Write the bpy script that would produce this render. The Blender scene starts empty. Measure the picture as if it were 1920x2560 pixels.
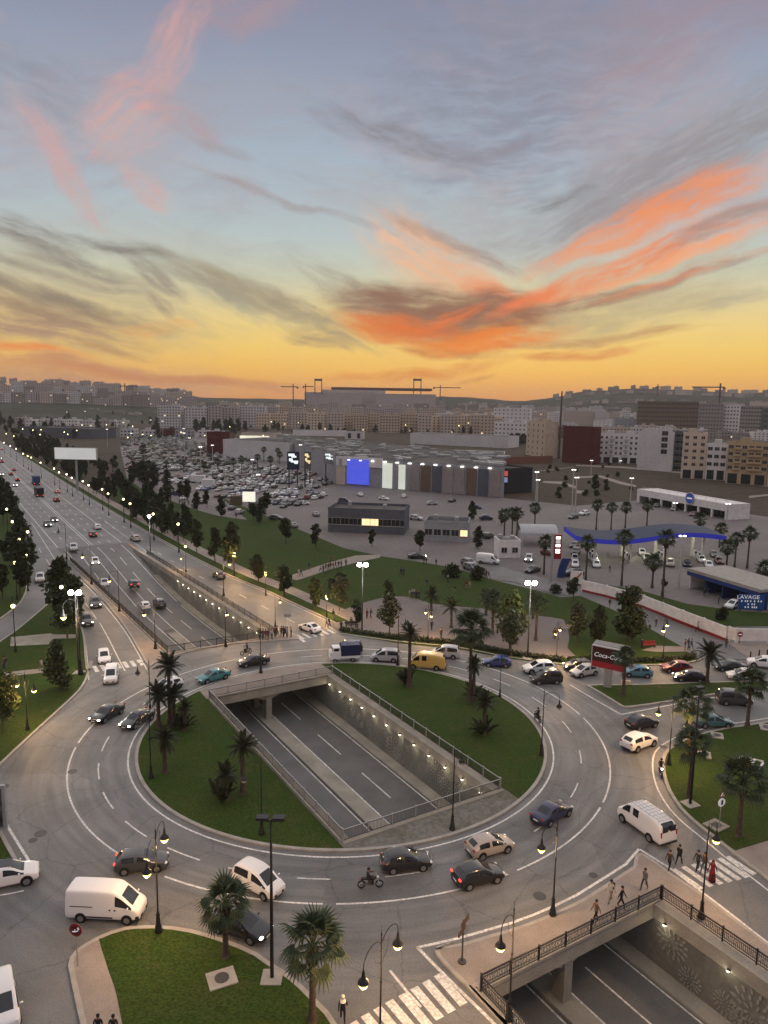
import bpy, bmesh, math, random
import numpy as np
from mathutils import Vector, Matrix
from mathutils.geometry import tessellate_polygon

SC = bpy.context.scene
COL = SC.collection
R = math.radians
random.seed(7)

# ------------------------------------------------------------------ camera
F_PX, HOR, CAM_H = 1850.0, 1005.0, 36.0
PITCH = math.atan((1280 - HOR) / F_PX)
ROLL = R(0.9)
_c, _s = math.cos(ROLL), math.sin(ROLL)
FW = Vector((0, math.cos(PITCH), -math.sin(PITCH)))
UP0 = Vector((0, math.sin(PITCH), math.cos(PITCH)))
RT0 = Vector((1, 0, 0))
RT = RT0 * _c + UP0 * _s
UP = RT0 * -_s + UP0 * _c
cam = bpy.data.cameras.new('camera')
cam.sensor_fit = 'HORIZONTAL'; cam.sensor_width = 36.0
cam.lens = 36.0 * F_PX / 1920.0
cam.clip_start = 0.5; cam.clip_end = 20000
camo = bpy.data.objects.new('camera', cam); COL.objects.link(camo)
camo.matrix_world = Matrix(((RT.x, UP.x, -FW.x, 0), (RT.y, UP.y, -FW.y, 0), (RT.z, UP.z, -FW.z, CAM_H), (0, 0, 0, 1)))
SC.camera = camo

def ray(px, py):
    return RT * ((px - 960) / F_PX) - UP * ((py - 1280) / F_PX) + FW
def gp(px, py, z=0.0):                      # pixel of the photograph -> point on the ground
    d = ray(px, py); k = (z - CAM_H) / d.z
    return Vector((d.x * k, d.y * k, z))
ZM = dict(f=(0, 0, 1), r3=(0, 1250, 2.0738), r4=(700, 1250, 2.0738), r5=(1220, 1200, 2.37), b1=(0, 1650, 2.37),
          b2=(600, 1600, 2.0738), b3=(1220, 1600, 2.37), b4=(0, 2060, 1.728), b5=(960, 2060, 1.728),
          z1=(0, 940, 3.456), z2=(480, 940, 3.456), z3=(960, 940, 3.456), z4=(1440, 940, 3.456), z5=(0, 1140, 3.456),
          z6=(300, 1100, 3.456), z7=(960, 1120, 3.456), z8=(1440, 1060, 3.456), a1=(0, 900, 1.728), a2=(960, 900, 1.728),
          c1=(0, 1300, 3.456), c2=(480, 1380, 3.456), c3=(960, 1380, 3.456), c4=(1440, 1340, 3.456), c5=(0, 1960, 3.456),
          c6=(1440, 1740, 3.456), c7=(0, 2160, 3.456), c8=(480, 2160, 3.456), d1=(960, 1980, 3.456), d2=(1440, 2160, 3.456),
          d3=(960, 2240, 5.184), d4=(320, 1640, 5.184), d5=(960, 1480, 3.456), s1=(0, 0, 1.728), s2=(960, 0, 1.728),
          s3=(0, 500, 1.728), s4=(960, 400, 1.728))
def zp(k, x, y):
    a, b, s = ZM[k]; return a + x / s, b + y / s
def P(k, x, y, z=0.0):
    return gp(*zp(k, x, y), z)
def PL(k, pts, z=0.0):
    return [P(k, x, y, z) for x, y in pts]
# roundabout centre and the axis of the sunken road
OC = Vector((-4.0, 76.8, 0))
_th = R(31.5)
HU = Vector((-math.sin(_th), math.cos(_th), 0)); HN = Vector((HU.y, -HU.x, 0))
def HW(s, t, z=0.0):
    p = OC + HU * s + HN * t; return Vector((p.x, p.y, z))
def toHW(p):
    d = Vector((p[0], p[1], 0)) - OC; return d.dot(HU), d.dot(HN)
def lerp_knots(kn, x):
    if x <= kn[0][0]: return kn[0][1]
    for (a, va), (b, vb) in zip(kn, kn[1:]):
        if x <= b: return va + (vb - va) * (x - a) / (b - a)
    return kn[-1][1]

# ------------------------------------------------------------------ sky
def nt_clear(nt):
    for n in list(nt.nodes): nt.nodes.remove(n)
def s2l(c):
    return tuple(((v / 255) / 12.92 if v <= 10 else (((v / 255) + 0.055) / 1.055) ** 2.4) for v in c)
W = bpy.data.worlds.new('World'); SC.world = W; W.use_nodes = True
W.cycles.sampling_method = 'MANUAL'; W.cycles.sample_map_resolution = 512
nt = W.node_tree; nt_clear(nt); N = nt.nodes; LK = nt.links
def nd(t, **kw):
    n = N.new(t)
    for k, v in kw.items(): setattr(n, k, v)
    return n
def mth(op, a, b=None, c=None, clamp=False):
    n = nd('ShaderNodeMath', operation=op); n.use_clamp = clamp
    for i, v in enumerate((a, b, c)):
        if v is None: continue
        if isinstance(v, (int, float)): n.inputs[i].default_value = v
        else: LK.new(v, n.inputs[i])
    return n.outputs[0]
def vmt(op, a, b=None):
    n = nd('ShaderNodeVectorMath', operation=op)
    for i, v in enumerate((a, b)):
        if v is None: continue
        if isinstance(v, tuple): n.inputs[i].default_value = v
        else: LK.new(v, n.inputs[i])
    return n.outputs[1 if op == 'LENGTH' else 0]
def mixc(fac, a, b):
    n = nd('ShaderNodeMix', data_type='RGBA')
    for i, v in ((0, fac), (6, a), (7, b)):
        if isinstance(v, (int, float)): n.inputs[i].default_value = v
        elif isinstance(v, tuple): n.inputs[i].default_value = (*v, 1)
        else: LK.new(v, n.inputs[i])
    return n.outputs[2]
def ramp(fac, stops):
    n = nd('ShaderNodeValToRGB'); r = n.color_ramp
    r.elements[0].position = 0.0; r.elements[0].color = (*stops[0][1], 1); r.elements[-1].position = 1.0; r.elements[-1].color = (*stops[-1][1], 1)
    for p, c in stops[1:-1]: r.elements.new(p).color = (*c, 1)
    LK.new(fac, n.inputs[0]); return n.outputs[0]
tc = nd('ShaderNodeTexCoord').outputs['Generated']
sp = nd('ShaderNodeSeparateXYZ'); LK.new(tc, sp.inputs[0])
K57 = 57.29578
az = mth('MULTIPLY', mth('ARCTAN2', sp.outputs[0], sp.outputs[1]), K57)
el = mth('MULTIPLY', mth('ARCSINE', sp.outputs[2]), K57)
def sky_ang(px, py):
    d = ray(px, py).normalized()
    return math.degrees(math.atan2(d.x, d.y)), math.degrees(math.asin(d.z))
SUN_AZ = 9.0
# clear sky: colour by height, warm towards the sunset and cooler away from it
def els(lst):                                # image rows -> ramp over 0..60 degrees
    return [(max(0.0, min(1.0, sky_ang(960, y)[1] / 60.0)), s2l(c)) for y, c in lst]
warm = els([(1004, (228, 150, 84)), (970, (240, 172, 86)), (920, (247, 194, 98)), (870, (247, 207, 114)), (820, (243, 213, 134)),
            (760, (228, 211, 158)), (700, (208, 208, 180)), (645, (196, 204, 193)), (590, (185, 198, 199)), (480, (175, 189, 199)),
            (380, (168, 182, 196)), (250, (157, 168, 186)), (100, (146, 153, 174)), (0, (139, 144, 167))]) + [(0.75, s2l((100, 112, 146))), (1.0, s2l((92, 104, 140)))]
cool = [(0.0, s2l((150, 128, 132))), (0.06, s2l((172, 140, 142))), (0.16, s2l((160, 148, 165))), (0.35, s2l((124, 135, 165))), (0.75, s2l((100, 112, 146))), (1.0, s2l((92, 104, 140)))]
e01 = mth('DIVIDE', el, 60.0, clamp=True)
daz = mth('ABSOLUTE', mth('SUBTRACT', az, SUN_AZ))
wf = nd('ShaderNodeMapRange', interpolation_type='SMOOTHSTEP'); LK.new(daz, wf.inputs[0])
for i, v in ((1, 25.0), (2, 110.0), (3, 1.0), (4, 0.0)): wf.inputs[i].default_value = v
sky = mixc(wf.outputs[0], ramp(e01, cool), ramp(e01, warm))
nish = nd('ShaderNodeTexSky', sky_type='NISHITA', sun_disc=False)
nish.sun_elevation = R(1.5); nish.sun_rotation = R(SUN_AZ); nish.dust_density = 2.0
nsc = vmt('SCALE', nish.outputs[0]); nsc.node.inputs[3].default_value = 0.10
sky = mixc(0.03, sky, nsc)
# clouds: torn streaks placed by direction; each is an ellipse eaten by stretched noise
cmb = nd('ShaderNodeCombineXYZ'); LK.new(az, cmb.inputs[0]); LK.new(el, cmb.inputs[1])
wn = nd('ShaderNodeTexNoise'); wn.inputs['Scale'].default_value = 0.16; wn.inputs['Detail'].default_value = 4
LK.new(cmb.outputs[0], wn.inputs['Vector'])
wv = vmt('SCALE', vmt('SUBTRACT', wn.outputs['Color'], (0.5, 0.5, 0.5))); wv.node.inputs[3].default_value = 1.9
dirv = vmt('ADD', cmb.outputs[0], wv)
PXD = 32.3
def make_cloud_group():
    global N, LK
    keep = (N, LK)
    g = bpy.data.node_groups.new('cloud_streak', 'ShaderNodeTree'); N, LK = g.nodes, g.links
    for nm, t in (('Base', 'NodeSocketColor'), ('Dir', 'NodeSocketVector'), ('Loc', 'NodeSocketVector'), ('Rot', 'NodeSocketVector'), ('Size', 'NodeSocketVector'),
                  ('Stretch', 'NodeSocketVector'), ('Seed', 'NodeSocketVector'), ('Colour', 'NodeSocketColor'), ('Strength', 'NodeSocketFloat'), ('Rough', 'NodeSocketFloat')):
        g.interface.new_socket(name=nm, in_out='INPUT', socket_type=t)
    g.interface.new_socket(name='Sky', in_out='OUTPUT', socket_type='NodeSocketColor')
    gi = nd('NodeGroupInput').outputs; go = nd('NodeGroupOutput')
    hold = vmt('SCALE', gi['Base']); hold.node.inputs[3].default_value = 1e-7     # keeps the node order sequential (shader stack size)
    m = nd('ShaderNodeMapping', vector_type='TEXTURE'); LK.new(vmt('ADD', gi['Dir'], hold), m.inputs[0])
    for i, k in ((1, 'Loc'), (2, 'Rot'), (3, 'Size')): LK.new(gi[k], m.inputs[i])
    d = vmt('LENGTH', m.outputs[0])
    nv = vmt('ADD', vmt('MULTIPLY', m.outputs[0], gi['Stretch']), gi['Seed'])
    n = nd('ShaderNodeTexNoise'); n.inputs['Scale'].default_value = 1.0; n.inputs['Detail'].default_value = 5
    n.inputs['Roughness'].default_value = 0.62; n.inputs['Distortion'].default_value = 0.5; LK.new(nv, n.inputs['Vector'])
    v = mth('ADD', mth('SUBTRACT', 1.0, mth('MULTIPLY', d, d)), mth('MULTIPLY', mth('SUBTRACT', n.outputs[0], 0.5), gi['Rough']))
    mr = nd('ShaderNodeMapRange', interpolation_type='SMOOTHSTEP'); LK.new(v, mr.inputs[0])
    for i, q in ((1, -0.25), (2, 1.25), (3, 0.0), (4, 1.0)): mr.inputs[i].default_value = q
    fall = nd('ShaderNodeMapRange', interpolation_type='SMOOTHSTEP'); LK.new(d, fall.inputs[0])
    for i, q in ((1, 0.55), (2, 1.6), (3, 1.0), (4, 0.0)): fall.inputs[i].default_value = q
    n2 = nd('ShaderNodeTexNoise'); n2.inputs['Scale'].default_value = 1.0; n2.inputs['Detail'].default_value = 4; n2.inputs['Roughness'].default_value = 0.6
    LK.new(vmt('ADD', vmt('MULTIPLY', nv, (1.3, 2.1, 1)), (7.7, 3.1, 0)), n2.inputs['Vector'])
    fib = nd('ShaderNodeMapRange', interpolation_type='SMOOTHSTEP'); LK.new(n2.outputs[0], fib.inputs[0])
    for i, q in ((1, 0.25), (2, 0.62), (3, 0.25), (4, 1.0)): fib.inputs[i].default_value = q
    al = mth('MULTIPLY', mth('MULTIPLY', mr.outputs[0], fib.outputs[0]), mth('MULTIPLY', fall.outputs[0], gi['Strength']))
    LK.new(mixc(al, gi['Base'], gi['Colour']), go.inputs[0])
    N, LK = keep
    return g
CG = make_cloud_group()
def cloud(base, px, py, hl, hw, ang, rgb, st=1.0, rough=1.0):
    a, e = sky_ang(px, py)
    g = nd('ShaderNodeGroup'); g.node_tree = CG; I = g.inputs
    LK.new(base, I['Base']); LK.new(dirv, I['Dir'])
    I['Loc'].default_value = (a, e, 0); I['Rot'].default_value = (0, 0, R(ang)); I['Size'].default_value = (1.12 * hl / PXD, 1.35 * hw / PXD, 1)
    I['Stretch'].default_value = (hl / 120, hw / 30, 1); I['Seed'].default_value = (px * 0.37, py * 0.11, 3.3)
    I['Colour'].default_value = (*s2l(rgb), 1); I['Strength'].default_value = st; I['Rough'].default_value = 2.9 * rough
    return g.outputs[0]
CL = [ (200, 720, 380, 80, -12, (168, 158, 142), .45, .9), (1500, 760, 420, 70, 10, (178, 165, 145), .45, .9), (1250, 560, 300, 85, 15, (172, 168, 168), .5, .9), (500, 640, 350, 60, -15, (180, 178, 168), .4, .9), (1000, 520, 300, 55, -15, (178, 172, 172), .4, .8), (1600, 470, 330, 85, 22, (158, 152, 154), .6, .7), (250, 300, 330, 130, 20, (168, 158, 168), .45, .9), (150, 940, 420, 20, -4, (184, 140, 116), .7, .8),
 # px, py, half length, half width, angle, colour, strength, roughness
 (1307, 231, 400, 190, 0, (138, 139, 154), .75, .7), (1625, 289, 200, 170, 20, (182, 162, 166), .55, .7), (1712, 46, 260, 90, 10, (160, 141, 152), .6, .8),
 (1712, 405, 360, 70, 25, (150, 145, 148), .85, .7), (579, 23, 190, 45, 15, (172, 148, 156), .75, .9), (90, 220, 150, 70, -20, (142, 142, 152), .5, .8),
 (430, 127, 130, 42, 58, (206, 164, 162), .75, 1.0), (324, 290, 120, 58, 35, (228, 166, 152), .8, 1.0), (470, 300, 90, 30, -25, (190, 150, 150), .6, .8),
 (139, 393, 150, 34, -55, (212, 166, 160), .7, 1.0), (365, 463, 80, 32, -40, (216, 168, 158), .7, 1.0), (620, 260, 260, 60, 5, (168, 165, 172), .5, .8), (430, 400, 260, 70, -20, (180, 176, 180), .55, .8),
 (1000, 340, 240, 26, -15, (138, 135, 140), .95, .7), (1240, 372, 130, 12, 14, (146, 142, 152), .7, .8), (560, 370, 80, 14, -15, (160, 155, 158), .6, .9), (1388, 498, 80, 17, 15, (132, 130, 130), .85, .8),
 (723, 503, 280, 10, -15, (166, 156, 157), .85, .5), (1122, 612, 220, 18, -22, (168, 142, 132), .9, .6),
 (87, 587, 110, 32, -8, (134, 128, 122), .95, .8), (330, 622, 120, 15, -9, (128, 122, 118), .95, .7), (120, 648, 60, 7, -5, (140, 134, 126), .8, .7), (168, 690, 220, 10, -10, (148, 138, 124), .85, .8),
 (185, 755, 240, 16, -14, (146, 130, 112), .9, .7), (250, 705, 200, 40, -12, (180, 170, 145), .5, .9), (110, 810, 260, 42, -8, (172, 140, 116), .95, .6), (382, 690, 90, 18, -42, (146, 134, 124), .8, .8), (395, 765, 40, 12, -45, (150, 130, 116), .8, .8),
 (579, 731, 230, 34, -22, (166, 162, 142), .8, .9), (723, 772, 240, 24, -22, (158, 146, 124), .8, .9), (880, 735, 180, 34, -25, (164, 158, 144), .75, 1.0), (810, 853, 90, 20, -8, (170, 148, 116), .8, .8),
 (405, 815, 90, 13, 6, (226, 166, 108), .8, .8), (60, 868, 150, 11, -7, (234, 140, 76), .9, .6), (150, 905, 260, 16, -5, (198, 140, 104), .85, .7), (340, 935, 380, 12, -4, (206, 138, 92), .85, .7), (500, 952, 420, 12, -3, (208, 134, 84), .8, .7), (60, 945, 200, 14, -4, (196, 136, 106), .8, .7), (290, 875, 80, 6, -10, (196, 150, 92), .7, .7),
 (1047, 640, 170, 62, -27, (243, 190, 150), .85, .7), (1150, 700, 130, 40, -20, (240, 178, 136), .8, .9),
 (1655, 535, 340, 38, 21, (240, 148, 98), .98, .6), (1500, 610, 170, 22, 16, (238, 160, 118), .85, .8), (1630, 640, 360, 30, 20, (240, 142, 92), .98, .6), (1828, 545, 180, 18, 22, (164, 146, 140), .8, .7), (1800, 660, 260, 12, 17, (205, 160, 135), .8, .8), (1712, 702, 170, 10, 18, (150, 138, 130), .8, .8), (1850, 610, 120, 16, 22, (200, 180, 160), .6, .8),
 (1250, 745, 140, 24, -20, (240, 140, 92), .95, .7), (1380, 740, 140, 22, 14, (240, 146, 100), .9, .7), (1450, 760, 190, 17, 9, (152, 116, 100), .95, .7), (1640, 720, 150, 10, 14, (226, 140, 98), .8, .8),
 (1030, 785, 200, 62, -3, (150, 116, 98), .98, .6), (1240, 775, 130, 42, 0, (142, 108, 92), .95, .7), (960, 840, 100, 16, -8, (226, 130, 70), .7, .8), (1105, 845, 240, 30, -5, (232, 128, 64), .95, .7), (1225, 830, 140, 15, 14, (246, 146, 54), .95, .7), (1140, 822, 60, 10, -35, (246, 146, 60), .9, .7), (1120, 880, 130, 12, -3, (178, 120, 84), .8, .7), (1300, 862, 120, 10, 6, (228, 132, 66), .85, .8),
 (1539, 800, 260, 40, 9, (190, 172, 132), .7, 1.1), (1500, 850, 220, 10, 6, (196, 152, 104), .85, .8), (1452, 882, 170, 12, 7, (222, 142, 80), .85, .8), (1880, 740, 120, 18, 12, (168, 160, 146), .6, .9), (1620, 830, 120, 7, 6, (200, 155, 105), .7, .8),
 (1134, 922, 150, 16, 10, (224, 142, 74), .85, .8), (1000, 935, 160, 14, 4, (230, 140, 66), .8, .8), (1190, 945, 60, 6, 14, (190, 120, 70), .7, .7),
 (1040, 765, 240, 48, -5, (146, 110, 92), 1.0, .55), (1180, 800, 230, 42, 4, (150, 106, 84), .95, .6), (1010, 820, 170, 24, -8, (226, 120, 62), .95, .6), (1230, 850, 190, 22, 8, (240, 134, 60), .95, .6), (1130, 800, 90, 14, 20, (236, 124, 66), .95, .6), (1330, 745, 120, 18, 25, (238, 132, 84), .95, .5),
 (80, 760, 240, 26, -12, (150, 126, 106), .8, .7), (60, 720, 200, 14, -10, (140, 128, 112), .8, .6), (200, 655, 160, 16, -16, (140, 132, 124), .8, .7), (480, 690, 150, 20, -24, (160, 152, 136), .75, .8), (640, 745, 200, 24, -20, (166, 150, 124), .75, .8), (1720, 640, 260, 14, 20, (246, 168, 122), .9, .5),
]
# thin broken cloud over the whole sky, beyond the frame as inside it
gn = nd('ShaderNodeTexNoise'); gn.inputs['Scale'].default_value = 1.0; gn.inputs['Detail'].default_value = 4
LK.new(vmt('MULTIPLY', dirv, (0.035, 0.12, 1)), gn.inputs['Vector'])
gm = nd('ShaderNodeMapRange', interpolation_type='SMOOTHSTEP'); LK.new(gn.outputs[0], gm.inputs[0])
for i, q in ((1, 0.48), (2, 0.78), (3, 0.0), (4, 0.22)): gm.inputs[i].default_value = q
sky = mixc(gm.outputs[0], sky, s2l((156, 148, 152)))
for sc_, sd, c_, lo, hi, st in (((0.05, 0.16, 1), 11.0, (196, 164, 164), .50, .74, .40), ((0.11, 0.42, 1), 23.0, (150, 146, 156), .50, .72, .38)):
    g2 = nd('ShaderNodeTexNoise'); g2.inputs['Scale'].default_value = 1.0; g2.inputs['Detail'].default_value = 6; g2.inputs['Roughness'].default_value = .6; g2.inputs['Distortion'].default_value = .7
    LK.new(vmt('ADD', vmt('MULTIPLY', dirv, sc_), (sd, sd, 0)), g2.inputs['Vector'])
    m2 = nd('ShaderNodeMapRange', interpolation_type='SMOOTHSTEP'); LK.new(g2.outputs[0], m2.inputs[0])
    for i, q in ((1, lo), (2, hi), (3, 0.0), (4, st)): m2.inputs[i].default_value = q
    up_ = nd('ShaderNodeMapRange', interpolation_type='SMOOTHSTEP'); LK.new(el, up_.inputs[0])
    for i, q in ((1, 7.0), (2, 17.0), (3, 0.12), (4, 1.0)): up_.inputs[i].default_value = q
    sky = mixc(mth('MULTIPLY', m2.outputs[0], up_.outputs[0]), sky, s2l(c_))
# the streaks are sorted into sectors of the sky so that each direction only works through the clouds near it
XS, YS = (-400, 640, 1280, 2320), (-320, 420, 720, 1020)
def ang_of(x, y): return sky_ang(x, 1005)[0], sky_ang(960, y)[1]
def back(c):
    b = nd('ShaderNodeBackground'); LK.new(c, b.inputs[0]); return b.outputs[0]
def pick(coord, lim, lo, hi):                # shader lo where coord < lim, else hi
    m = nd('ShaderNodeMixShader'); LK.new(mth('GREATER_THAN', coord, lim), m.inputs[0]); LK.new(lo, m.inputs[1]); LK.new(hi, m.inputs[2]); return m.outputs[0]
def sector(x0, x1, y0, y1):
    a0, a1_, e1_, e0_ = ang_of(x0, 0)[0], ang_of(x1, 0)[0], ang_of(0, y0)[1], ang_of(0, y1)[1]; c = sky
    for q in CL:
        A, E = sky_ang(q[0], q[1]); L, Wd = 1.8 * q[2] / PXD, 2.16 * q[3] / PXD; ca, sa = math.cos(R(q[4])), math.sin(R(q[4]))
        ex, ey = math.hypot(L * ca, Wd * sa) + 1.3, math.hypot(L * sa, Wd * ca) + 1.3
        if A + ex > a0 and A - ex < a1_ and E + ey > e0_ and E - ey < e1_: c = cloud(c, *q)
    return back(c)
plain = back(sky)
cols = []
for x0, x1 in zip(XS, XS[1:]):
    s3_ = [sector(x0, x1, y0, y1) for y0, y1 in zip(YS, YS[1:])]
    lo = pick(el, ang_of(0, YS[2])[1], s3_[2], s3_[1])
    cols.append(pick(el, ang_of(0, YS[1])[1], lo, s3_[0]))
a1 = pick(az, ang_of(XS[1], 0)[0], cols[0], pick(az, ang_of(XS[2], 0)[0], cols[1], cols[2]))
top = pick(el, 41.0, a1, plain)
out_w = pick(daz, 50.0, top, plain)
wo = nd('ShaderNodeOutputWorld'); LK.new(out_w, wo.inputs[0])
# soft light of the evening sky (the sun itself is down): one wide sun lamp
sl = bpy.data.lights.new('sun', 'SUN'); sl.energy = 1.8; sl.angle = R(140); sl.color = (1.0, 0.905, 0.79)
so = bpy.data.objects.new('sun', sl); COL.objects.link(so)
so.rotation_euler = (R(-12), 0, R(-SUN_AZ))
SC.view_settings.view_transform = 'Standard'; SC.view_settings.look = 'None'
SC.view_settings.gamma = 1.0; SC.view_settings.use_curve_mapping = False
SC.view_settings.exposure = 0.0
SC.cycles.use_denoising = True
try: SC.cycles.denoiser = 'OPENIMAGEDENOISE'
except Exception: pass
SC.cycles.max_bounces = 5; SC.cycles.diffuse_bounces = 3; SC.cycles.glossy_bounces = 3
SC.cycles.transparent_max_bounces = 8; SC.cycles.caustics_reflective = False; SC.cycles.caustics_refractive = False
SC.cycles.sample_clamp_indirect = 4.0

# ------------------------------------------------------------------ materials
def pbr(name, col, rough=0.7, spec=0.3, metal=0.0, var=0.12, scale=1.5, fine=0.0, fscale=30.0, col2=None, bump=0.0, bscale=20.0,
        objcol=False, emit=None, estr=0.0, coat=0.0, local=False, extra=None, stretch=(1, 1, 1)):
    global N, LK
    m = bpy.data.materials.new(name); m.use_nodes = True
    t = m.node_tree; nt_clear(t); N, LK = t.nodes, t.links
    b = nd('ShaderNodeBsdfPrincipled'); o = nd('ShaderNodeOutputMaterial'); LK.new(b.outputs[0], o.inputs[0])
    if local: pos = nd('ShaderNodeTexCoord').outputs['Object']
    else: pos = nd('ShaderNodeNewGeometry').outputs['Position']
    if stretch != (1, 1, 1): pos = vmt('MULTIPLY', pos, stretch)
    if objcol: c = nd('ShaderNodeObjectInfo').outputs['Color']
    else:
        rgb = nd('ShaderNodeRGB'); rgb.outputs[0].default_value = (*col, 1); c = rgb.outputs[0]
    if col2 is not None or var > 0:
        n = nd('ShaderNodeTexNoise'); n.inputs['Scale'].default_value = scale; n.inputs['Detail'].default_value = 4; LK.new(pos, n.inputs['Vector'])
        if col2 is not None:
            mr = nd('ShaderNodeMapRange'); LK.new(n.outputs[0], mr.inputs[0]); mr.inputs[1].default_value = 0.36; mr.inputs[2].default_value = 0.64
            c = mixc(mr.outputs[0], c, col2)
        if var > 0:
            k = nd('ShaderNodeMapRange'); LK.new(n.outputs[0], k.inputs[0])
            for i, v in ((1, .25), (2, .75), (3, 1 - var), (4, 1 + var)): k.inputs[i].default_value = v
            s = vmt('SCALE', c); LK.new(k.outputs[0], s.node.inputs[3]); c = s
    if fine > 0:
        n = nd('ShaderNodeTexNoise'); n.inputs['Scale'].default_value = fscale; n.inputs['Detail'].default_value = 3; LK.new(pos, n.inputs['Vector'])
        k = nd('ShaderNodeMapRange'); LK.new(n.outputs[0], k.inputs[0])
        for i, v in ((1, .3), (2, .7), (3, 1 - fine), (4, 1 + fine)): k.inputs[i].default_value = v
        s = vmt('SCALE', c); LK.new(k.outputs[0], s.node.inputs[3]); c = s
    if extra: c = extra(c, pos)
    LK.new(c, b.inputs['Base Color'])
    I = b.inputs
    I['Roughness'].default_value = rough; I['Specular IOR Level'].default_value = spec; I['Metallic'].default_value = metal
    I['Coat Weight'].default_value = coat; I['Coat Roughness'].default_value = 0.05
    if bump > 0:
        n = nd('ShaderNodeTexNoise'); n.inputs['Scale'].default_value = bscale; n.inputs['Detail'].default_value = 3; LK.new(pos, n.inputs['Vector'])
        bp = nd('ShaderNodeBump'); bp.inputs['Strength'].default_value = bump; bp.inputs['Distance'].default_value = 0.05
        LK.new(n.outputs[0], bp.inputs['Height']); LK.new(bp.outputs[0], I['Normal'])
    if emit:
        I['Emission Color'].default_value = (*emit, 1); I['Emission Strength'].default_value = estr
    m.diffuse_color = (*col, 1)
    return m
M = {}
def scaled(c, f):
    s = vmt('SCALE', c); LK.new(f, s.node.inputs[3]); return s
def mapr(v, a, b, c, d, smooth=False):
    k = nd('ShaderNodeMapRange'); LK.new(v, k.inputs[0])
    if smooth: k.interpolation_type = 'SMOOTHSTEP'
    for i, q in ((1, a), (2, b), (3, c), (4, d)): k.inputs[i].default_value = q
    return k.outputs[0]
def asphalt_extra(c, pos):                    # worn tyre paths round the ring and old repair patches
    rel = vmt('SUBTRACT', pos, (OC.x, OC.y, 0)); r = vmt('LENGTH', rel)
    s = nd('ShaderNodeSeparateXYZ'); LK.new(rel, s.inputs[0])
    an = mth('ARCTAN2', s.outputs[0], s.outputs[1])
    v = nd('ShaderNodeCombineXYZ'); LK.new(mth('MULTIPLY', r, 1.3), v.inputs[0]); LK.new(mth('MULTIPLY', an, 2.5), v.inputs[1])
    n = nd('ShaderNodeTexNoise'); n.inputs['Scale'].default_value = 1.0; n.inputs['Detail'].default_value = 4; LK.new(v.outputs[0], n.inputs['Vector'])
    inring = mapr(r, 34, 42, 1, 0)
    k = mth('ADD', 1.0, mth('MULTIPLY', mth('MULTIPLY', mth('SUBTRACT', n.outputs[0], 0.5), 1.15), inring))
    c = scaled(c, k)
    n2 = nd('ShaderNodeTexNoise'); n2.inputs['Scale'].default_value = 0.11; n2.inputs['Detail'].default_value = 6; n2.inputs['Roughness'].default_value = 0.6; LK.new(pos, n2.inputs['Vector'])
    c = scaled(c, mapr(n2.outputs[0], 0.3, 0.7, 0.72, 1.25))
    vo = nd('ShaderNodeTexVoronoi'); vo.inputs['Scale'].default_value = 0.17; LK.new(pos, vo.inputs['Vector'])
    c = scaled(c, mapr(vo.outputs['Distance'], 0.0, 0.07, 0.68, 1.0))
    v2 = nd('ShaderNodeTexVoronoi'); v2.distance = 'CHEBYCHEV'; v2.inputs['Scale'].default_value = 0.09; LK.new(pos, v2.inputs['Vector'])   # old patches of different mix
    sc = nd('ShaderNodeSeparateXYZ'); LK.new(v2.outputs['Color'], sc.inputs[0]); c = scaled(c, mapr(sc.outputs[0], 0.0, 1.0, 0.90, 1.10))
    n3 = nd('ShaderNodeTexNoise'); n3.inputs['Scale'].default_value = 0.9; n3.inputs['Detail'].default_value = 6; n3.inputs['Roughness'].default_value = 0.7; LK.new(pos, n3.inputs['Vector'])
    c = scaled(c, mapr(n3.outputs[0], 0.60, 0.76, 1.0, 0.72))
    v3 = nd('ShaderNodeTexVoronoi'); v3.feature = 'DISTANCE_TO_EDGE'; v3.inputs['Scale'].default_value = 0.16; LK.new(vmt('ADD', pos, vmt('SCALE', n3.outputs['Color'])), v3.inputs['Vector'])
    return scaled(c, mapr(v3.outputs['Distance'], 0.0, 0.012, 0.66, 1.0))
def grass_extra(c, pos):
    n = nd('ShaderNodeTexNoise'); n.inputs['Scale'].default_value = 0.22; n.inputs['Detail'].default_value = 6; n.inputs['Roughness'].default_value = 0.65; LK.new(pos, n.inputs['Vector'])
    c = mixc(mapr(n.outputs[0], 0.42, 0.72, 0.0, 0.5), c, (0.060, 0.062, 0.016))
    n4 = nd('ShaderNodeTexNoise'); n4.inputs['Scale'].default_value = 0.55; n4.inputs['Detail'].default_value = 7; n4.inputs['Roughness'].default_value = 0.7; LK.new(pos, n4.inputs['Vector'])
    c = mixc(mapr(n4.outputs[0], 0.57, 0.72, 0.0, 0.8), c, (0.085, 0.070, 0.034))     # thin, dry spots
    n2 = nd('ShaderNodeTexNoise'); n2.inputs['Scale'].default_value = 5; n2.inputs['Detail'].default_value = 5; LK.new(vmt('MULTIPLY', pos, (1.0, 1.6, 1)), n2.inputs['Vector'])
    return scaled(c, mapr(n2.outputs[0], 0.3, 0.7, 0.55, 1.45))
M['asphalt'] = pbr('asphalt', (0.154, 0.149, 0.141), 0.55, 0.35, var=0.0, fine=0.16, fscale=7, bump=0.25, bscale=30, extra=asphalt_extra)
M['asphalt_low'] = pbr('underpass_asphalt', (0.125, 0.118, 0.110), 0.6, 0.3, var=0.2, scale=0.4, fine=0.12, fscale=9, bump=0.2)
M['grass'] = pbr('mown_grass', (0.031, 0.056, 0.009), 0.9, 0.1, var=0.0, fine=0.35, fscale=22, bump=0.8, bscale=14, extra=grass_extra)
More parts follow.
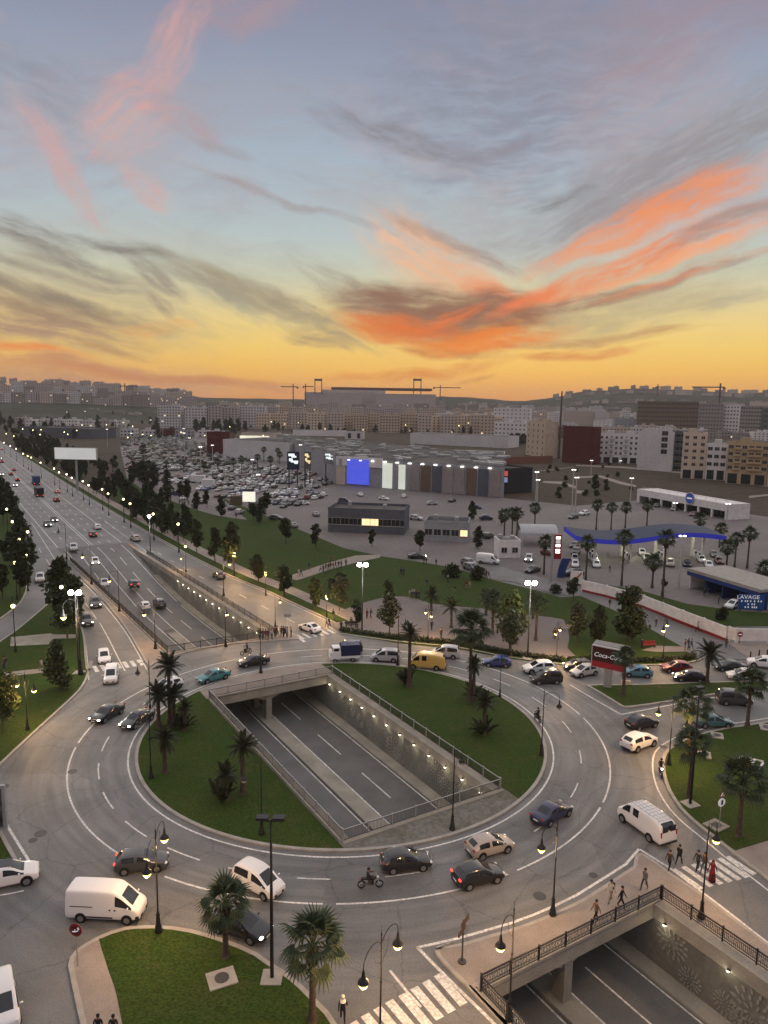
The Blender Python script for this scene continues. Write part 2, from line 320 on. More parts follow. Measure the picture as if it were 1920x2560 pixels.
M['kerb'] = pbr('kerb_concrete', (0.34, 0.31, 0.27), 0.8, 0.2, var=0.18, scale=1.2, fine=0.1, fscale=14)
M['concrete'] = pbr('concrete', (0.30, 0.27, 0.22), 0.85, 0.2, var=0.22, scale=0.5, fine=0.12, fscale=8, bump=0.15)
M['stained'] = pbr('stained_concrete', (0.20, 0.185, 0.16), 0.85, 0.2, var=0.3, scale=0.35, fine=0.25, fscale=3, col2=(0.11, 0.105, 0.08))
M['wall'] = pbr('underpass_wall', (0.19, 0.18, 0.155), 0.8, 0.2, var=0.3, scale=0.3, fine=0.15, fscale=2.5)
M['paving'] = pbr('paving', (0.27, 0.225, 0.19), 0.8, 0.2, var=0.15, scale=0.6, fine=0.12, fscale=9)
M['plaza'] = pbr('plaza_paving', (0.20, 0.17, 0.155), 0.75, 0.25, var=0.14, scale=0.25, fine=0.12, fscale=4, col2=(0.155, 0.13, 0.12))
M['paint'] = pbr('road_paint', (0.62, 0.59, 0.54), 0.6, 0.3, var=0.2, scale=.7, fine=0.35, fscale=5)
M['earth'] = pbr('dry_ground', (0.095, 0.072, 0.055), 0.95, 0.1, var=0.35, scale=0.03, fine=0.4, fscale=0.3, col2=(0.05, 0.042, 0.028), stretch=(1, 2.5, 1))
M['lot'] = pbr('parking_surface', (0.17, 0.15, 0.14), 0.75, 0.2, var=0.15, scale=0.05, fine=0.12, fscale=0.8)
M['black'] = pbr('black_metal', (0.012, 0.012, 0.013), 0.45, 0.4, var=0.0)
M['iron'] = pbr('grey_iron', (0.05, 0.047, 0.045), 0.5, 0.4, var=0.1)
M['galv'] = pbr('galvanised_steel', (0.36, 0.36, 0.36), 0.45, 0.4, metal=0.4, var=0.1)
M['steel'] = pbr('pale_pole', (0.42, 0.40, 0.38), 0.5, 0.4, var=0.05)

# ------------------------------------------------------------------ mesh tools
class MB:
    def __init__(s): s.v, s.f, s.m = [], [], []
    def add(s, vs, fs, mi=0):
        o = len(s.v); s.v += [tuple(v) for v in vs]; s.f += [tuple(i + o for i in f) for f in fs]; s.m += [mi] * len(fs); return s
    def box(s, c, d, mi=0, rz=0.0, taper=1.0):
        x, y, z = (q / 2 for q in d); ca, sa = math.cos(rz), math.sin(rz); vs = []
        for sz in (-1, 1):
            k = taper if sz > 0 else 1.0
            for sx, sy in ((-1, -1), (1, -1), (1, 1), (-1, 1)):
                a, b = sx * x * k, sy * y * k
                vs.append((c[0] + a * ca - b * sa, c[1] + a * sa + b * ca, c[2] + sz * z))
        return s.add(vs, [(3, 2, 1, 0), (4, 5, 6, 7), (0, 1, 5, 4), (1, 2, 6, 5), (2, 3, 7, 6), (3, 0, 4, 7)], mi)
    def tube(s, pts, rad, n=8, mi=0, cap=True):
        pts = [Vector(p) for p in pts]; rs = rad if isinstance(rad, (list, tuple)) else [rad] * len(pts); rings = []
        for i, p in enumerate(pts):
            d = (pts[min(i + 1, len(pts) - 1)] - pts[max(i - 1, 0)])
            d = d.normalized() if d.length > 1e-9 else Vector((0, 0, 1))
            up = Vector((0, 0, 1)) if abs(d.z) < 0.95 else Vector((1, 0, 0))
            a = d.cross(up).normalized(); b = d.cross(a)
            rings.append([p + (a * math.cos(2 * math.pi * k / n) + b * math.sin(2 * math.pi * k / n)) * rs[i] for k in range(n)])
        vs = [v for r in rings for v in r]; fs = []
        for i in range(len(pts) - 1):
            for k in range(n):
                k2 = (k + 1) % n; fs.append((i * n + k, i * n + k2, (i + 1) * n + k2, (i + 1) * n + k))
        if cap: fs += [tuple(range(n)), tuple(range((len(pts) - 1) * n, len(pts) * n))[::-1]]
        return s.add(vs, fs, mi)
    def lathe(s, prof, c=(0, 0, 0), n=10, mi=0, cap=True):   # prof: (radius, z) from bottom to top
        vs = [(c[0] + r * math.cos(2 * math.pi * k / n), c[1] + r * math.sin(2 * math.pi * k / n), c[2] + z) for r, z in prof for k in range(n)]
        fs = []
        for i in range(len(prof) - 1):
            for k in range(n):
                k2 = (k + 1) % n; fs.append((i * n + k, i * n + k2, (i + 1) * n + k2, (i + 1) * n + k))
        if cap: fs += [tuple(range(n))[::-1], tuple(range((len(prof) - 1) * n, len(prof) * n))]
        return s.add(vs, fs, mi)
    def prism(s, pts, z0, z1, mi=0):
        n = len(pts); vs = [(p[0], p[1], z0) for p in pts] + [(p[0], p[1], z1) for p in pts]
        area = sum(pts[i][0] * pts[(i + 1) % n][1] - pts[(i + 1) % n][0] * pts[i][1] for i in range(n))
        fs = [(i, (i + 1) % n, n + (i + 1) % n, n + i) if area > 0 else ((i + 1) % n, i, n + i, n + (i + 1) % n) for i in range(n)]
        for t in tessellate_polygon([[Vector((p[0], p[1], 0)) for p in pts]]):
            fs.append(tuple(n + q for q in (t if area > 0 else t)))
        return s.add(vs, fs, mi)
    def sheet(s, loops, z=0.0, mi=0):
        L = [[Vector((p[0], p[1], 0)) for p in lp] for lp in loops]; flat = [v for lp in L for v in lp]; fs = []
        for t in tessellate_polygon(L):
            a, b, c = (flat[i] for i in t); fs.append(t if (b - a).cross(c - a).z > 0 else t[::-1])
        return s.add([(v.x, v.y, z) for v in flat], fs, mi)
    def strip(s, pts, w, z=0.006, mi=0, closed=False):
        L, Rr = offset(pts, w / 2, closed), offset(pts, -w / 2, closed); n = len(pts)
        zz = (lambda p: z) if not callable(z) else z
        vs = [(p[0], p[1], zz(p)) for p in L] + [(p[0], p[1], zz(p)) for p in Rr]
        m = n if closed else n - 1
        return s.add(vs, [(i, n + i, n + (i + 1) % n, (i + 1) % n)[::-1] for i in range(m)], mi)
    def mesh(s, name, mats, smooth=False):
        me = bpy.data.meshes.new(name); me.from_pydata(s.v, [], s.f)
        for m in (mats if isinstance(mats, (list, tuple)) else [mats]): me.materials.append(m)
        if len(set(s.m)) > 1: me.polygons.foreach_set('material_index', s.m)
        if smooth: me.polygons.foreach_set('use_smooth', [True] * len(me.polygons))
        me.update(); return me
    def build(s, name, mats, parent=None, smooth=False, loc=None, rz=None):
        return link(name, s.mesh(name, mats, smooth), parent, loc, rz)
def offset(pts, d, closed=False):
    n = len(pts); out = []
    for i in range(n):
        a = Vector(pts[(i - 1) % n][:2]) if (closed or i > 0) else None
        b = Vector(pts[i][:2]); c = Vector(pts[(i + 1) % n][:2]) if (closed or i < n - 1) else None
        d1 = (b - a) if a is not None else (c - b); d2 = (c - b) if c is not None else d1
        d1 = d1.normalized() if d1.length > 1e-9 else d2.normalized(); d2 = d2.normalized() if d2.length > 1e-9 else d1
        n1, n2 = Vector((-d1.y, d1.x)), Vector((-d2.y, d2.x)); k = n1 + n2
        k = k.normalized() if k.length > 1e-6 else n1
        out.append(b + k * (d / max(0.5, k.dot(n1))))
    return out
def smooth_line(pts, step=1.0, closed=False):
    p = [Vector((q[0], q[1])) for q in pts]; n = len(p); out = []
    for i in range(n if closed else n - 1):
        g = lambda k: p[k % n] if closed else p[max(0, min(n - 1, k))]
        a, b, c, d = g(i - 1), g(i), g(i + 1), g(i + 2); m = max(1, int((c - b).length / step))
        for j in range(m):
            t = j / m
            out.append(0.5 * ((2 * b) + (c - a) * t + (2 * a - 5 * b + 4 * c - d) * t * t + (3 * b - a - 3 * c + d) * t ** 3))
    if not closed: out.append(p[-1])
    return out
def link(name, me, parent=None, loc=None, rz=None):
    o = bpy.data.objects.new(name, me); COL.objects.link(o)
    if parent is not None: o.parent = parent
    if loc is not None: o.location = loc
    if rz is not None: o.rotation_euler = (0, 0, rz)
    return o
def thing(name, label, cat, loc=(0, 0, 0), rz=0.0, group=None):
    o = bpy.data.objects.new(name, None); COL.objects.link(o); o.location = loc; o.rotation_euler = (0, 0, rz)
    o.empty_display_size = 0.5
    return tag(o, label, cat, group)
def tag(o, label, cat, group=None):
    o['label'] = label; o['category'] = cat
    if group: o['group'] = group
    return o
def struct(o): o['kind'] = 'structure'; return o
def stuff(o): o['kind'] = 'stuff'; return o
def copy_tree(o, parent=None):
    c = o.copy(); COL.objects.link(c)
    if parent is not None: c.parent = parent
    for ch in KIDS.get(o.name, ()): copy_tree(ch, c)
    return c
KIDS = {}
ORD = ('first', 'second', 'third', 'fourth', 'fifth', 'sixth', 'seventh', 'eighth', 'ninth', 'tenth', 'eleventh', 'twelfth', 'thirteenth', 'fourteenth', 'fifteenth', 'sixteenth')
def index_kids(root):
    for o in [root] + list(root.children_recursive): KIDS[o.name] = list(o.children)
def place(proto, loc, rz, label, group=None, color=None, scale=None):
    if not proto.get('_used'):
        proto['_used'] = 1; index_kids(proto); o = proto
    else: o = copy_tree(proto)
    o.location = loc; o.rotation_euler = (0, 0, rz); o['label'] = label
    if group: o['group'] = group
    if scale: o.scale = (scale,) * 3 if isinstance(scale, (int, float)) else scale
    if color is not None:
        def rec(q):
            q.color = (*color, 1)
            for ch in q.children: rec(ch)
        rec(o)
    return o

# ------------------------------------------------------------------ ground, roads, islands
TL = lambda s: -9.7 - 2.3 * max(0.0, s - 35) / 70
TR = lambda s: 6.85 - 2.4 * max(0.0, s - 35) / 70
ZK = [(-200, -4.7), (62, -4.7), (76, -4.3), (90, -3.1), (100, -1.9), (112, -0.5), (122, 0.0)]
ZF = lambda s: lerp_knots(ZK, s)
def opening(s0, s1):
    n = max(1, int((s1 - s0) / 8)); ss = [s0 + (s1 - s0) * i / n for i in range(n + 1)]
    return [HW(s, TL(s)) for s in ss] + [HW(s, TR(s)) for s in reversed(ss)]
S_END = 122.0
holes = [opening(-17.9, 16.0), opening(34.8, S_END), opening(-110, -36.2)]
near = [(-170, -60), (170, -60), (170, 205), (-170, 205)]
b = MB(); b.sheet([[(-9000, -3000), (9000, -3000), (9000, 9000), (-9000, 9000)], near], -0.02)
struct(b.build('ground', M['earth']))
b = MB(); b.sheet([near] + holes, 0.0); struct(b.build('road', M['asphalt']))
# sunken road: floor, walls, coping
b = MB(); ss = [-110 + i * 4 for i in range(int((S_END + 110) / 4) + 1)]
vs = [HW(s, TL(s), ZF(s)) for s in ss] + [HW(s, TR(s), ZF(s)) for s in ss]; n = len(ss)
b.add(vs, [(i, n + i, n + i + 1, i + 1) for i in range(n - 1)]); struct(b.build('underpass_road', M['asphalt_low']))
def retaining(sgn):
    ss = sorted(set([-110 + i * 4 for i in range(int((S_END + 110) / 4) + 1)] + [16.0, 34.8, -36.2, -17.9]))
    b = MB(); T = TR if sgn > 0 else TL
    for s0, s1 in zip(ss, ss[1:]):
        if ZF(s1) > -0.25: break
        mid = (s0 + s1) / 2; under = 15.9 < mid < 34.9 or -36.3 < mid < -17.8; TOP = -0.03 if under else 0.16
        q = 0.55 if sgn > 0 else 0.35
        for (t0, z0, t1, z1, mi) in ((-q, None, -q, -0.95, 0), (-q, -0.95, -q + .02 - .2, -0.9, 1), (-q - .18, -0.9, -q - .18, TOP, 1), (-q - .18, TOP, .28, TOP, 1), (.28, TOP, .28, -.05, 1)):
            def pt(s, t, z):
                zf = ZF(s); zz = zf if z is None else max(z, zf) if z < 0 else z
                return HW(s, T(s) + sgn * t, zz)
            f = [pt(s0, t0, z0), pt(s1, t0, z0), pt(s1, t1, z1), pt(s0, t1, z1)]
            b.add(f, [(0, 1, 2, 3)], mi)
    return b
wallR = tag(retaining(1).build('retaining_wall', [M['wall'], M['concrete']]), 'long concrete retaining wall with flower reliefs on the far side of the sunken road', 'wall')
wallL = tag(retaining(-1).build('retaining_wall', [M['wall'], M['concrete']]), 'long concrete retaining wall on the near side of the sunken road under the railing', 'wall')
b = MB()
for t0, t1, z, s0, s1 in ((-2.9, -1.15, .22, -110, 60), (4.95, 6.3, .2, -110, 95), (-9.35, -8.5, .2, -110, 95)):
    k = [s for s in ss if s0 <= s <= s1]
    sh = lambda s: -2.3 * max(0.0, s - 35) / 70
    for a, c in zip(k, k[1:]):
        za, zc = ZF(a) + z, ZF(c) + z
        A = [HW(a, t0 + sh(a), ZF(a)), HW(a, t0 + sh(a), za), HW(a, t1 + sh(a), za), HW(a, t1 + sh(a), ZF(a))]
        B = [HW(c, t0 + sh(c), ZF(c)), HW(c, t0 + sh(c), zc), HW(c, t1 + sh(c), zc), HW(c, t1 + sh(c), ZF(c))]
        b.add(A + B, [(0, 1, 5, 4), (1, 2, 6, 5), (2, 3, 7, 6)])
b.add([HW(60, -2.9 - .8, ZF(60)), HW(60, -1.2 - .8, ZF(60)), HW(60, -1.2 - .8, ZF(60) + .22), HW(60, -2.9 - .8, ZF(60) + .22)], [(0, 1, 2, 3)])
struct(b.build('kerb', M['concrete']))
# bridges that carry the ring over it, with their piers
def bridge(s0, s1, label, vis):
    root = thing('road_bridge', label, 'bridge', HW((s0 + s1) / 2, -1.4, 0), 0.0, 'bridges of the ring over the sunken road')
    inv = Matrix.Translation(-root.location)
    b = MB(); A = [HW(s0, TL(s0) + .1), HW(s1, TL(s1) + .1), HW(s1, TR(s1) - .1), HW(s0, TR(s0) - .1)]
    b.prism([inv @ p for p in A], -1.15, -0.02)
    o = b.build('deck', M['concrete'], root)
    bm = bmesh.new(); bm.from_mesh(o.data); bmesh.ops.contextual_create(bm, geom=[e for e in bm.edges if all(v.co.z < -1 for v in e.verts)]); bm.to_mesh(o.data); bm.free()
    for s in vis:
        b = MB(); p = inv @ HW(s, -1.9 + TL(s) + 9.7)
        b.box((p.x, p.y, (ZF(s) - 1.15) / 2), (.75, 1.15, abs(ZF(s)) - 1.15), rz=R(31.5)); b.build('pier', M['concrete'], root)
        b = MB()
        for sg in (-1, 1):
            q = [inv @ HW(s - .4, -1.9 + TL(s) + 9.7 + sg * 0.35), inv @ HW(s + .4, -1.9 + TL(s) + 9.7 + sg * 0.35), inv @ HW(s + .4, -1.9 + TL(s) + 9.7 + sg * 2.2), inv @ HW(s - .4, -1.9 + TL(s) + 9.7 + sg * 2.2)]
            v = [(q[0].x, q[0].y, -1.9), (q[1].x, q[1].y, -1.9), (q[1].x, q[1].y, -1.16), (q[0].x, q[0].y, -1.16), (q[2].x, q[2].y, -1.16), (q[3].x, q[3].y, -1.16)]
            b.add(v, [(0, 1, 2, 3), (0, 3, 5), (1, 4, 2), (0, 5, 4, 1)])
        b.build('bracket', M['concrete'], root)
    b = MB()
    for s in (s0, s1):                              # fascia beams along both edges
        for t in (0,):
            a, c = inv @ HW(s, TL(s) - .2), inv @ HW(s, TR(s) + .25)
            mid = (a + c) / 2; d = c - a
            b.box((mid.x, mid.y, -0.42), (d.length, 0.45, 1.2), rz=math.atan2(d.y, d.x))
    b.build('edge_beam', M['concrete'], root)
    return root
bridge(16.3, 34.5, 'concrete bridge under the far side of the ring with one pier in sight', (17.2, 21.5, 26, 30.5, 34.0))
bridge(-35.9, -18.2, 'concrete bridge under the near side of the ring by the lower railing', (-35.2, -30.5, -26, -21.5))

def island(name, loops, mat, h=0.15, kw=0.32, closed=True, kerb_mat=None, inner=None, hole=None):
    pts = loops
    ar = sum(pts[i][0] * pts[(i + 1) % len(pts)][1] - pts[(i + 1) % len(pts)][0] * pts[i][1] for i in range(len(pts)))
    if ar < 0: pts = pts[::-1]
    ins = offset(pts, kw, True); n = len(pts)
    b = MB(); vs = [(p[0], p[1], -0.01) for p in pts] + [(p[0], p[1], h) for p in pts] + [(p[0], p[1], h) for p in ins]
    b.add(vs, [(i, (i + 1) % n, n + (i + 1) % n, n + i) for i in range(n)] + [(n + i, n + (i + 1) % n, 2 * n + (i + 1) % n, 2 * n + i) for i in range(n)])
    struct(b.build('kerb', kerb_mat or M['kerb']))
    b = MB(); b.sheet([ins], h - 0.012); return struct(b.build(name, mat))
def flat(name, pts, mat, z):
    b = MB(); b.sheet([pts], z); return struct(b.build(name, mat))
RI = 21.8
def arc(r, a0, a1, n, c=OC): return [Vector((c.x + r * math.sin(a0 + (a1 - a0) * i / n), c.y + r * math.cos(a0 + (a1 - a0) * i / n))) for i in range(n + 1)]
# central island: kerb ring, two lawns, two paved ends
b = MB(); ro, ri = arc(RI, 0, 2 * math.pi, 96)[:-1], arc(RI - .32, 0, 2 * math.pi, 96)[:-1]; n = 96
b.add([(p.x, p.y, -.01) for p in ro] + [(p.x, p.y, .15) for p in ro] + [(p.x, p.y, .15) for p in ri],
      [((i + 1) % n, i, n + i, n + (i + 1) % n) for i in range(n)] + [(n + (i + 1) % n, n + i, 2 * n + i, 2 * n + (i + 1) % n) for i in range(n)])
struct(b.build('kerb', M['kerb']))
def segment(tmin, tmax, smin, smax, n=140):
    r = RI - .32; pts = []
    for i in range(n):
        a = 2 * math.pi * i / n; s, t = r * math.cos(a), r * math.sin(a); pts.append((s, t))
    # clip the circle polygon to the strip
    def clip(poly, f, g):
        out = []
        for i in range(len(poly)):
            p, q = poly[i], poly[(i + 1) % len(poly)]; a, b_ = f(p), f(q)
            if a >= 0: out.append(p)
            if (a >= 0) != (b_ >= 0):
                k = a / (a - b_); out.append((p[0] + (q[0] - p[0]) * k, p[1] + (q[1] - p[1]) * k))
        return out
    for f in (lambda p: p[1] - tmin, lambda p: tmax - p[1], lambda p: p[0] - smin, lambda p: smax - p[0]): pts = clip(pts, f, 0)
    return [HW(s, t) for s, t in pts]
flat('lawn', segment(-50, -10.2, -50, 50), M['grass'], 0.15)
flat('lawn', segment(7.3, 50, -50, 50), M['grass'], 0.15)
flat('pavement', segment(-10.2, 7.3, -50, -17.9), M['stained'], 0.146)
flat('pavement', segment(-10.2, 7.3, 16.0, 50), M['paving'], 0.146)
# lower median with palms
A_k = PL('c7', [(700, 1420), (640, 1150), (602, 960), (588, 890), (606, 820), (660, 755), (740, 700), (850, 640), (960, 595), (1080, 560), (1200, 547), (1350, 544), (1500, 555), (1659, 580)]) + \
      PL('c8', [(130, 615), (270, 660), (430, 720), (560, 780), (660, 850), (800, 940), (950, 1060), (1080, 1190), (1180, 1290), (1260, 1410), (1330, 1560)])
A_s = smooth_line(A_k, 0.8)
A_all = A_s + [P('c8', 1400, 1800), P('c7', 800, 1800)]
island('pavement', A_all, M['paving'])
gl = smooth_line(PL('c7', [(852, 650), (875, 740), (905, 830), (935, 930), (965, 1010), (990, 1080), (1012, 1170), (1030, 1260), (1045, 1340), (1075, 1480), (1130, 1790)]), 0.8)
A_in = offset(A_s, -0.33) if False else None
ins = offset(A_all if True else None, 0.0, True)
k0 = min(range(len(A_s)), key=lambda i: (A_s[i] - Vector(P('c7', 852, 645)[:2])).length)
ar = sum(A_all[i][0] * A_all[(i + 1) % len(A_all)][1] - A_all[(i + 1) % len(A_all)][0] * A_all[i][1] for i in range(len(A_all)))
edge = offset(A_s, -0.34 if ar < 0 else 0.34)
flat('lawn', edge[k0:] + [P('c8', 1390, 1790)] + gl[::-1], M['grass'], 0.15)
# paved corner round the lower opening
B_k = PL('d3', [(1500, 478), (1300, 525), (1100, 568), (900, 612), (780, 645), (710, 670), (670, 700), (660, 745), (690, 800), (760, 885), (900, 1035), (1060, 1185), (1260, 1400), (1500, 1640)])
B_top = PL('d1', [(1659, 925), (1480, 1012), (1260, 1105), (1080, 1180), (900, 1230)])
WL_B = PL('c6', [(545, 1322)]) + PL('d2', [(430, 2), (200, 148), (0, 272)]) + PL('d1', [(1480, 980), (1300, 1058), (1100, 1132), (900, 1190), (640, 1265), (450, 1308), (285, 1345)])
lowB = [HW(-110, -14.5), HW(-110, -9.9)]
eR = [P('b5', 1245, 212), P('b5', 1400, 322), P('b5', 1659, 520)]
r1 = [HW(-110, 7.3), HW(-110, 11.5)]
# left strip + front + right strip, as one polygon with the opening left out
Bfront = [P('b5', 1245, 222), P('b5', 1180, 172), P('b5', 1125, 138), P('b5', 1106, 131), P('b5', 1085, 140)] + smooth_line(offset(WL_B, 0.62)[1:-1], 0.9) + B_k[3:]
outer = [HW(-110, 11.5)] + [P('b5', 1659, 525), P('b5', 1400, 325)] + Bfront + [HW(-110, -14.0)]
inn = [HW(-110, -10.0), HW(-35.7, -10.0), HW(-35.7, 7.15), HW(-110, 7.15)]
polyB = outer + inn
island('pavement', polyB, M['paving'], kw=0.28)
# east lawn
C_k = smooth_line(PL('c6', [(2100, 150), (1659, 225), (1500, 250), (1350, 272), (1200, 300), (1080, 328), (1000, 350), (900, 395), (810, 448), (755, 505), (740, 560), (740, 630), (752, 710), (790, 820), (840, 905), (890, 975), (1000, 1085), (1150, 1205), (1280, 1310), (1360, 1375)]) + PL('b5', [(1560, 172), (1659, 248), (1900, 430)]), 0.9)
C_all = C_k + [P('b5', 2600, 300), P('c6', 3000, 150)]
island('pavement', C_all, M['paving'])
arC = sum(C_all[i][0] * C_all[(i + 1) % len(C_all)][1] - C_all[(i + 1) % len(C_all)][0] * C_all[i][1] for i in range(len(C_all)))
edC = offset(C_k, 0.34 if arC > 0 else -0.34)
kC = min(range(len(C_k)), key=lambda i: (C_k[i] - Vector(P('c6', 1355, 1360)[:2])).length)
flat('lawn', edC[:kC] + [P('c6', 1375, 1348), P('c6', 1659, 1262), P('c6', 2300, 1050), P('c6', 2900, 160)], M['grass'], 0.15)
# wedge of lawn with the red hoarding
D_k = PL('b3', [(580, 272), (640, 306), (720, 354), (780, 392), (806, 404), (850, 402), (960, 388), (1100, 366), (1300, 334), (1500, 306), (1659, 290), (2000, 262), (2000, 225), (1659, 243), (1400, 250), (1200, 256), (1000, 263), (800, 268), (650, 268)])
island('lawn', D_k, M['grass'])
# west lawns and the slip road between them
E_k = smooth_line([P('b1', -700, 1250), P('b1', -300, 900), P('b1', 0, 630)] + PL('b1', [(90, 545), (170, 470), (240, 405), (300, 350), (420, 240), (480, 178), (515, 120), (534, 60), (541, 0)]) + PL('c1', [(768, 1300), (752, 1200), (735, 1020), (690, 870), (620, 760), (550, 690), (495, 650)]), 0.9) + \
      smooth_line(PL('c1', [(480, 662), (400, 735), (300, 820), (130, 960), (0, 1050), (-300, 1270), (-800, 1600)]), 1.5)
island('lawn', E_k, M['grass'], kw=0.3)
F_k = smooth_line(PL('c1', [(-700, 1250), (-300, 1040), (0, 860), (100, 790), (180, 720), (225, 640), (243, 560), (247, 450), (244, 300), (236, 180)]) + PL('z5', [(225, 560), (150, 400), (60, 230), (-60, 60), (-300, -180)]), 1.5) + PL('z5', [(-900, -180)]) + PL('c1', [(-1500, 600)])
island('lawn', F_k, M['grass'], kw=0.3)
G_k = PL('c5', [(-200, 250), (-60, 330), (18, 415), (80, 535), (150, 655), (148, 680), (100, 700), (-100, 740), (-500, 800)])
island('lawn', G_k, M['grass'], kw=0.3)
# right carriageway verge, walk, park
TRK = [(38, 17.9), (60, 16.2), (75, 14.2), (100, 12.9), (127, 12.2), (160, 11.6), (210, 11.0), (300, 10.8), (420, 10.8), (700, 11.5)]
tk = lambda s: lerp_knots(TRK, s)
vs_ = [36 + i * 6 for i in range(72)]
verge = [HW(s, tk(s)) for s in vs_] + [HW(s, tk(s) + 2.8 - 0.0) for s in reversed(vs_)]
island('lawn', verge, M['grass'], kw=0.25)
flat('pavement', [HW(s, tk(s) + 2.8) for s in vs_ if s < 300] + [HW(s, tk(s) + 5.6) for s in reversed(vs_) if s < 300], M['paving'], 0.10)
park_top = PL('r3', [(1659, 170)]) + PL('r4', [(200, 60)]) if False else None
PARK = [HW(s, tk(s) + 5.6) for s in (200, 170, 140, 120, 100, 80, 60, 45, 38)] + \
       PL('r4', [(330, 690), (600, 742), (930, 775), (1200, 825), (1500, 862)]) + PL('r5', [(640, 1085), (900, 1095), (1150, 1085), (1230, 1062), (1140, 985), (900, 850), (760, 780), (650, 730), (550, 690)]) + \
       PL('r4', [(1450, 505), (1330, 470), (1100, 415), (900, 352), (700, 318), (520, 292), (330, 250)]) + PL('c1', [(1900, -200)]) + PL('z6', [(1100, 691), (860, 660), (640, 600), (480, 540), (330, 480), (180, 420), (60, 330), (0, 260)])
flat('lawn', PARK, M['grass'], 0.07)
plz = PL('r4', [(322, 690), (250, 640), (300, 585), (380, 552), (450, 530), (520, 512), (580, 502), (650, 504), (720, 518), (780, 540), (900, 553), (1050, 566), (1200, 588), (1400, 610), (1470, 622), (1492, 660), (1500, 720), (1490, 770), (1530, 812), (1480, 822), (1200, 792), (930, 742), (600, 712), (450, 695)])
flat('plaza', plz, M['plaza'], 0.11)
flat('path', PL('r4', [(40, 408), (70, 388), (240, 330), (390, 290), (520, 285), (520, 300), (400, 325), (260, 362), (90, 418)]), M['paving'], 0.10)
flat('path', PL('r5', [(905, 1012), (1000, 985), (1140, 990), (1210, 1000), (1180, 1020), (1000, 1022)]), M['paving'], 0.10)
b = MB(); hk = smooth_line(PL('r4', [(325, 684), (600, 722), (930, 756), (1200, 806), (1500, 842)]) + PL('r5', [(640, 1072), (900, 1083), (1140, 1072), (1215, 1052)]), 1.2)
flat('lawn', offset(hk, 0.9) + offset(hk, -0.9)[::-1], M['grass'], 0.13)
b = MB(); b.strip(offset(hk, -1.1), 0.3, 0.14); struct(b.build('kerb', M['kerb']))
# access road behind the park, parking ground, forecourts
flat('road', PL('r5', [(0, 585), (150, 605), (400, 680), (550, 690), (760, 780), (900, 850), (1140, 985), (1230, 1062), (1560, 1068), (1410, 955), (1200, 880), (930, 765), (780, 700), (560, 648), (400, 600), (150, 540), (0, 480)]), M['asphalt'], 0.085)
LOT = PL('z6', [(0, 60), (60, 330), (180, 420), (330, 480), (480, 540), (640, 600), (860, 660), (1100, 691)]) + [P('r4', 520, 292, 0), P('r4', 900, 352), P('r5', 0, 600), P('r5', 400, 610), P('r5', 560, 640), P('r5', 900, 720), P('r5', 1460, 875), P('r5', 1900, 870), P('r5', 1900, 250), P('r5', 900, 120), P('z7', 1659, 500), P('z7', 1000, 430), P('z7', -200, 100), P('z2', 0, 470), P('z1', 1300, 545)]
flat('parking_ground', LOT, M['lot'], 0.03)
# far carriageway beyond the ramp
b = MB(); fs_ = [S_END + i * 20 for i in range(60)]
LK_ = [(100, -21), (130, -19.5), (160, -17.5), (206, -15), (310, -13.5), (1400, -13.5)]
b.sheet([[HW(s, lerp_knots(LK_, s)) for s in fs_ if s > 140] + [HW(s, tk(s) + .1) for s in reversed(fs_) if s > 140]], 0.02)
struct(b.build('road', M['asphalt']))

# ------------------------------------------------------------------ sidewalk by the far opening
side = smooth_line(PL('c1', [(640, 440), (720, 520), (870, 672), (1000, 828), (1100, 965), (1200, 1135), (1280, 1275)]), 1.0) + smooth_line(PL('r3', [(778, 868), (800, 850), (850, 826), (960, 795), (1080, 768), (1200, 750), (1330, 738)]) + PL('c2', [(850, 762), (925, 757), (925, 735), (860, 700), (760, 672)]), 1.0)
island('pavement', side + [HW(45, 7.0), HW(34.9, 7.0), HW(34.9, -10.2), HW(60, -10.9), HW(82, -11.7)], M['paving'], h=0.13, kw=0.28)
# ------------------------------------------------------------------ painted markings
def line(pts, w=0.16, z=0.007, sm=None, name='road_marking', closed=False, mat=None):
    if sm: pts = smooth_line(pts, sm, closed)
    b = MB(); b.strip(pts, w, z, 0, closed); return struct(b.build(name, mat or M['paint']))
def dashes(fn, u0, u1, dash, gap, w=0.15, z=0.007, seg=1.0, skip=None):
    b = MB(); u = u0
    while u < u1:
        e = min(u + dash, u1); k = max(1, int((e - u) / seg))
        pts = [fn(u + (e - u) * i / k) for i in range(k + 1)]
        zz = z if not callable(z) else None
        vs = offset(pts, w / 2) + offset(pts, -w / 2); n = len(pts)
        if zz is None: vz = [z(p) for p in pts] * 2
        else: vz = [zz] * (2 * n)
        b.add([(v[0], v[1], q) for v, q in zip(vs, vz)], [(i, n + i, n + i + 1, i + 1) for i in range(n - 1)])
        u = e + gap
    return struct(b.build('road_marking', M['paint']))
ringf = lambda r: (lambda a: Vector((OC.x + r * math.sin(a / r), OC.y + r * math.cos(a / r), 0)))
for a0, a1 in ((-147, -99), (-97, -30), (-27, 78), (80, 119), (121, 148), (150, 178), (180, 206)):
    dashes(ringf(28.0), R(a0) * 28, R(a1) * 28, 400, 1, 0.17)
dashes(ringf(25.2), R(-170) * 25.2, R(-60) * 25.2, 3.4, 2.6, 0.15)
dashes(ringf(25.2), R(-50) * 25.2, R(185) * 25.2, 3.0, 4.2, 0.13)
line(arc(22.45, 0, 2 * math.pi, 120)[:-1], 0.17, closed=True)
line(PL('b5', [(1659, 515), (1450, 352), (1245, 197), (1104, 109)]), 0.22); line(WL_B, 0.22)
line(PL('d3', [(432, 664), (640, 880), (1000, 1240), (1250, 1480), (1430, 1659), (1800, 2030)]), 0.22)
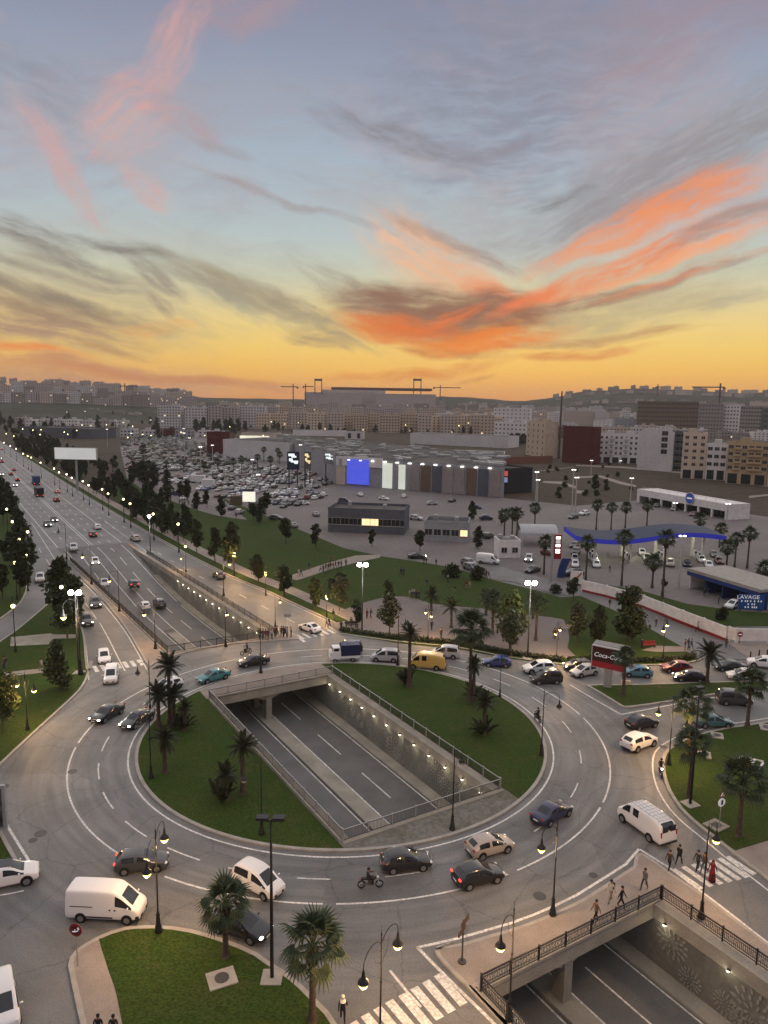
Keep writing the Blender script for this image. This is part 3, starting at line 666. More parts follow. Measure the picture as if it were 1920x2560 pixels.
line(PL('d3', [(75, 965), (300, 1240), (480, 1440)]), 0.18)
line(PL('b3', [(487, 266), (560, 310), (700, 392), (790, 441), (900, 420), (1100, 382), (1400, 330)]), 0.2)
line(offset(C_k, -0.85 if arC > 0 else 0.85), 0.16); line(offset(E_k[:60], 0.75), 0.15) if False else None
line(PL('c5', [(-60, 180), (10, 270), (68, 370), (160, 520), (248, 660)]), 0.22, sm=1.0)
line(PL('b1', [(-120, 700), (0, 618), (170, 458), (300, 340), (440, 215), (490, 150)]), 0.14, sm=1.0)
line(PL('c1', [(862, 890), (930, 1010), (1000, 1150), (1080, 1305)]), 0.17, sm=1.5)
line(PL('c1', [(700, 520), (850, 675), (980, 830), (1085, 970), (1180, 1130), (1268, 1290)]), 0.15, sm=1.0)
line(PL('c1', [(768, 1382), (757, 1240), (742, 1100), (728, 1010)]), 0.15, sm=1.0)
for a, c in (((788, 788), (832, 855)), ((338, 245), (356, 282)), ((398, 338), (430, 388)), ((740, 720), (765, 756))): line(PL('c1', [a, c]), 0.15)
line(PL('c5', [(0, 962), (100, 945), (205, 922)]), 0.14); line(PL('c5', [(-200, 990), (-60, 972)]), 0.14)
# sunken road
zf = lambda p: ZF(toHW(p)[0]) + 0.012
shx = lambda s: -2.3 * max(0.0, s - 35) / 70
for t, d0, ds, gp_, w in ((1.75, -106, 6.0, 5.0, .15), (-5.9, -104, 6.0, 5.0, .15)):
    dashes(lambda s, t=t: HW(s, t + shx(s)), d0, 118, ds, gp_, w, zf, 2.0)
for t in (-3.15, -0.9, 4.75, -8.2):
    dashes(lambda s, t=t: HW(s, t + shx(s)), -110, 120, 400, 1, .14, zf, 3.0)
# highway beyond the ramp
for t, w in ((-5.0, .2), (-4.3, .2), (2.6, .2), (-12.2, .2)):
    dashes(lambda s, t=t: HW(s, t), 123, 700, 900, 1, w, 0.03, 10)
for t in (-9.8, -7.4, -2.2, 0.2, 5.4, 8.2):
    dashes(lambda s, t=t: HW(s, t), 124, 600, 3.5, 6.5, .18, 0.03, 4)
dashes(lambda s: HW(s, tk(s) - 5.4), 40, 130, 3.0, 6.0, .14)
dashes(lambda s: HW(s, tk(s) - .5), 40, 400, 900, 1, .13, 0.03, 6)
dashes(lambda s: HW(s, lerp_knots([(60, 7.6), (105, 5.2), (150, 5.6)], s)), 45, 160, 900, 1, .13, 0.03, 6)
dashes(lambda s: HW(s, lerp_knots([(84, -14.0), (105, -14.8), (160, -13.5)], s)), 84, 165, 900, 1, .16, 0.03, 6)
# zebra crossings: one flat sheet per stripe
def zebra(k, stripes, w, ends=None):
    b0 = None; root = bpy.data.objects.new('pedestrian_crossing', None); COL.objects.link(root); root['kind'] = 'structure'
    for (x0, y0, x1, y1) in stripes:
        a, c = P(k, x0, y0), P(k, x1, y1); d = (c - a).normalized(); n = Vector((-d.y, d.x, 0)) * (w / 2)
        b = MB(); b.add([a + n, a - n, c - n, c + n], [(0, 1, 2, 3)]); b.v = [(v[0], v[1], 0.011) for v in b.v]; b.build('stripe', M['paint'], root)
zebra('d3', [(692, 1018, 1035, 1408), (540, 1104, 882, 1500), (388, 1190, 728, 1590), (235, 1275, 580, 1690), (65, 1362, 430, 1790), (-90, 1450, 280, 1890), (-250, 1540, 120, 1990), (-410, 1640, -40, 2090)], 0.58)
zebra('b5', [(1250, 195, 1372, 282), (1292, 184, 1416, 270), (1334, 174, 1458, 260), (1374, 164, 1498, 250), (1412, 156, 1536, 241), (1448, 148, 1570, 231), (1482, 141, 1602, 218)], 0.5)
zebra('c2', [(900, 716, 970, 752), (955, 704, 1022, 742), (1010, 694, 1076, 732), (1064, 686, 1128, 722), (1118, 678, 1180, 712), (1170, 672, 1232, 702), (918, 738, 975, 778)], 0.5)
zebra('c1', [(812, 1262, 842, 1312), (876, 1252, 908, 1302), (940, 1243, 973, 1292), (1006, 1233, 1038, 1282), (1070, 1224, 1106, 1276), (1132, 1216, 1168, 1266), (1194, 1208, 1234, 1256)], 0.52)
for mi_, (k, x, y, r) in enumerate((('b1', 430, 660, .45), ('b1', 240, 1028, .5), ('b1', 195, 1068, .35), ('d1', 1345, 900, .5), ('d2', 150, 97, .35), ('c6', 755, 440, .4), ('b1', 20, 750, .5))):
    p = P(k, x, y); b = MB(); b.lathe([(r, 0.004), (r, 0.012)], (p.x, p.y, 0), 14); o = b.build('manhole_cover', M['iron']); tag(o, 'round iron manhole cover ' + ('inside the white line on the left of the ring', 'in the left junction, larger of a close pair', 'in the left junction, smaller of a close pair', 'in the road by the lamp of the paved corner', 'in the road above the paved corner near the tip', 'in the road at the tip of the east lawn', 'in the road at the left edge')[mi_], 'manhole', 'manhole covers in the ring road')

# ------------------------------------------------------------------ railings
def bay_mesh(L, ornate):
    b = MB(); n = int(L / 0.13)
    for i in range(n):
        x = (i + .5) * L / n - L / 2; b.box((x, 0, .56), (.022, .022, .82))
    for z in (.14, .98): b.box((0, 0, z), (L, .045, .045))
    if ornate:
        b.box((0, 0, .80), (L, .04, .035)); b.box((0, 0, .34), (L, .04, .035))
        k = int(L / .33)
        for i in range(k):
            x = (i + .5) * L / k - L / 2; m = 8
            ring = [(x + .13 * math.cos(2 * math.pi * j / m), 0, .57 + .16 * math.sin(2 * math.pi * j / m)) for j in range(m + 1)]
            b.tube(ring, .014, 3, cap=False)
    return b
RAILM = {}
def railing(path, label, ornate=False, mat='iron', z0=0.16, bay=2.4):
    root = thing('railing', label, 'railing', (path[0].x, path[0].y, 0.0), 0, 'railings round the sunken road'); inv = root.location
    pts = []
    for a, c in zip(path, path[1:]):
        n = max(1, round((c - a).length / bay)); pts += [a + (c - a) * (i / n) for i in range(n)]
    pts.append(path[-1])
    pm = RAILM.setdefault('post' + mat, MB().box((0, 0, .55), (.09, .09, 1.1)).box((0, 0, 1.12), (.12, .12, .05)).mesh('post', M['galv'] if mat == 'pale' else M[mat]))
    hb = MB()
    for i, p in enumerate(pts):
        o = link('post', pm, root, (p.x - inv.x, p.y - inv.y, z0))
        if i < len(pts) - 1:
            q = pts[i + 1]; d = q - p; L = round(d.length, 1); an = math.atan2(d.y, d.x); o.rotation_euler = (0, 0, an)
            key = (L, ornate, mat)
            if key not in RAILM: RAILM[key] = bay_mesh(L - .08, ornate).mesh('panel', M['iron' if mat == 'pale' else mat])
            m = (p + q) / 2; o = link('panel', RAILM[key], root, (m.x - inv.x, m.y - inv.y, z0), an)
            hb.box((m.x - inv.x, m.y - inv.y, z0 + 1.03), (d.length, .075, .05), rz=an)
    hb.build('handrail', M['galv'] if mat == 'pale' else M[mat], root)
HWv = lambda s, t: HW(s, t, 0)
railing([HWv(-17.9, 6.95), HWv(16.1, 6.95)], 'grey railing on the right edge of the opening inside the roundabout', mat='pale')
railing([HWv(-17.9, -9.85), HWv(16.1, -9.85)], 'grey railing on the left edge of the opening inside the roundabout', mat='pale')
railing([HWv(-18.05, -9.85), HWv(-18.05, 6.95)], 'grey railing across the near end of the opening inside the roundabout', mat='pale')
railing([HWv(16.25, -9.85), HWv(16.25, 6.95)], 'grey railing on the bridge at the far end of the roundabout opening', mat='pale')
railing([HW(s, TR(s) + .1) for s in range(35, 106, 10)], 'long dark railing between the sunken highway and the right carriageway')
railing([HW(s, TL(s) - .1) for s in range(35, 106, 10)], 'long dark railing between the sunken highway and the left carriageway')
railing([HWv(34.65, -9.85), HWv(34.65, 6.95)], 'dark railing by the far crossing where people wait', mat='iron')
railing([HWv(-36.05, -9.85), HWv(-36.05, 6.95)], 'black ornamental railing on the bridge over the lower opening', True, 'black')
railing([HWv(-36.15, 7.0), HWv(-90, 7.0)], 'black ornamental railing running down the right side of the lower opening', True, 'black')
railing([HWv(-36.15, -9.9), HWv(-80, -9.9)], 'black ornamental railing running down the left side of the lower opening', True, 'black')
# ------------------------------------------------------------------ wall lamps and flower reliefs
M['wlamp'] = pbr('wall_lamp_glow', (1, .95, .8), emit=(1.0, .92, .72), estr=6, var=0)
wl_h = MB().box((0, -.05, .06), (.24, .22, .08)).mesh('housing', M['iron'])
wl_g = MB().lathe([(.04, -.16), (.09, -.12), (.115, -.04), (.10, .02)], n=10).mesh('globe', M['wlamp'], True)
def wall_lamp(s, label, group, T=6.06, z=-0.78, power=0.0):
    p = HW(s, T + (TR(s) - 6.85), max(z, ZF(s) + 1)); o = thing('wall_lamp', label, 'lamp', p, R(31.5) , group)
    link('housing', wl_h, o); link('globe', wl_g, o)
    if power:
        l = bpy.data.lights.get('wall_light') or bpy.data.lights.new('wall_light', 'POINT'); l.energy = power; l.color = (1, .88, .62); l.shadow_soft_size = .15
        lo = link('lamp_light', l, o, (-.35, 0, -.35))
for i in range(12): wall_lamp(-16.2 + i * 2.86, ORD[i] + ' small wall lamp from the near end of the roundabout opening', 'wall lamps inside the roundabout opening', power=9)
for i in range(14): wall_lamp(37 + i * 3.3, ORD[i] + ' small wall lamp up the highway ramp from the far crossing', 'wall lamps along the highway ramp', power=7)
for i in range(8): wall_lamp(-37.2 - i * 5.0, ORD[i] + ' glowing wall lamp down from the corner of the lower opening', 'wall lamps of the lower opening', power=16)
M['relief'] = pbr('pale_relief', (0.29, 0.275, 0.235), 0.7, 0.2, var=0.1)
def on_wall(k, x, y, T=6.3):
    d = ray(*zp(k, x, y)); A = toHW((d.x, d.y)); o_ = toHW((0, 0)); z_ = toHW((0.0, 0.0))
    dt = d.dot(HN); t0 = (-OC).dot(HN); u = (T - t0) / dt
    p = d * u; return (p - OC).dot(HU), CAM_H + d.z * u
def flower(k, x, y, r):
    s, z = on_wall(k, x, y); b = MB()
    rings = ((.40, 8, .1), (.70, 12, .12), (1.0, 16, .12))
    for rr, n, e in rings:
        for i in range(n):
            a = 2 * math.pi * i / n + rr; ca, sa = math.cos(a), math.sin(a); L = .115 * r * (1 + rr * .4); Wd = .055 * r * (0.7 + rr * .6)
            vs = []
            for j in range(6):
                t = 2 * math.pi * j / 6; u, v = L * math.cos(t), Wd * math.sin(t)
                vs.append((rr * r * ca + u * ca - v * sa, rr * r * sa + u * sa + v * ca))
            ring0 = [HW(s + q[0], 6.3, z + q[1]) for q in vs]; ring1 = [HW(s + q[0] * .97 + rr * r * ca * .03, 6.23, z + q[1]) for q in vs]
            b.add(ring0 + ring1, [(j, (j + 1) % 6, 6 + (j + 1) % 6, 6 + j) for j in range(6)] + [tuple(range(6, 12))])
    o = b.build('flower_relief', M['relief'], wallR)
for q in (('b2', 572, 345, 1.15), ('b2', 625, 420, .8), ('b2', 745, 470, .7), ('b2', 792, 560, 1.25), ('b2', 860, 545, .7), ('b2', 840, 615, .6), ('b2', 1022, 685, 1.0), ('b2', 1072, 768, 1.0), ('b2', 1132, 745, .75), ('b2', 965, 610, .5),
          ('d2', 832, 672, 1.15), ('d2', 985, 1005, .8), ('d2', 1290, 1215, .8), ('d2', 1540, 1300, 1.5), ('d2', 1450, 1400, .9)): flower(*q)

# ------------------------------------------------------------------ vehicles
M['cpaint'] = pbr('car_paint', (.5, .5, .5), 0.32, 0.5, var=0.0, objcol=True, coat=0.6)
M['glass'] = pbr('dark_car_glass', (0.012, 0.014, 0.016), 0.06, 0.6, var=0)
M['tyre'] = pbr('tyre_rubber', (0.012, 0.012, 0.012), 0.8, 0.2, var=0)
M['rim'] = pbr('wheel_rim', (0.30, 0.30, 0.31), 0.35, 0.5, metal=0.7, var=0)
M['trim'] = pbr('black_plastic_trim', (0.018, 0.018, 0.018), 0.6, 0.3, var=0)
M['hl'] = pbr('headlamp_lens', (0.75, 0.75, 0.72), 0.1, 0.6, var=0)
M['hl_on'] = pbr('headlamp_lit', (1, 1, 1), emit=(1, .93, .8), estr=9, var=0)
M['tl'] = pbr('tail_lamp_lens', (0.32, 0.012, 0.01), 0.25, 0.5, var=0)
M['tl_on'] = pbr('tail_lamp_lit', (0.5, 0.02, 0.02), emit=(1, .06, .04), estr=2.5, var=0)
M['plate'] = pbr('number_plate', (0.7, 0.7, 0.66), 0.5, 0.3, var=0)
M['white'] = pbr('white_metal', (0.75, 0.74, 0.72), 0.5, 0.3, var=0.04)
# station: x (0 front .. 1 rear), width, bottom, belt height, roof half width (of width), roof height
ST = {
 'hatch': dict(L=4.0, W=1.74, fr=.205, rr=.80, tr=.31, gl=(4, 9), ws=(3, 5), rw=(9, 10), pil=(7,), st=[
   (0, .74, .30, .56, .62, .60), (.025, .90, .20, .66, .74, .71), (.13, .99, .18, .78, .80, .83), (.255, 1, .18, .90, .83, .94), (.30, 1, .18, .92, .83, 1.02),
   (.45, 1, .18, .93, .76, 1.41), (.585, 1, .18, .94, .75, 1.47), (.615, 1, .18, .94, .75, 1.47), (.70, 1, .18, .95, .745, 1.46), (.87, .99, .18, .98, .72, 1.38), (.965, .95, .24, .98, .74, 1.04), (.985, .92, .26, .86, .74, .93), (1, .84, .32, .62, .62, .70)]),
 'sedan': dict(L=4.45, W=1.76, fr=.20, rr=.79, tr=.315, gl=(4, 9), ws=(3, 5), rw=(8, 10), pil=(6,), st=[
   (0, .74, .30, .54, .62, .58), (.025, .90, .20, .64, .74, .69), (.13, .99, .18, .76, .80, .81), (.25, 1, .18, .88, .83, .92), (.295, 1, .18, .90, .82, 1.0),
   (.43, 1, .18, .91, .75, 1.37), (.53, 1, .18, .92, .74, 1.42), (.555, 1, .18, .92, .74, 1.42), (.68, 1, .18, .93, .72, 1.37), (.78, 1, .18, .95, .74, 1.15), (.825, .99, .2, .96, .80, 1.0), (.965, .93, .24, .92, .78, .98), (1, .82, .32, .66, .62, .74)]),
 'suv': dict(L=4.4, W=1.84, fr=.195, rr=.80, tr=.36, gl=(4, 9), ws=(3, 5), rw=(9, 10), pil=(7,), st=[
   (0, .78, .36, .68, .66, .74), (.02, .92, .26, .80, .76, .88), (.12, 1, .24, .94, .82, 1.0), (.245, 1, .24, 1.04, .84, 1.09), (.285, 1, .24, 1.06, .84, 1.16),
   (.42, 1, .24, 1.07, .78, 1.58), (.565, 1, .24, 1.08, .77, 1.65), (.595, 1, .24, 1.08, .77, 1.65), (.72, 1, .24, 1.09, .765, 1.64), (.89, .99, .24, 1.11, .74, 1.56), (.97, .96, .3, 1.10, .76, 1.16), (.988, .93, .32, .98, .74, 1.04), (1, .86, .38, .74, .64, .82)]),
 'mpv': dict(L=4.1, W=1.74, fr=.19, rr=.79, tr=.31, gl=(4, 9), ws=(3, 5), rw=(9, 10), pil=(7,), st=[
   (0, .78, .32, .62, .66, .68), (.02, .92, .22, .76, .76, .82), (.09, .99, .2, .90, .82, .96), (.17, 1, .2, 1.00, .85, 1.05), (.20, 1, .2, 1.02, .85, 1.12),
   (.37, 1, .2, 1.04, .82, 1.70), (.52, 1, .2, 1.05, .82, 1.80), (.555, 1, .2, 1.05, .82, 1.81), (.74, 1, .2, 1.06, .82, 1.81), (.955, .99, .2, 1.06, .80, 1.74), (.982, .98, .24, 1.06, .86, 1.12), (.99, .96, .26, .94, .84, 1.0), (1, .92, .3, .7, .74, .76)]),
 'van': dict(L=5.6, W=2.02, fr=.165, rr=.79, tr=.35, gl=(4, 6), ws=(3, 5), rw=(99, 99), pil=(), st=[
   (0, .80, .36, .74, .66, .84), (.015, .93, .26, .92, .78, 1.02), (.06, 1, .24, 1.1, .82, 1.20), (.105, 1, .24, 1.24, .85, 1.34), (.13, 1, .24, 1.28, .85, 1.44),
   (.255, 1, .24, 1.30, .83, 2.16), (.33, 1, .24, 1.32, .86, 2.36), (.36, 1, .24, 1.34, .88, 2.44), (.60, 1, .24, 1.34, .88, 2.47), (.97, 1, .24, 1.34, .88, 2.45), (.99, .99, .26, 1.34, .87, 2.40), (.996, .98, .28, 1.3, .84, 2.3), (1, .95, .34, 1.2, .8, 2.2)]),
 'oldvan': dict(L=5.2, W=1.96, fr=.16, rr=.77, tr=.35, gl=(4, 8), ws=(3, 5), rw=(10, 11), pil=(6,), st=[
   (0, .80, .40, .80, .68, .92), (.012, .93, .32, .98, .80, 1.08), (.06, 1, .3, 1.12, .86, 1.20), (.115, 1, .3, 1.22, .88, 1.30), (.135, 1, .3, 1.25, .88, 1.38),
   (.225, 1, .3, 1.27, .88, 2.04), (.33, 1, .3, 1.28, .90, 2.16), (.36, 1, .3, 1.28, .90, 2.17), (.52, 1, .3, 1.28, .90, 2.18), (.60, 1, .3, 1.28, .90, 2.18), (.985, 1, .3, 1.32, .88, 2.12), (.992, .99, .32, 1.3, .88, 1.36), (1, .96, .36, 1.0, .82, 1.06)]),
}
def car_stations(kind):
    d = ST[kind]; L, hw = d['L'], d['W'] / 2; rings = []
    for (x, w, zb, zbelt, wr, zr) in d['st']:
        X = L / 2 - x * L; w *= hw; wr = wr * w; zm = zb + (zbelt - zb) * .48
        half = [(0, zb), (w * .82, zb), (w * .985, zb + .10), (w, zm), (w * .965, zbelt), (wr + (w * .965 - wr) * .06, zr - .045), (wr * .84, zr), (0, zr + .025)]
        rings.append([(X, y, z) for y, z in half] + [(X, -y, z) for y, z in half[-2:0:-1]])
    return rings
def car_body(kind, sub=2):
    d = ST[kind]; rings = car_stations(kind); n = len(rings[0]); vs = [v for r in rings for v in r]; fs, mi = [], []
    for i in range(len(rings) - 1):
        for k in range(n):
            fs.append((i * n + k, (i + 1) * n + k, (i + 1) * n + (k + 1) % n, i * n + (k + 1) % n))
            g = 0; kk = k if k < 7 else 13 - k; right = k < 7
            if d['ws'][0] < i + 1 <= d['ws'][1] and kk == 6: g = 1
            elif d['rw'][0] <= i < d['rw'][1] and kk == 6: g = 2
            elif kk == 4 and d['ws'][0] <= i < d['gl'][1] and (i + 1) not in d['pil'] and i not in (): g = 3 if right else 4
            if g in (3, 4) and i in [p - 1 for p in d['pil']] and False: g = 0
            mi.append(g)
    for p in d['pil']:
        for k in (4, 9):
            mi[(p - 1) * n + k] = mi[(p - 1) * n + k]
            if len(rings) > p: mi[p * n + k] = mi[p * n + k]
    for p in d['pil']:                              # narrow span between two stations is the door pillar
        for k in (4, 9): mi[(p - 1) * n + k] = 3 if k == 4 else 4; mi[(p) * n + k] = 3 if k == 4 else 4
        for k in (4, 9):
            j = p if kind in ('sedan', 'oldvan') else p - 1
            mi[j * n + k] = 0
    fs.append(tuple(range(n))); mi.append(0); fs.append(tuple(range((len(rings) - 1) * n, len(rings) * n))[::-1]); mi.append(0)
    me = bpy.data.meshes.new('tmp'); me.from_pydata(vs, [], fs)
    for q in range(5): me.materials.append(M['cpaint'])
    me.polygons.foreach_set('material_index', mi); me.update()
    o = bpy.data.objects.new('tmp', me); COL.objects.link(o); md = o.modifiers.new('s', 'SUBSURF'); md.levels = sub; md.render_levels = sub
    bpy.context.view_layer.update()
    ev = bpy.data.meshes.new_from_object(o.evaluated_get(bpy.context.evaluated_depsgraph_get()))
    bpy.data.objects.remove(o); bpy.data.meshes.remove(me)
    V = np.empty(len(ev.vertices) * 3, np.float32); ev.vertices.foreach_get('co', V); V = V.reshape(-1, 3)
    groups = {q: [] for q in range(5)}
    for p in ev.polygons: groups[p.material_index].append(tuple(p.vertices))
    bpy.data.meshes.remove(ev); out = {}
    for q, fl in groups.items():
        if not fl: continue
        ids = sorted({i for f in fl for i in f}); mp = {a: b for b, a in enumerate(ids)}
        out[q] = ([tuple(V[i]) for i in ids], [tuple(mp[i] for i in f) for f in fl])
    return out
def ellipsoid(b, c, r, mi=0, n=8, m=5):
    vs, fs = [], []
    for j in range(m + 1):
        ph = math.pi * j / m - math.pi / 2
        for k in range(n):
            a = 2 * math.pi * k / n; vs.append((c[0] + r[0] * math.cos(ph) * math.cos(a), c[1] + r[1] * math.cos(ph) * math.sin(a), c[2] + r[2] * math.sin(ph)))
    for j in range(m):
        for k in range(n): fs.append((j * n + k, j * n + (k + 1) % n, (j + 1) * n + (k + 1) % n, (j + 1) * n + k))
    return b.add(vs, fs, mi)
def disc_y(b, x, y0, y1, z, r, n=14, mi=0, r1=None):
    b.tube([(x, y0, z), (x, y1, z)], [r, r1 or r], n, mi); return b
def wheel_mesh(r, key):
    t = MB(); disc_y(t, 0, -.1, .1, 0, r, 16); tm = t.mesh('tyre', M['tyre'], False)
    h = MB(); disc_y(h, 0, .05, .112, 0, r * .66, 12)
    for i in range(5):
        a = 2 * math.pi * i / 5; h.box((math.cos(a) * r * .36, .118, math.sin(a) * r * .36), (.05, .02, .05))
    hm = h.mesh('rim', M['rim']); return tm, hm
WM = {}
def make_vehicle(kind, name, cat, lit_f=False, lit_r=False, rack=False):
    d = ST[kind]; L, hw = d['L'], d['W'] / 2; st = d['st']
    root = thing(name, 'vehicle', cat); g = car_body(kind)
    nm = {0: 'body', 1: 'windscreen', 2: 'rear_window', 3: 'side_window', 4: 'side_window'}
    for q, (v, f) in g.items():
        b = MB(); b.add(v, f); o = b.build(nm[q], M['cpaint'] if q == 0 else M['glass'], root, True)
    if d['tr'] not in WM: WM[d['tr']] = wheel_mesh(d['tr'], kind)
    tm, hm = WM[d['tr']]
    for fx in (d['fr'], d['rr']):
        X = L / 2 - fx * L
        for s in (1, -1):
            ar = MB(); disc_y(ar, X, s * (hw - .30), s * (hw + .004), d['tr'] + .035, d['tr'] + .075, 16); ar.build('wheel_arch', M['trim'], root)
            w = bpy.data.objects.new('wheel', None); COL.objects.link(w); w.parent = root; w.location = (X, s * (hw - .075), d['tr']); w.rotation_euler = (0, 0, 0 if s > 0 else math.pi)
            link('tyre', tm, w); link('rim', hm, w)
    zf_ = st[1][3]; zr_ = st[-3][3]; van = kind in ('van', 'oldvan', 'mpv')
    for s in (1, -1):
        b = MB(); ellipsoid(b, (L / 2 - .022 * L - .06, s * hw * .70, zf_ - .04), (.13, .19, .085)); b.build('headlight', M['hl_on' if lit_f else 'hl'], root, True)
        b = MB()
        if van: b.box((-L / 2 + .035, s * hw * .84, zr_ - .12), (.07, .14, .46))
        else: ellipsoid(b, (-L / 2 + .075, s * hw * .74, zr_ - .06), (.09, .19, .09))
        b.build('tail_light', M['tl_on' if lit_r else 'tl'], root, not van)
        b = MB(); ellipsoid(b, (L / 2 - st[4][0] * L - .08, s * (hw + .08), st[4][3] + .07), (.07, .12, .075)); b.build('wing_mirror', M['cpaint'], root, True)
    b = MB(); b.box((L / 2 - .035, 0, st[0][2] + .12), (.10, hw * 1.15, .16)); b.build('bumper', M['trim'], root); b = MB(); b.box((-L / 2 + .035, 0, st[-1][2] + .05), (.10, hw * 1.3, .12)); b.build('bumper', M['trim'], root)
    b = MB(); b.box((-L / 2 - .012, 0, st[-1][3] - .02 if not van else .62), (.02, .50, .11)); b.build('rear_plate', M['plate'], root)
    b = MB(); b.box((L / 2 + .022, 0, st[0][2] + .14), (.02, .50, .10)); b.build('front_plate', M['plate'], root)
    if kind in ('van',):
        for s in (1, -1):
            for c_, d_ in (((-.5, s * (hw + .004), .52), (2.6, .03, .09)), ((-1.55, s * (hw - .012), 1.30), (1.7, .03, .035)), ((.62, s * (hw - .004), 1.12), (.12, .03, .10)), ((1.0, s * (hw - .004), 1.12), (.12, .03, .10)), ((L / 2 - .5, s * (hw - .14), .50), (.9, .22, .36))):
                b = MB(); b.box(c_, d_); b.build('side_trim', M['trim'], root)
    if kind == 'oldvan':
        b = MB()
        for s in (.42, -.42): b.box((-L / 2 + .015, s, 1.62), (.05, .56, .50))
        b.build('rear_window', M['glass'], root)
        b = MB(); b.box((-L / 2 - .06, 0, .42), (.14, 1.7, .1)); b.build('step', M['trim'], root)
    if rack:
        b = MB(); z = 2.30
        for s in (1, -1): b.tube([(1.15, s * .78, z), (-2.3, s * .78, z)], .025, 5)
        for i in range(9): b.tube([(1.15 - i * .43, -.78, z), (1.15 - i * .43, .78, z)], .018, 5)
        for s in (-.4, 0, .4): b.tube([(1.15, s, z), (-2.3, s, z)], .014, 4)
        for i in range(4):
            for s in (1, -1): b.tube([(1.0 - i * 1.05, s * .78, z), (1.0 - i * 1.05, s * .80, 2.08)], .02, 4)
        b.build('roof_rack', M['galv'], root)
    return root
def make_truck():
    root = thing('small_truck', 'truck', 'truck')
    b = MB(); b.box((1.25, 0, 1.05), (1.5, 1.75, 1.0)); b.box((1.08, 0, 1.85), (1.15, 1.65, .62), taper=.9); b.build('cab', M['white'], root)
    b = MB(); b.box((1.67, 0, 1.86), (.06, 1.4, .42)); b.build('windscreen', M['glass'], root)
    for s in (1, -1): b = MB(); b.box((1.12, s * .80, 1.86), (.7, .06, .36)); b.build('side_window', M['glass'], root)
    b = MB(); b.box((-.9, 0, .78), (2.7, 1.7, .36)); b.build('flatbed', M['white'], root)
    b = MB(); b.box((-.9, 0, 1.72), (2.7, 1.78, 1.5), taper=.96); b.build('tarpaulin', pbr('blue_tarpaulin', (.012, .022, .07), .6, .3, var=.25, scale=3, bump=.3, bscale=6, local=True), root)
    tm, hm = WM[.31]
    for X in (1.3, -1.2):
        for s in (1, -1):
            w = bpy.data.objects.new('wheel', None); COL.objects.link(w); w.parent = root; w.location = (X, s * .80, .31); w.rotation_euler = (0, 0, 0 if s > 0 else math.pi); link('tyre', tm, w); link('rim', hm, w)
    for s in (1, -1): b = MB(); ellipsoid(b, (2.0, s * .62, .85), (.06, .16, .1)); b.build('headlight', M['hl'], root)
    return root
def far_mesh(kind, lit_f=False, lit_r=False, sub=1):
    d = ST[kind]; L, hw = d['L'], d['W'] / 2; st = d['st']; b = MB()
    for q, (v, f) in car_body(kind, sub).items(): b.add(v, f, 0 if q == 0 else 1)
    for fx in (d['fr'], d['rr']):
        for s in (1, -1): disc_y(b, L / 2 - fx * L, s * (hw - .2), s * (hw + .02), d['tr'], d['tr'], 8, 2)
    for s in (1, -1):
        b.box((L / 2 - .03 * L, s * hw * .68, st[1][3] - .04), (.22, .32, .15), 3); b.box((-L / 2 + .05, s * hw * .72, st[-3][3] - .08), (.14, .28, .16), 4)
    return b.mesh('far_car', [M['cpaint'], M['glass'], M['tyre'], M['hl_on' if lit_f else 'hl'], M['tl_on' if lit_r else 'tl']], True)
COLR = dict(white=(.72, .70, .68), black=(.010, .010, .012), dgrey=(.045, .045, .048), grey=(.16, .16, .165), silver=(.40, .40, .40), beige=(.36, .30, .25), navy=(.012, .016, .055), blue=(.02, .04, .16),
            teal=(.035, .19, .20), teal2=(.04, .11, .125), red=(.16, .015, .016), yellow=(.62, .40, .10), dred=(.10, .012, .014), skyblue=(.06, .17, .24), brown=(.07, .05, .04))
PROTO = {}
def vehicle(kind, col, k, cx, cy, fx, fy, label, lf=False, lr=False, cat='car', name=None, rack=False, z=0.7, group=None, zc=0.0):
    name = name or {'hatch': 'hatchback_car', 'sedan': 'saloon_car', 'suv': 'suv', 'mpv': 'small_van', 'van': 'panel_van', 'oldvan': 'van'}[kind]
    key = (kind, lf, lr, rack, name)
    if key not in PROTO: PROTO[key] = make_vehicle(kind, name, cat, lf, lr, rack)
    c, f = P(k, cx, cy, z), P(k, fx, fy, z); d = f - c
    return place(PROTO[key], (c.x, c.y, zc), math.atan2(d.y, d.x), label, group, COLR[col])
V = vehicle
V('hatch', 'dgrey', 'c5', 1225, 650, 1440, 628, 'dark grey hatchback with lit tail light on the near ring above the white van', False, True)
_v = V('van', 'white', 'c5', 925, 1000, 1235, 1015, 'tall white panel van stopped beside the lower grass median', z=1.15, cat='van')
_w = V('suv', 'white', 'c5', 60, 782, 345, 722, 'white car with dark sunroof cut off by the left edge')
V('mpv', 'white', 'c8', 575, 120, 745, 205, 'small white van with dark bumper coming round the near ring', cat='van', z=.85)
V('sedan', 'black', 'c8', 420, 500, 590, 560, 'black saloon with lit headlights half behind the left palm of the lower median', True)
V('hatch', 'black', 'd1', 190, 575, 400, 552, 'black hatchback just below the paved end of the central island')
V('hatch', 'beige', 'd1', 915, 445, 1105, 392, 'beige hatchback on the inner lane next to the central island')
V('hatch', 'black', 'd1', 815, 695, 1015, 645, 'black hatchback with lit red tail light below the beige car', False, True)
V('sedan', 'navy', 'd1', 1450, 160, 1580, 88, 'dark navy saloon on the right bend of the ring behind a street lamp')
V('oldvan', 'white', 'c6', 605, 1060, 420, 930, 'old white van with a roof rack waiting at the right exit', cat='van', rack=True, z=1.1)
V('suv', 'white', 'c6', 545, 385, 640, 350, 'white car leaving the ring at the right beside the east lawn')
V('hatch', 'black', 'c6', 570, 215, 672, 192, 'black hatchback leaving the ring at the right beyond the white car')
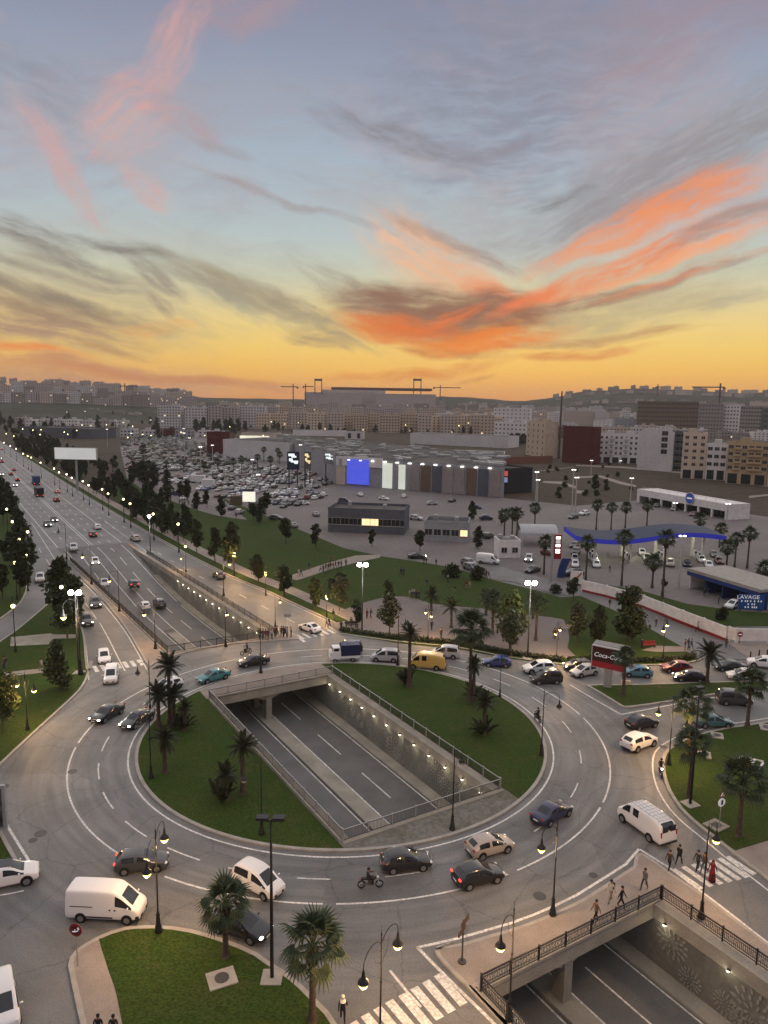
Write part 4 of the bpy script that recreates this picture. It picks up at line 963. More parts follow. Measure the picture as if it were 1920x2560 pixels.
V('sedan', 'teal2', 'c6', 1185, 205, 1290, 205, 'dull teal saloon driving away along the east lawn kerb')
V('mpv', 'dgrey', 'b3', 1460, 345, 1545, 350, 'dark grey van at the right edge below the wedge of lawn', cat='van')
V('hatch', 'skyblue', 'c4', 525, 1165, 420, 1160, 'light blue hatchback with pale roof right of the red hoarding')
V('hatch', 'red', 'c4', 865, 1125, 760, 1122, 'dark red hatchback queueing beside the kerb lamp on the right')
V('hatch', 'black', 'c4', 975, 1205, 855, 1198, 'black hatchback queueing in front of the red car', True)
V('sedan', 'black', 'c4', 1330, 1115, 1215, 1112, 'black saloon behind the roadside palm at the upper right')
V('hatch', 'white', 'c4', 1440, 1192, 1320, 1185, 'white hatchback right of the roadside palm at the wedge of lawn')
V('suv', 'white', 'c4', 1625, 1092, 1530, 1080, 'white car cut off by the right edge near the white wall')
V('suv', 'white', 'd5', 1340, 650, 1215, 655, 'white car entering the ring at the top right partly hidden by a black van')
V('mpv', 'black', 'd5', 1400, 738, 1280, 742, 'black small van entering the ring in front of a white car', cat='van')
V('hatch', 'dgrey', 'r5', 535, 1092, 470, 1092, 'dark car just left of the red hoarding', True)
V('hatch', 'silver', 'r5', 570, 1125, 530, 1132, 'pale hatchback just left of the red hoarding in front of the dark car')
V('hatch', 'blue', 'd5', 975, 595, 870, 590, 'blue hatchback on the far ring behind the two tall palms')
V('mpv', 'silver', 'd5', 530, 510, 390, 500, 'silver van on the far ring beyond the yellow minibus', cat='van', z=.9)
V('oldvan', 'yellow', 'd5', 370, 590, 250, 582, 'yellow minibus on the far ring behind a palm', cat='minibus', name='minibus', z=1.1)
V('mpv', 'silver', 'r4', 547, 803, 478, 800, 'silver grey van with side windows on the far ring left of the minibus', cat='van', z=.85)
V('mpv', 'black', 'c2', 1350, 815, 1225, 818, 'black van on the far ring behind the blue tarpaulin truck', cat='van', z=.85)
V('sedan', 'white', 'c2', 1020, 645, 930, 612, 'white saloon crossing the zebra into the right carriageway')
V('sedan', 'black', 'c2', 530, 930, 405, 950, 'black saloon on the bridge of the far ring beside a lamp post')
V('sedan', 'teal', 'c2', 185, 1060, 60, 1092, 'turquoise saloon on the far bridge of the ring')
V('hatch', 'white', 'b1', 990, 145, 930, 165, 'white car hidden behind the palm cluster on the left of the island')
V('sedan', 'black', 'b1', 635, 305, 570, 340, 'black saloon with lit headlights on the left side of the ring', True)
V('sedan', 'dgrey', 'b1', 815, 340, 742, 380, 'dark grey saloon with lit headlights beside the palm cluster', True)
V('mpv', 'white', 'c1', 960, 1325, 948, 1385, 'white small van past the left zebra crossing heading for the ring', cat='van', z=.85)
V('hatch', 'white', 'c1', 897, 1170, 908, 1225, 'white hatchback about to cross the left zebra')
V('suv', 'dgrey', 'c1', 825, 710, 832, 745, 'grey off-road car with lit headlights on the left carriageway', True)
V('suv', 'brown', 'c1', 748, 860, 758, 890, 'dark car with one lit headlight beside the roadside trees', True)
V('suv', 'silver', 'c1', 345, 497, 345, 525, 'silver car turning down the slip road on the left')
V('suv', 'silver', 'c1', 633, 235, 645, 268, 'silver off-road car coming down the highway near the pole')
V('hatch', 'white', 'c1', 822, 352, 835, 388, 'white car with bright headlights beside the ramp railing', True)
V('sedan', 'silver', 'c1', 897, 447, 912, 485, 'silver saloon coming down the ramp near the left railing', zc=ZF(98))
V('suv', 'black', 'c1', 1150, 437, 1130, 405, 'black car driving up the ramp with faint tail lights', False, True, zc=ZF(93))
V('hatch', 'white', 'c1', 1243, 565, 1215, 530, 'white hatchback driving up the middle of the ramp', zc=ZF(82))
V('suv', 'dgrey', 'c1', 1373, 535, 1345, 505, 'dark car beside the ramp wall under the wall lamps', zc=ZF(78))
V('hatch', 'grey', 'c1', 1608, 915, 1575, 878, 'grey hatchback leaving the underpass on the left of two', zc=ZF(58))
V('hatch', 'white', 'c2', 80, 612, 45, 580, 'white hatchback leaving the underpass on the right of two', False, True, zc=ZF(58))
V('hatch', 'black', 'c1', 800, 118, 785, 100, 'black car with tail lights at the top of the ramp', False, True)
V('hatch', 'white', 'c1', 838, 55, 820, 40, 'white car at the top of the ramp beyond a black one')
V('suv', 'beige', 'c1', 1170, 155, 1140, 132, 'beige off-road car on the right carriageway by the tall lamp')
V('hatch', 'dgrey', 'c2', 232, 195, 195, 170, 'dark hatchback on the right carriageway beside the verge')
V('mpv', 'white', 'c7', 12, 1160, 45, 1420, 'white van at the lower left corner coming towards the viewer', cat='van', z=.9)
b = MB(); b.box((-.25, 0, 1.672), (1.35, 1.0, .03)); b.build('sunroof', M['glass'], _w)
_v.scale = (.93, .95, .95)
tk0 = make_truck(); _c = P('c2', 1310, 885, .9); _f = P('c2', 1215, 890, .9); _d = _f - _c
place(tk0, (_c.x, _c.y, 0), math.atan2(_d.y, _d.x), 'small white truck with a blue tarpaulin on the far ring')
# cars too far to show parts: one mesh each
FARM = {}
def far(kind, col, p, rz, label, group=None, lf=False, lr=False, name='parked_car', cat='car'):
    key = (kind, lf, lr)
    if key not in FARM: FARM[key] = far_mesh(kind, lf, lr)
    o = link(name, FARM[key], None, p, rz); tag(o, label, cat, group); o.color = (*COLR[col], 1); return o
aU = math.atan2(HU.y, HU.x)
for k, x, y, kind, col, away, lab in (('z5', 410, 592, 'suv', 'dgrey', 0, 'dark car with glaring headlights on the far highway, nearer of a pair'), ('z5', 468, 550, 'hatch', 'black', 0, 'dark car with glaring headlights on the far highway, farther of a pair'),
        ('z5', 495, 308, 'hatch', 'beige', 1, 'pale orange car on the far highway behind a dark red one'), ('z5', 488, 380, 'suv', 'dred', 1, 'dark red car on the far highway beyond the ramp'),
        ('z5', 120, 118, 'hatch', 'red', 1, 'small red car far up the highway'), ('z5', 95, 155, 'hatch', 'black', 1, 'small black car far up the highway by the red one'), ('z5', 150, 205, 'hatch', 'black', 1, 'small black car far up the highway left of the trucks'),
        ('z5', 128, 252, 'suv', 'silver', 0, 'pale car far up the highway beside the left trees'), ('z5', 15, 50, 'suv', 'dred', 1, 'dark red car far up the highway at the left edge'), ('z5', 12, 160, 'suv', 'silver', 0, 'silver car far up the highway at the left edge'),
        ('z5', -2, 20, 'suv', 'grey', 0, 'grey car farthest up the highway at the left edge'), ('a1', 8, 385, 'suv', 'silver', 1, 'silver car far up the road at the left edge under the trees')):
    far(kind, col, P(k, x, y, 0.5) - Vector((0, 0, .5)), aU + (0 if away else math.pi), lab, None, not away, bool(away), 'distant_car')
def box_truck(k, x, y, cab, cargo, label, h):
    p = P(k, x, y); root = thing('box_truck', label, 'truck', p, aU)
    b = MB(); b.box((3.2, 0, 1.6), (1.9, 2.3, 2.2), taper=.95); b.build('cab', cab, root)
    b = MB(); b.box((-1.2, 0, .75 + h / 2), (6.4, 2.5, h)); b.build('cargo_box', cargo, root)
    b = MB()
    for X in (3.2, -1.8, -3.0):
        for s in (1, -1): disc_y(b, X, s * .85, s * 1.22, .5, .5, 10)
    b.build('wheel', M['tyre'], root)
    b = MB()
    for s in (1, -1): b.box((-4.42, s * .95, .8), (.08, .3, .2))
    b.build('tail_light', M['tl_on'], root)
box_truck('z5', 310, 245, M['white'], pbr('blue_box', (.03, .06, .14), .5, .3, var=.05), 'blue box truck far up the highway', 3.0)
box_truck('z5', 337, 345, M['black'], pbr('dark_box', (.012, .012, .018), .5, .3, var=.05), 'black truck far up the highway behind the blue one', 2.6)
# gas station, access road and forecourt cars
for k, x, y, dx, dy, kind, col, lab in (('r5', 510, 385, -40, 30, 'hatch', 'dgrey', 'dark car last in the left fuel queue'), ('r5', 520, 425, -30, 40, 'suv', 'black', 'black car third in the left fuel queue'), ('r5', 515, 462, 0, 40, 'hatch', 'silver', 'pale car second in the left fuel queue'), ('r5', 517, 497, 0, 40, 'hatch', 'white', 'white car first in the left fuel queue'),
        ('r5', 622, 432, 10, 40, 'hatch', 'white', 'white car third in the fuel queue beside the palm'), ('r5', 628, 466, 10, 40, 'suv', 'silver', 'silver car second in the fuel queue beside the palm'), ('r5', 642, 498, 12, 40, 'hatch', 'white', 'white car first in the fuel queue beside the palm'),
        ('r5', 912, 428, 20, 40, 'hatch', 'white', 'white car under the canopy farther back'), ('r5', 940, 462, 20, 40, 'suv', 'silver', 'silver car under the canopy behind the short palm'), ('r5', 1080, 493, 0, 40, 'suv', 'beige', 'beige car beside the short palm at the fuel station'),
        ('r5', 1180, 493, 10, 40, 'hatch', 'black', 'black and silver car by the fuel pumps'), ('r5', 1265, 468, 25, 40, 'sedan', 'white', 'white saloon by the right canopy pillar, rear of two'), ('r5', 1308, 502, 25, 40, 'hatch', 'white', 'white hatchback by the right canopy pillar, front of two'), ('r5', 1340, 440, 25, 40, 'hatch', 'dgrey', 'dark car right of the canopy pillar'), ('r5', 1370, 478, 25, 40, 'hatch', 'dred', 'dark red car right of the canopy pillar'),
        ('r5', 505, 553, -40, 0, 'suv', 'black', 'black car beside the blue fuel station totem'), ('r5', 570, 197, -40, 6, 'suv', 'white', 'white car parked in front of the white showroom'), ('r5', 505, 218, -40, 6, 'hatch', 'dgrey', 'dark car parked on the pale ground left of the showroom'), ('r5', 1215, 202, -30, 12, 'hatch', 'red', 'red car at the showroom front'),
        ('r5', 242, 465, -10, 40, 'suv', 'silver', 'silver off-road car with lit headlights by the small kiosk'), ('r5', 265, 530, -40, 10, 'sedan', 'black', 'black saloon below the kiosk by the access road'), ('r5', 1452, 738, -30, 10, 'hatch', 'white', 'white car at the car wash beside the blue sign'),
        ('c3', 285, 35, 40, 0, 'sedan', 'black', 'dark car with lit headlights on the access road behind the park'), ('c3', 735, 95, 40, 12, 'suv', 'grey', 'grey car parked beside the access road, farther of two'), ('c3', 755, 135, 40, 12, 'suv', 'grey', 'grey car parked beside the access road, nearer of two'),
        ('r5', 1000, 150, -20, 10, 'hatch', 'dgrey', 'dark car on show inside the showroom arcade, leftmost'), ('r5', 1100, 172, -20, 10, 'hatch', 'grey', 'grey car on show inside the showroom arcade, second'), ('r5', 360, 432, 40, 6, 'hatch', 'dred', 'dark red car beside the price totem')):
    p, q = P(k, x, y, .6), P(k, x + dx, y + dy, .6); d = q - p
    far(kind, col, (p.x, p.y, .03), math.atan2(d.y, d.x), lab, None, 'lit headlights' in lab, False, 'parked_car')
_p, _q = P('c3', 900, 60, 1.1), P('c3', 1000, 70, 1.1); _d = _q - _p
_o = place(copy_tree(PROTO[('van', False, False, False, 'panel_van')]) if False else PROTO[('van', False, False, False, 'panel_van')], (_p.x, _p.y, .03), math.atan2(_d.y, _d.x), 'white panel van parked in front of the small kiosk', None, COLR['white'])

# ------------------------------------------------------------------ street lamps
M['glow'] = pbr('lamp_glow', (1, .9, .4), emit=(1.0, .80, .22), estr=3.2, var=0)
M['glow_far'] = pbr('lamp_glow_far', (1, .9, .5), emit=(1.0, .82, .36), estr=9, var=0)
M['glow_off'] = pbr('lamp_bowl_unlit', (.30, .29, .25), 0.2, 0.5, var=0)
M['flood'] = pbr('floodlight_glow', (1, 1, .95), emit=(1.0, .98, .86), estr=40, var=0)
def hgt(base, tp):
    d = ray(*tp); dist = math.hypot(base[0], base[1]); return CAM_H + d.z * dist / math.hypot(d.x, d.y)
def pt_light(name, energy, col, size=.2):
    l = bpy.data.lights.new(name, 'POINT'); l.energy = energy; l.color = col; l.shadow_soft_size = size; return l
LAMP_L = pt_light('street_lamp', 780, (1.0, .58, .24))
LPROTO = {}
def lamp_proto(n, lit, light, reach):
    H = 8.0; root = thing('street_lamp', 'lamp', 'street lamp')
    b = MB(); b.lathe([(.27, 0), (.27, .18), (.21, .3), (.22, .45), (.16, .6), (.12, 1.2), (.15, 1.3), (.09, 1.42), (.062, 1.6), (.052, 4.4), (.085, 4.5), (.05, 4.62), (.045, 6.3), (.08, 6.38), (.04, 6.5), (.035, 7.3), (.055, 7.38), (.016, 7.5), (.004, H)], n=10); b.build('pole', M['black'], root, True)
    for i in range(n):
        sg = 1 if i == 0 else -1; b = MB(); pts = [(0, 0, 6.25)]
        for k in range(13):
            a = math.pi * (1 - k / 12); pts.append((sg * (reach / 2 + reach / 2 * math.cos(a)), 0, 6.55 + .75 * math.sin(a)))
        pts.append((sg * reach, 0, 6.42)); b.tube(pts, .027, 6)
        b.tube([(0, 0, 5.6), (sg * reach * .35, 0, 6.1), (sg * reach * .45, 0, 6.9)], .016, 5); b.build('arm', M['black'], root, True)
        b = MB(); b.lathe([(.31, 5.66), (.30, 5.74), (.20, 5.87), (.11, 5.98), (.08, 6.25), (.04, 6.45)], (sg * reach, 0, 0), 12); b.build('lantern', M['black'], root, True)
        b = MB(); b.lathe([(.06, 5.34), (.18, 5.42), (.26, 5.55), (.28, 5.66)], (sg * reach, 0, 0), 12); b.build('lamp_bowl', M['glow'] if lit else M['glow_off'], root, True)
        if light:
            lo = link('lamp_light', LAMP_L, root, (sg * reach, 0, 5.05))
    return root
def lamp(bp, tp, n, lit, label, ang=180, light=True, reach=1.5, H=None, group=None):
    p = P(*bp) if len(bp) == 3 else gp(*bp); H = H or hgt(p, zp(*tp)); key = (n, lit, light and lit, reach)
    if key not in LPROTO: LPROTO[key] = lamp_proto(*key)
    z = 0.0
    return place(LPROTO[key], (p.x, p.y, 0.1), R(ang), label, group, None, (1, 1, H / 8.0) if .8 < H / 8 < 1.3 else H / 8.0)
lamp(('b5', 728, 400), ('d1', 1497, 212), 1, True, 'black street lamp at the paved corner kerb with its lantern before the navy car', 200, reach=1.2)
lamp(('f', 1272.5, 2554), ('d1', 1105, 945), 1, True, 'black street lamp beside the near end of the lower bridge railing', 225, reach=1.2)
lamp(('f', 949, 2640), ('c8', 1632, 830), 2, True, 'two-armed street lamp cut off by the bottom edge beside the woman in white headscarf', 57, reach=1.7, H=8.0)
lamp(('c5', 1370, 1290), ('c5', 1351, 340), 2, True, 'two-armed black street lamp on the lower grass median behind the white panel van', 90, reach=1.9)
lamp(('d2', 1080, 480), ('c6', 1182, 1085), 1, True, 'black street lamp by the ornamental railing beside the right zebra crossing', 45, reach=1.6)
lamp(('b3', 1070, 745), ('b3', 1092, 360), 2, True, 'two-armed black street lamp on the tip of the east lawn', 120, reach=1.7)
lamp(('b3', 315, 690), ('b3', 336, 278), 1, False, 'unlit black street lamp on the right kerb of the central island', 0, reach=1.6)
lamp(('b2', 1100, 990), ('b2', 1118, 548), 1, False, 'unlit black street lamp on the paved near end of the central island', 60, reach=1.6)
lamp(('d5', 1000, 915), ('d5', 1012, 520), 1, False, 'unlit black street lamp on the far right kerb of the central island', 60, reach=1.4)
lamp(('b2', 108, 175), ('r3', 1352, 630), 1, False, 'unlit black street lamp on the bridge of the far ring beside the black saloon', 100, reach=1.4)
lamp(('b1', 165, 420), ('b1', 150, 60), 2, True, 'two-armed black street lamp on the left lawn kerb', 150, reach=1.5)
lamp(('b1', 895, 705), ('f', 378, 1768), 1, False, 'unlit black street lamp in front of the palm cluster on the island', 150, reach=1.4)
lamp(('f', 376, 1788), ('c1', 1286, 1195), 1, False, 'unlit street lamp behind the palm cluster on the far left of the island', 170, reach=1.4)
lamp(('b1', 1550, 1040), ('b2', 118, 590), 1, False, 'unlit black street lamp at the near left kerb of the central island', 200, reach=1.4)
lamp(('r3', 806, 775), ('r3', 801, 515), 1, True, 'street lamp on the pavement at the corner of the ramp opening', 200, reach=1.4)
lamp(('r3', 619, 580), ('r3', 619, 350), 1, True, 'street lamp halfway along the left ramp railing', 200, reach=1.4)
lamp(('r3', 475, 440), ('r3', 469, 232), 1, True, 'street lamp near the upper end of the left ramp railing', 200, reach=1.4)
lamp(('r3', 346, 310), ('r3', 346, 108), 1, False, 'unlit lamp post at the top of the left ramp railing', 200, reach=1.4)
lamp(('r3', 1170, 762), ('r3', 1180, 540), 1, True, 'street lamp behind the dark railing at the far crossing', 90, reach=1.2)
lamp(('r3', 1160, 500), ('r3', 1159, 268), 1, True, 'street lamp at the right ramp railing beside the dark hatchback', 30, reach=1.2)
lamp(('r3', 950, 375), ('r3', 943, 280), 1, True, 'street lamp at the right ramp railing halfway up', 150, reach=1.2)
lamp(('r3', 1427, 660), ('r3', 1440, 480), 1, True, 'street lamp at the far crossing beside the waiting people', 30, reach=1.2)
lamp(('d5', 378, 445), ('d5', 372, 90), 2, True, 'two-armed street lamp behind the hedge on the left of the plaza', 110, reach=1.3)
lamp(('d5', 1488, 602), ('d5', 1500, 240), 2, True, 'two-armed street lamp behind the hedge on the right of the plaza', 60, reach=1.4)
lamp(('r5', 1035, 1082), ('r5', 1050, 790), 2, True, 'two-armed street lamp behind the red car at the kerb of the park', 60, reach=1.5)
lamp(('d5', 118, 640), ('d5', 130, 160), 1, False, 'unlit black street lamp on the far kerb of the central island by the silver van', 40, reach=1.3)
lamp(('b1', 480, 90), ('c1', 735, 620), 1, True, 'street lamp at the left zebra crossing under the floodlight mast', 190, reach=1.3)
for i, (k, x, y, x2, y2) in enumerate((('c2', 638, 382, 640, 105), ('c2', 1162, 560, 1162, 325), ('c2', 366, 212, 366, -60))):
    lamp((k, x, y), (k, x2, y2), 2, True, ('two-armed street lamp on the verge of the right carriageway, second from the crossing', 'two-armed street lamp on the walk beside the plaza corner', 'two-armed street lamp on the verge of the right carriageway, third from the crossing')[i], 100, reach=1.3)
# rows of far lamps that show as points of light
for i, (k, x, y) in enumerate((('r3', 925, 155), ('r3', 961, 243), ('r3', 640, 20), ('z5', 1540, 640), ('z5', 1325, 548), ('z5', 1125, 455), ('z5', 1068, 415), ('z5', 935, 365), ('z5', 883, 325), ('z5', 767, 288), ('z5', 717, 252), ('z5', 622, 222), ('z5', 577, 190), ('z5', 512, 172), ('z5', 468, 138),
        ('z5', 352, 85), ('z5', 270, 38), ('z5', 240, 25), ('z5', 200, 3), ('z1', 140, 650), ('z1', 90, 625), ('z1', 35, 595), ('z1', 355, 478), ('z1', 120, 535))):
    p = P(k, x, y, 5.4); far_l = math.hypot(p.x, p.y) > 175
    b = LPROTO.get('far') 
    if b is None:
        b = LPROTO['far'] = thing('street_lamp', 'lamp', 'street lamp'); q = MB(); q.lathe([(.2, 0), (.1, .8), (.06, 1.2), (.05, 6.6)], n=6); q.build('pole', M['black'], b)
        q = MB(); ellipsoid(q, (0, 0, 5.4), (.23, .23, .22)); q.build('lamp_bowl', M['glow_far'], b)
    o = place(b, (p.x, p.y, 0.05), 0, 'small lit street lamp on the tree-lined walk beside the highway', 'lit lamps on the tree-lined walk', None, 1.0 if not far_l else 1.25)
for i, (k, x, y) in enumerate((('r3', 145, 198), ('r3', 100, 240), ('r3', 137, 325), ('r3', 80, 365), ('r3', 66, 143), ('r3', 36, 75), ('r3', 320, 497), ('r3', 70, 600), ('b1', -30, -30))):
    p = P(k, x, y, 5.4); place(LPROTO['far'], (p.x, p.y, 0.05), 0, 'small lit street lamp among the trees left of the highway', 'lit lamps among the left trees')
# floodlight masts
FL = pt_light('floodlight', 900, (1.0, .97, .88), .4)
def mast(bp, tp, lit, label, heads=2, rz=0.0, col='iron', energy=True, hs=1.0):
    p = P(*bp); H = hgt(p, zp(*tp)); root = thing('floodlight_mast', label, 'floodlight', p, rz)
    b = MB(); b.box((0, 0, .1), (1.3, 1.3, .2)); b.build('footing', M['kerb'], root)
    b = MB(); b.lathe([(.125, .2), (.10, H * .5), (.065, H)], n=10); b.build('pole', M[col], root, True)
    b = MB(); b.box((0, 0, H - .1), (1.5 * hs, .08, .08)); b.build('crossbar', M[col], root)
    for i in range(heads):
        x = (i - (heads - 1) / 2) * 1.0 * hs
        b = MB(); b.box((x, 0, H + .12), (.75 * hs, .5, .16)); b.build('head', M['black'], root)
        b = MB(); ellipsoid(b, (x, -.15, H + .02), (.40 * hs, .38, .34)) if lit else b.box((x, 0, H + .03), (.6 * hs, .42, .04)); b.build('lamp_glass', M['flood'] if lit else M['glow_off'], root, lit)
    if lit and energy: link('lamp_light', FL, root, (0, -1.6, H - 2.0))
    return root
mast(('b4', 1175, 672), ('b2', 165, 930), False, 'tall black floodlight mast with two dark heads on the lower grass median', col='black')
mast(('c6', 985, 945), ('b3', 1236, 285), False, 'very tall black lamp mast on the east lawn', heads=1, col='black', rz=.4)
mast(('r3', 410, 900), ('r3', 410, 478), True, 'floodlight mast glaring over the trees beside the left carriageway')
mast(('r4', 425, 682), ('r4', 430, 335), True, 'floodlight mast glaring over the park lawn behind the crossing')
mast(('r4', 1283, 822), ('r4', 1300, 430), True, 'floodlight mast glaring over the park behind the big trees')
mast(('r3', 780, 272), ('r3', 772, 85), True, 'lit lamp mast beside the right carriageway at the top of the ramp', heads=1)
# pole lamps on the car park and the open ground: pole and two small heads
def pole_lamp(k, x, y, yb, label, lit=True, group=None, w=1.0):
    base = P(k, x, yb); H = hgt(base, zp(k, x, y)); root = thing('pole_lamp', label, 'lamp post', base, 0, group)
    b = MB(); b.lathe([(.22, 0), (.14, H)], n=6); b.build('pole', M['steel'], root)
    for s in (-.45, .45):
        b = MB(); ellipsoid(b, (s * w, 0, H), (.36, .3, .18), n=6, m=4); b.build('lamp_head', M['flood_s'] if lit else M['steel'], root)
M['flood_s'] = pbr('pole_lamp_glow', (1, 1, .95), emit=(1.0, .97, .88), estr=3, var=0)
GL = 'lamp posts over the car park'
for k, x, y, yb in (('z2', 935, 595, 760), ('z2', 195, 490, 640), ('z1', 1305, 380, 530), ('z1', 1408, 390, 545), ('z1', 930, 460, 620), ('z1', 1138, 495, 600), ('z1', 1590, 455, 600), ('z6', 1195, 300, 470), ('z6', 800, 45, 190), ('z1', 1640, 535, 690), ('z6', 558, -60, 180), ('z1', 740, 305, 420), ('z1', 583, 312, 420), ('z6', 1560, 42, 250), ('z6', 700, 60, 330), ('z6', 1145, 170, 330)):
    pole_lamp(k, x, y, yb, 'slim lamp post with small lit heads over the car park', True, GL)
for k, x, y, yb, lab in (('z7', 1310, 208, 470, 'lamp post on the open ground left of the dirt track, nearer of two'), ('z7', 1322, 275, 480, 'lower lamp post on the open ground left of the dirt track'), ('z7', 1622, 188, 545, 'lamp post on the open ground beside the track, taller of two'), ('z7', 1650, 255, 560, 'lamp post on the open ground beside the track, shorter of two'),
        ('z8', 468, 468, 690, 'lamp post left of the white showroom'), ('z8', 128, 315, 440, 'lamp post beyond the open ground before the white blocks'), ('r5', 1100, 135, 280, 'slim lamp post in front of the showroom arcade'), ('r5', 1407, 140, 330, 'slim lit lamp post at the right end of the showroom'), ('r5', 1130, 330, 640, 'slim pole in front of the fuel station canopy'), ('z8', 385, 318, 350, 'lit lamp before the ground floor of the white blocks')):
    pole_lamp(k, x, y, yb, lab, True)

# ------------------------------------------------------------------ plants
def leafmat(name, c1, c2):
    m = pbr(name, c1, 0.6, 0.25, var=0.35, scale=1.3, col2=c2, local=True)
    return m
M['leaf'] = leafmat('tree_leaves', (.030, .042, .014), (.018, .028, .010))
M['leaf_o'] = leafmat('olive_leaves', (.060, .068, .032), (.034, .042, .020))
M['leaf_b'] = leafmat('pale_leaves', (.085, .105, .022), (.05, .065, .016))
M['palm'] = leafmat('palm_leaves', (.048, .068, .028), (.026, .038, .016))
M['palm_d'] = leafmat('date_palm_leaves', (.050, .056, .030), (.028, .034, .018))
M['dry'] = pbr('dry_fronds', (.10, .075, .045), .8, .2, var=.3, scale=2, local=True)
M['bark'] = pbr('bark', (.075, .055, .042), .9, .15, var=.35, scale=3, bump=.5, bscale=9, local=True)
def rnd_dir(rg):
    v = rg.normal(size=3); return v / np.linalg.norm(v)
def leaf_cloud(b, rg, centers, n, size, mi=0):
    for i in range(n):
        c, r = centers[rg.integers(len(centers))]
        d = rnd_dir(rg) * (rg.random() ** .45); p = np.array(c) + d * np.array(r)
        u = rnd_dir(rg); w = np.cross(u, rnd_dir(rg)); w /= np.linalg.norm(w) + 1e-9; s = size * (.6 + .8 * rg.random())
        a, e = u * s, w * s * .5
        b.add([p - a, p + e, p + a, p - e], [(0, 1, 2, 3)], mi)
def broadleaf(name, seed, H, cr, ch, mat, n=900, size=.33, cat='tree', bare=.35, trunk=.13):
    rg = np.random.default_rng(seed); root = thing(name, 'tree', cat)
    t = MB(); lean = rg.normal(size=2) * .12; z0 = H * bare
    t.tube([(0, 0, 0), (lean[0] * .3, lean[1] * .3, z0 * .6), (lean[0], lean[1], z0 + ch * .3), (lean[0] * 1.4, lean[1] * 1.4, H * .88)], [trunk, trunk * .85, trunk * .6, .03], 8)
    cs = []
    k = max(7, int(ch * 2.2))
    for i in range(k):
        f = (i + .5) / k; z = z0 + (H - z0) * f; prof = math.sin(math.pi * min(1, .16 + .80 * f)) ** .8
        a = rg.random() * 6.28; off = cr * .58 * prof * (.5 + .7 * rg.random()); q = (math.cos(a) * off + lean[0], math.sin(a) * off + lean[1], z)
        rr = cr * (.40 + .26 * rg.random()) * (.6 + .5 * prof); cs.append((q, (rr, rr, rr * .85)))
        if i % 2 == 0: t.tube([(lean[0] * .8, lean[1] * .8, z0 + (z - z0) * .5), ((q[0] + lean[0]) * .5, (q[1] + lean[1]) * .5, z - .2), q], [trunk * .4, trunk * .25, .02], 5)
    cs.append(((lean[0], lean[1], z0 + (H - z0) * .45), (cr * .55, cr * .55, (H - z0) * .42)))
    t.build('trunk', M['bark'], root, True)
    b = MB(); leaf_cloud(b, rg, cs, n, size); o = b.build('crown', mat, root)
    return root
TREES = {}
def tree(kind, var, p, label, group=None, s=1.0, rz=None):
    key = (kind, var)
    if key not in TREES:
        a = dict(dark=('roadside_tree', 7.5, 1.7, 5.2, M['leaf'], 1000, .34, .26), olive=('park_tree', 8.0, 2.4, 5.4, M['leaf_o'], 1500, .30, .30), pale=('park_tree', 8.5, 2.5, 5.6, M['leaf_b'], 1700, .30, .28),
                 round=('roadside_tree', 6.0, 2.1, 3.6, M['leaf'], 1100, .32, .36), tall=('dark_tree', 9.5, 2.6, 8.0, M['leaf'], 1700, .38, .12), bush=('bush', 2.4, 1.7, 2.2, M['leaf'], 650, .28, .03))[kind]
        TREES[key] = broadleaf(a[0], hash(key[1]) % 1000 + len(kind) * 37 + var * 11, a[1], a[2], a[3], a[4], a[5], a[6], 'bush' if kind == 'bush' else 'tree', a[7])
    return place(TREES[key], (p[0], p[1], .05), rz if rz is not None else random.random() * 6.28, label, group, None, (s * random.uniform(.93, 1.07), s * random.uniform(.93, 1.07), s))
# fan palm leaf: petiole and a pleated fan with drooping tips
def fan_mesh(seed):
    rg = np.random.default_rng(seed); b = MB(); Lp = 1.0
    b.tube([(0, 0, 0), (.5, 0, .1), (Lp, 0, .08)], [.035, .025, .02], 4)
    n = 15
    for i in range(n):
        a = R(-105 + 210 * i / (n - 1)); L = .95 * (1 - .28 * abs(a) / R(105)) * rg.uniform(.9, 1.08); dr = rg.uniform(.18, .34)
        d = Vector((math.cos(a), math.sin(a), 0)); s_ = Vector((-d.y, d.x, 0)); c = Vector((Lp, 0, .08))
        w = .062; m = c + d * L * .55 + Vector((0, 0, .06)); e = c + d * L + Vector((0, 0, -dr))
        b.add([c, m + s_ * w, m + Vector((0, 0, .03)), m - s_ * w, e], [(0, 3, 2), (0, 2, 1), (1, 2, 4), (2, 3, 4)])
    return b.mesh('frond', M['palm'])
def feather_mesh(seed, L=2.6):
    rg = np.random.default_rng(seed); b = MB(); pts = []
    for i in range(9):
        f = i / 8; pts.append(Vector((L * f * (1 - .12 * f), 0, .55 * L * (f * .55 - f * f * .72))))
    b.tube(pts, [.035 * (1 - .85 * i / 8) for i in range(9)], 4)
    for i in range(30):
        f = .14 + .86 * i / 29; j = min(7, int(f * 8)); p = pts[j].lerp(pts[j + 1], f * 8 - j); ll = .62 * math.sin(math.pi * min(1, .2 + .75 * f)) * rg.uniform(.85, 1.1)
        for sd in (1, -1):
            d = Vector((.55, sd * .75, rg.uniform(-.30, .12))).normalized() * ll; w = Vector((.05, 0, .015))
            b.add([p - w, p + d * .5 - w * .8 + Vector((0, 0, .03)), p + d, p + d * .5 + w * .8 + Vector((0, 0, .03)), p + w], [(0, 1, 3, 4), (1, 2, 3)])
    return b.mesh('frond', M['palm_d'])
FAN = [fan_mesh(i) for i in range(3)]; FEA = [feather_mesh(i) for i in range(3)]
DRYM = None
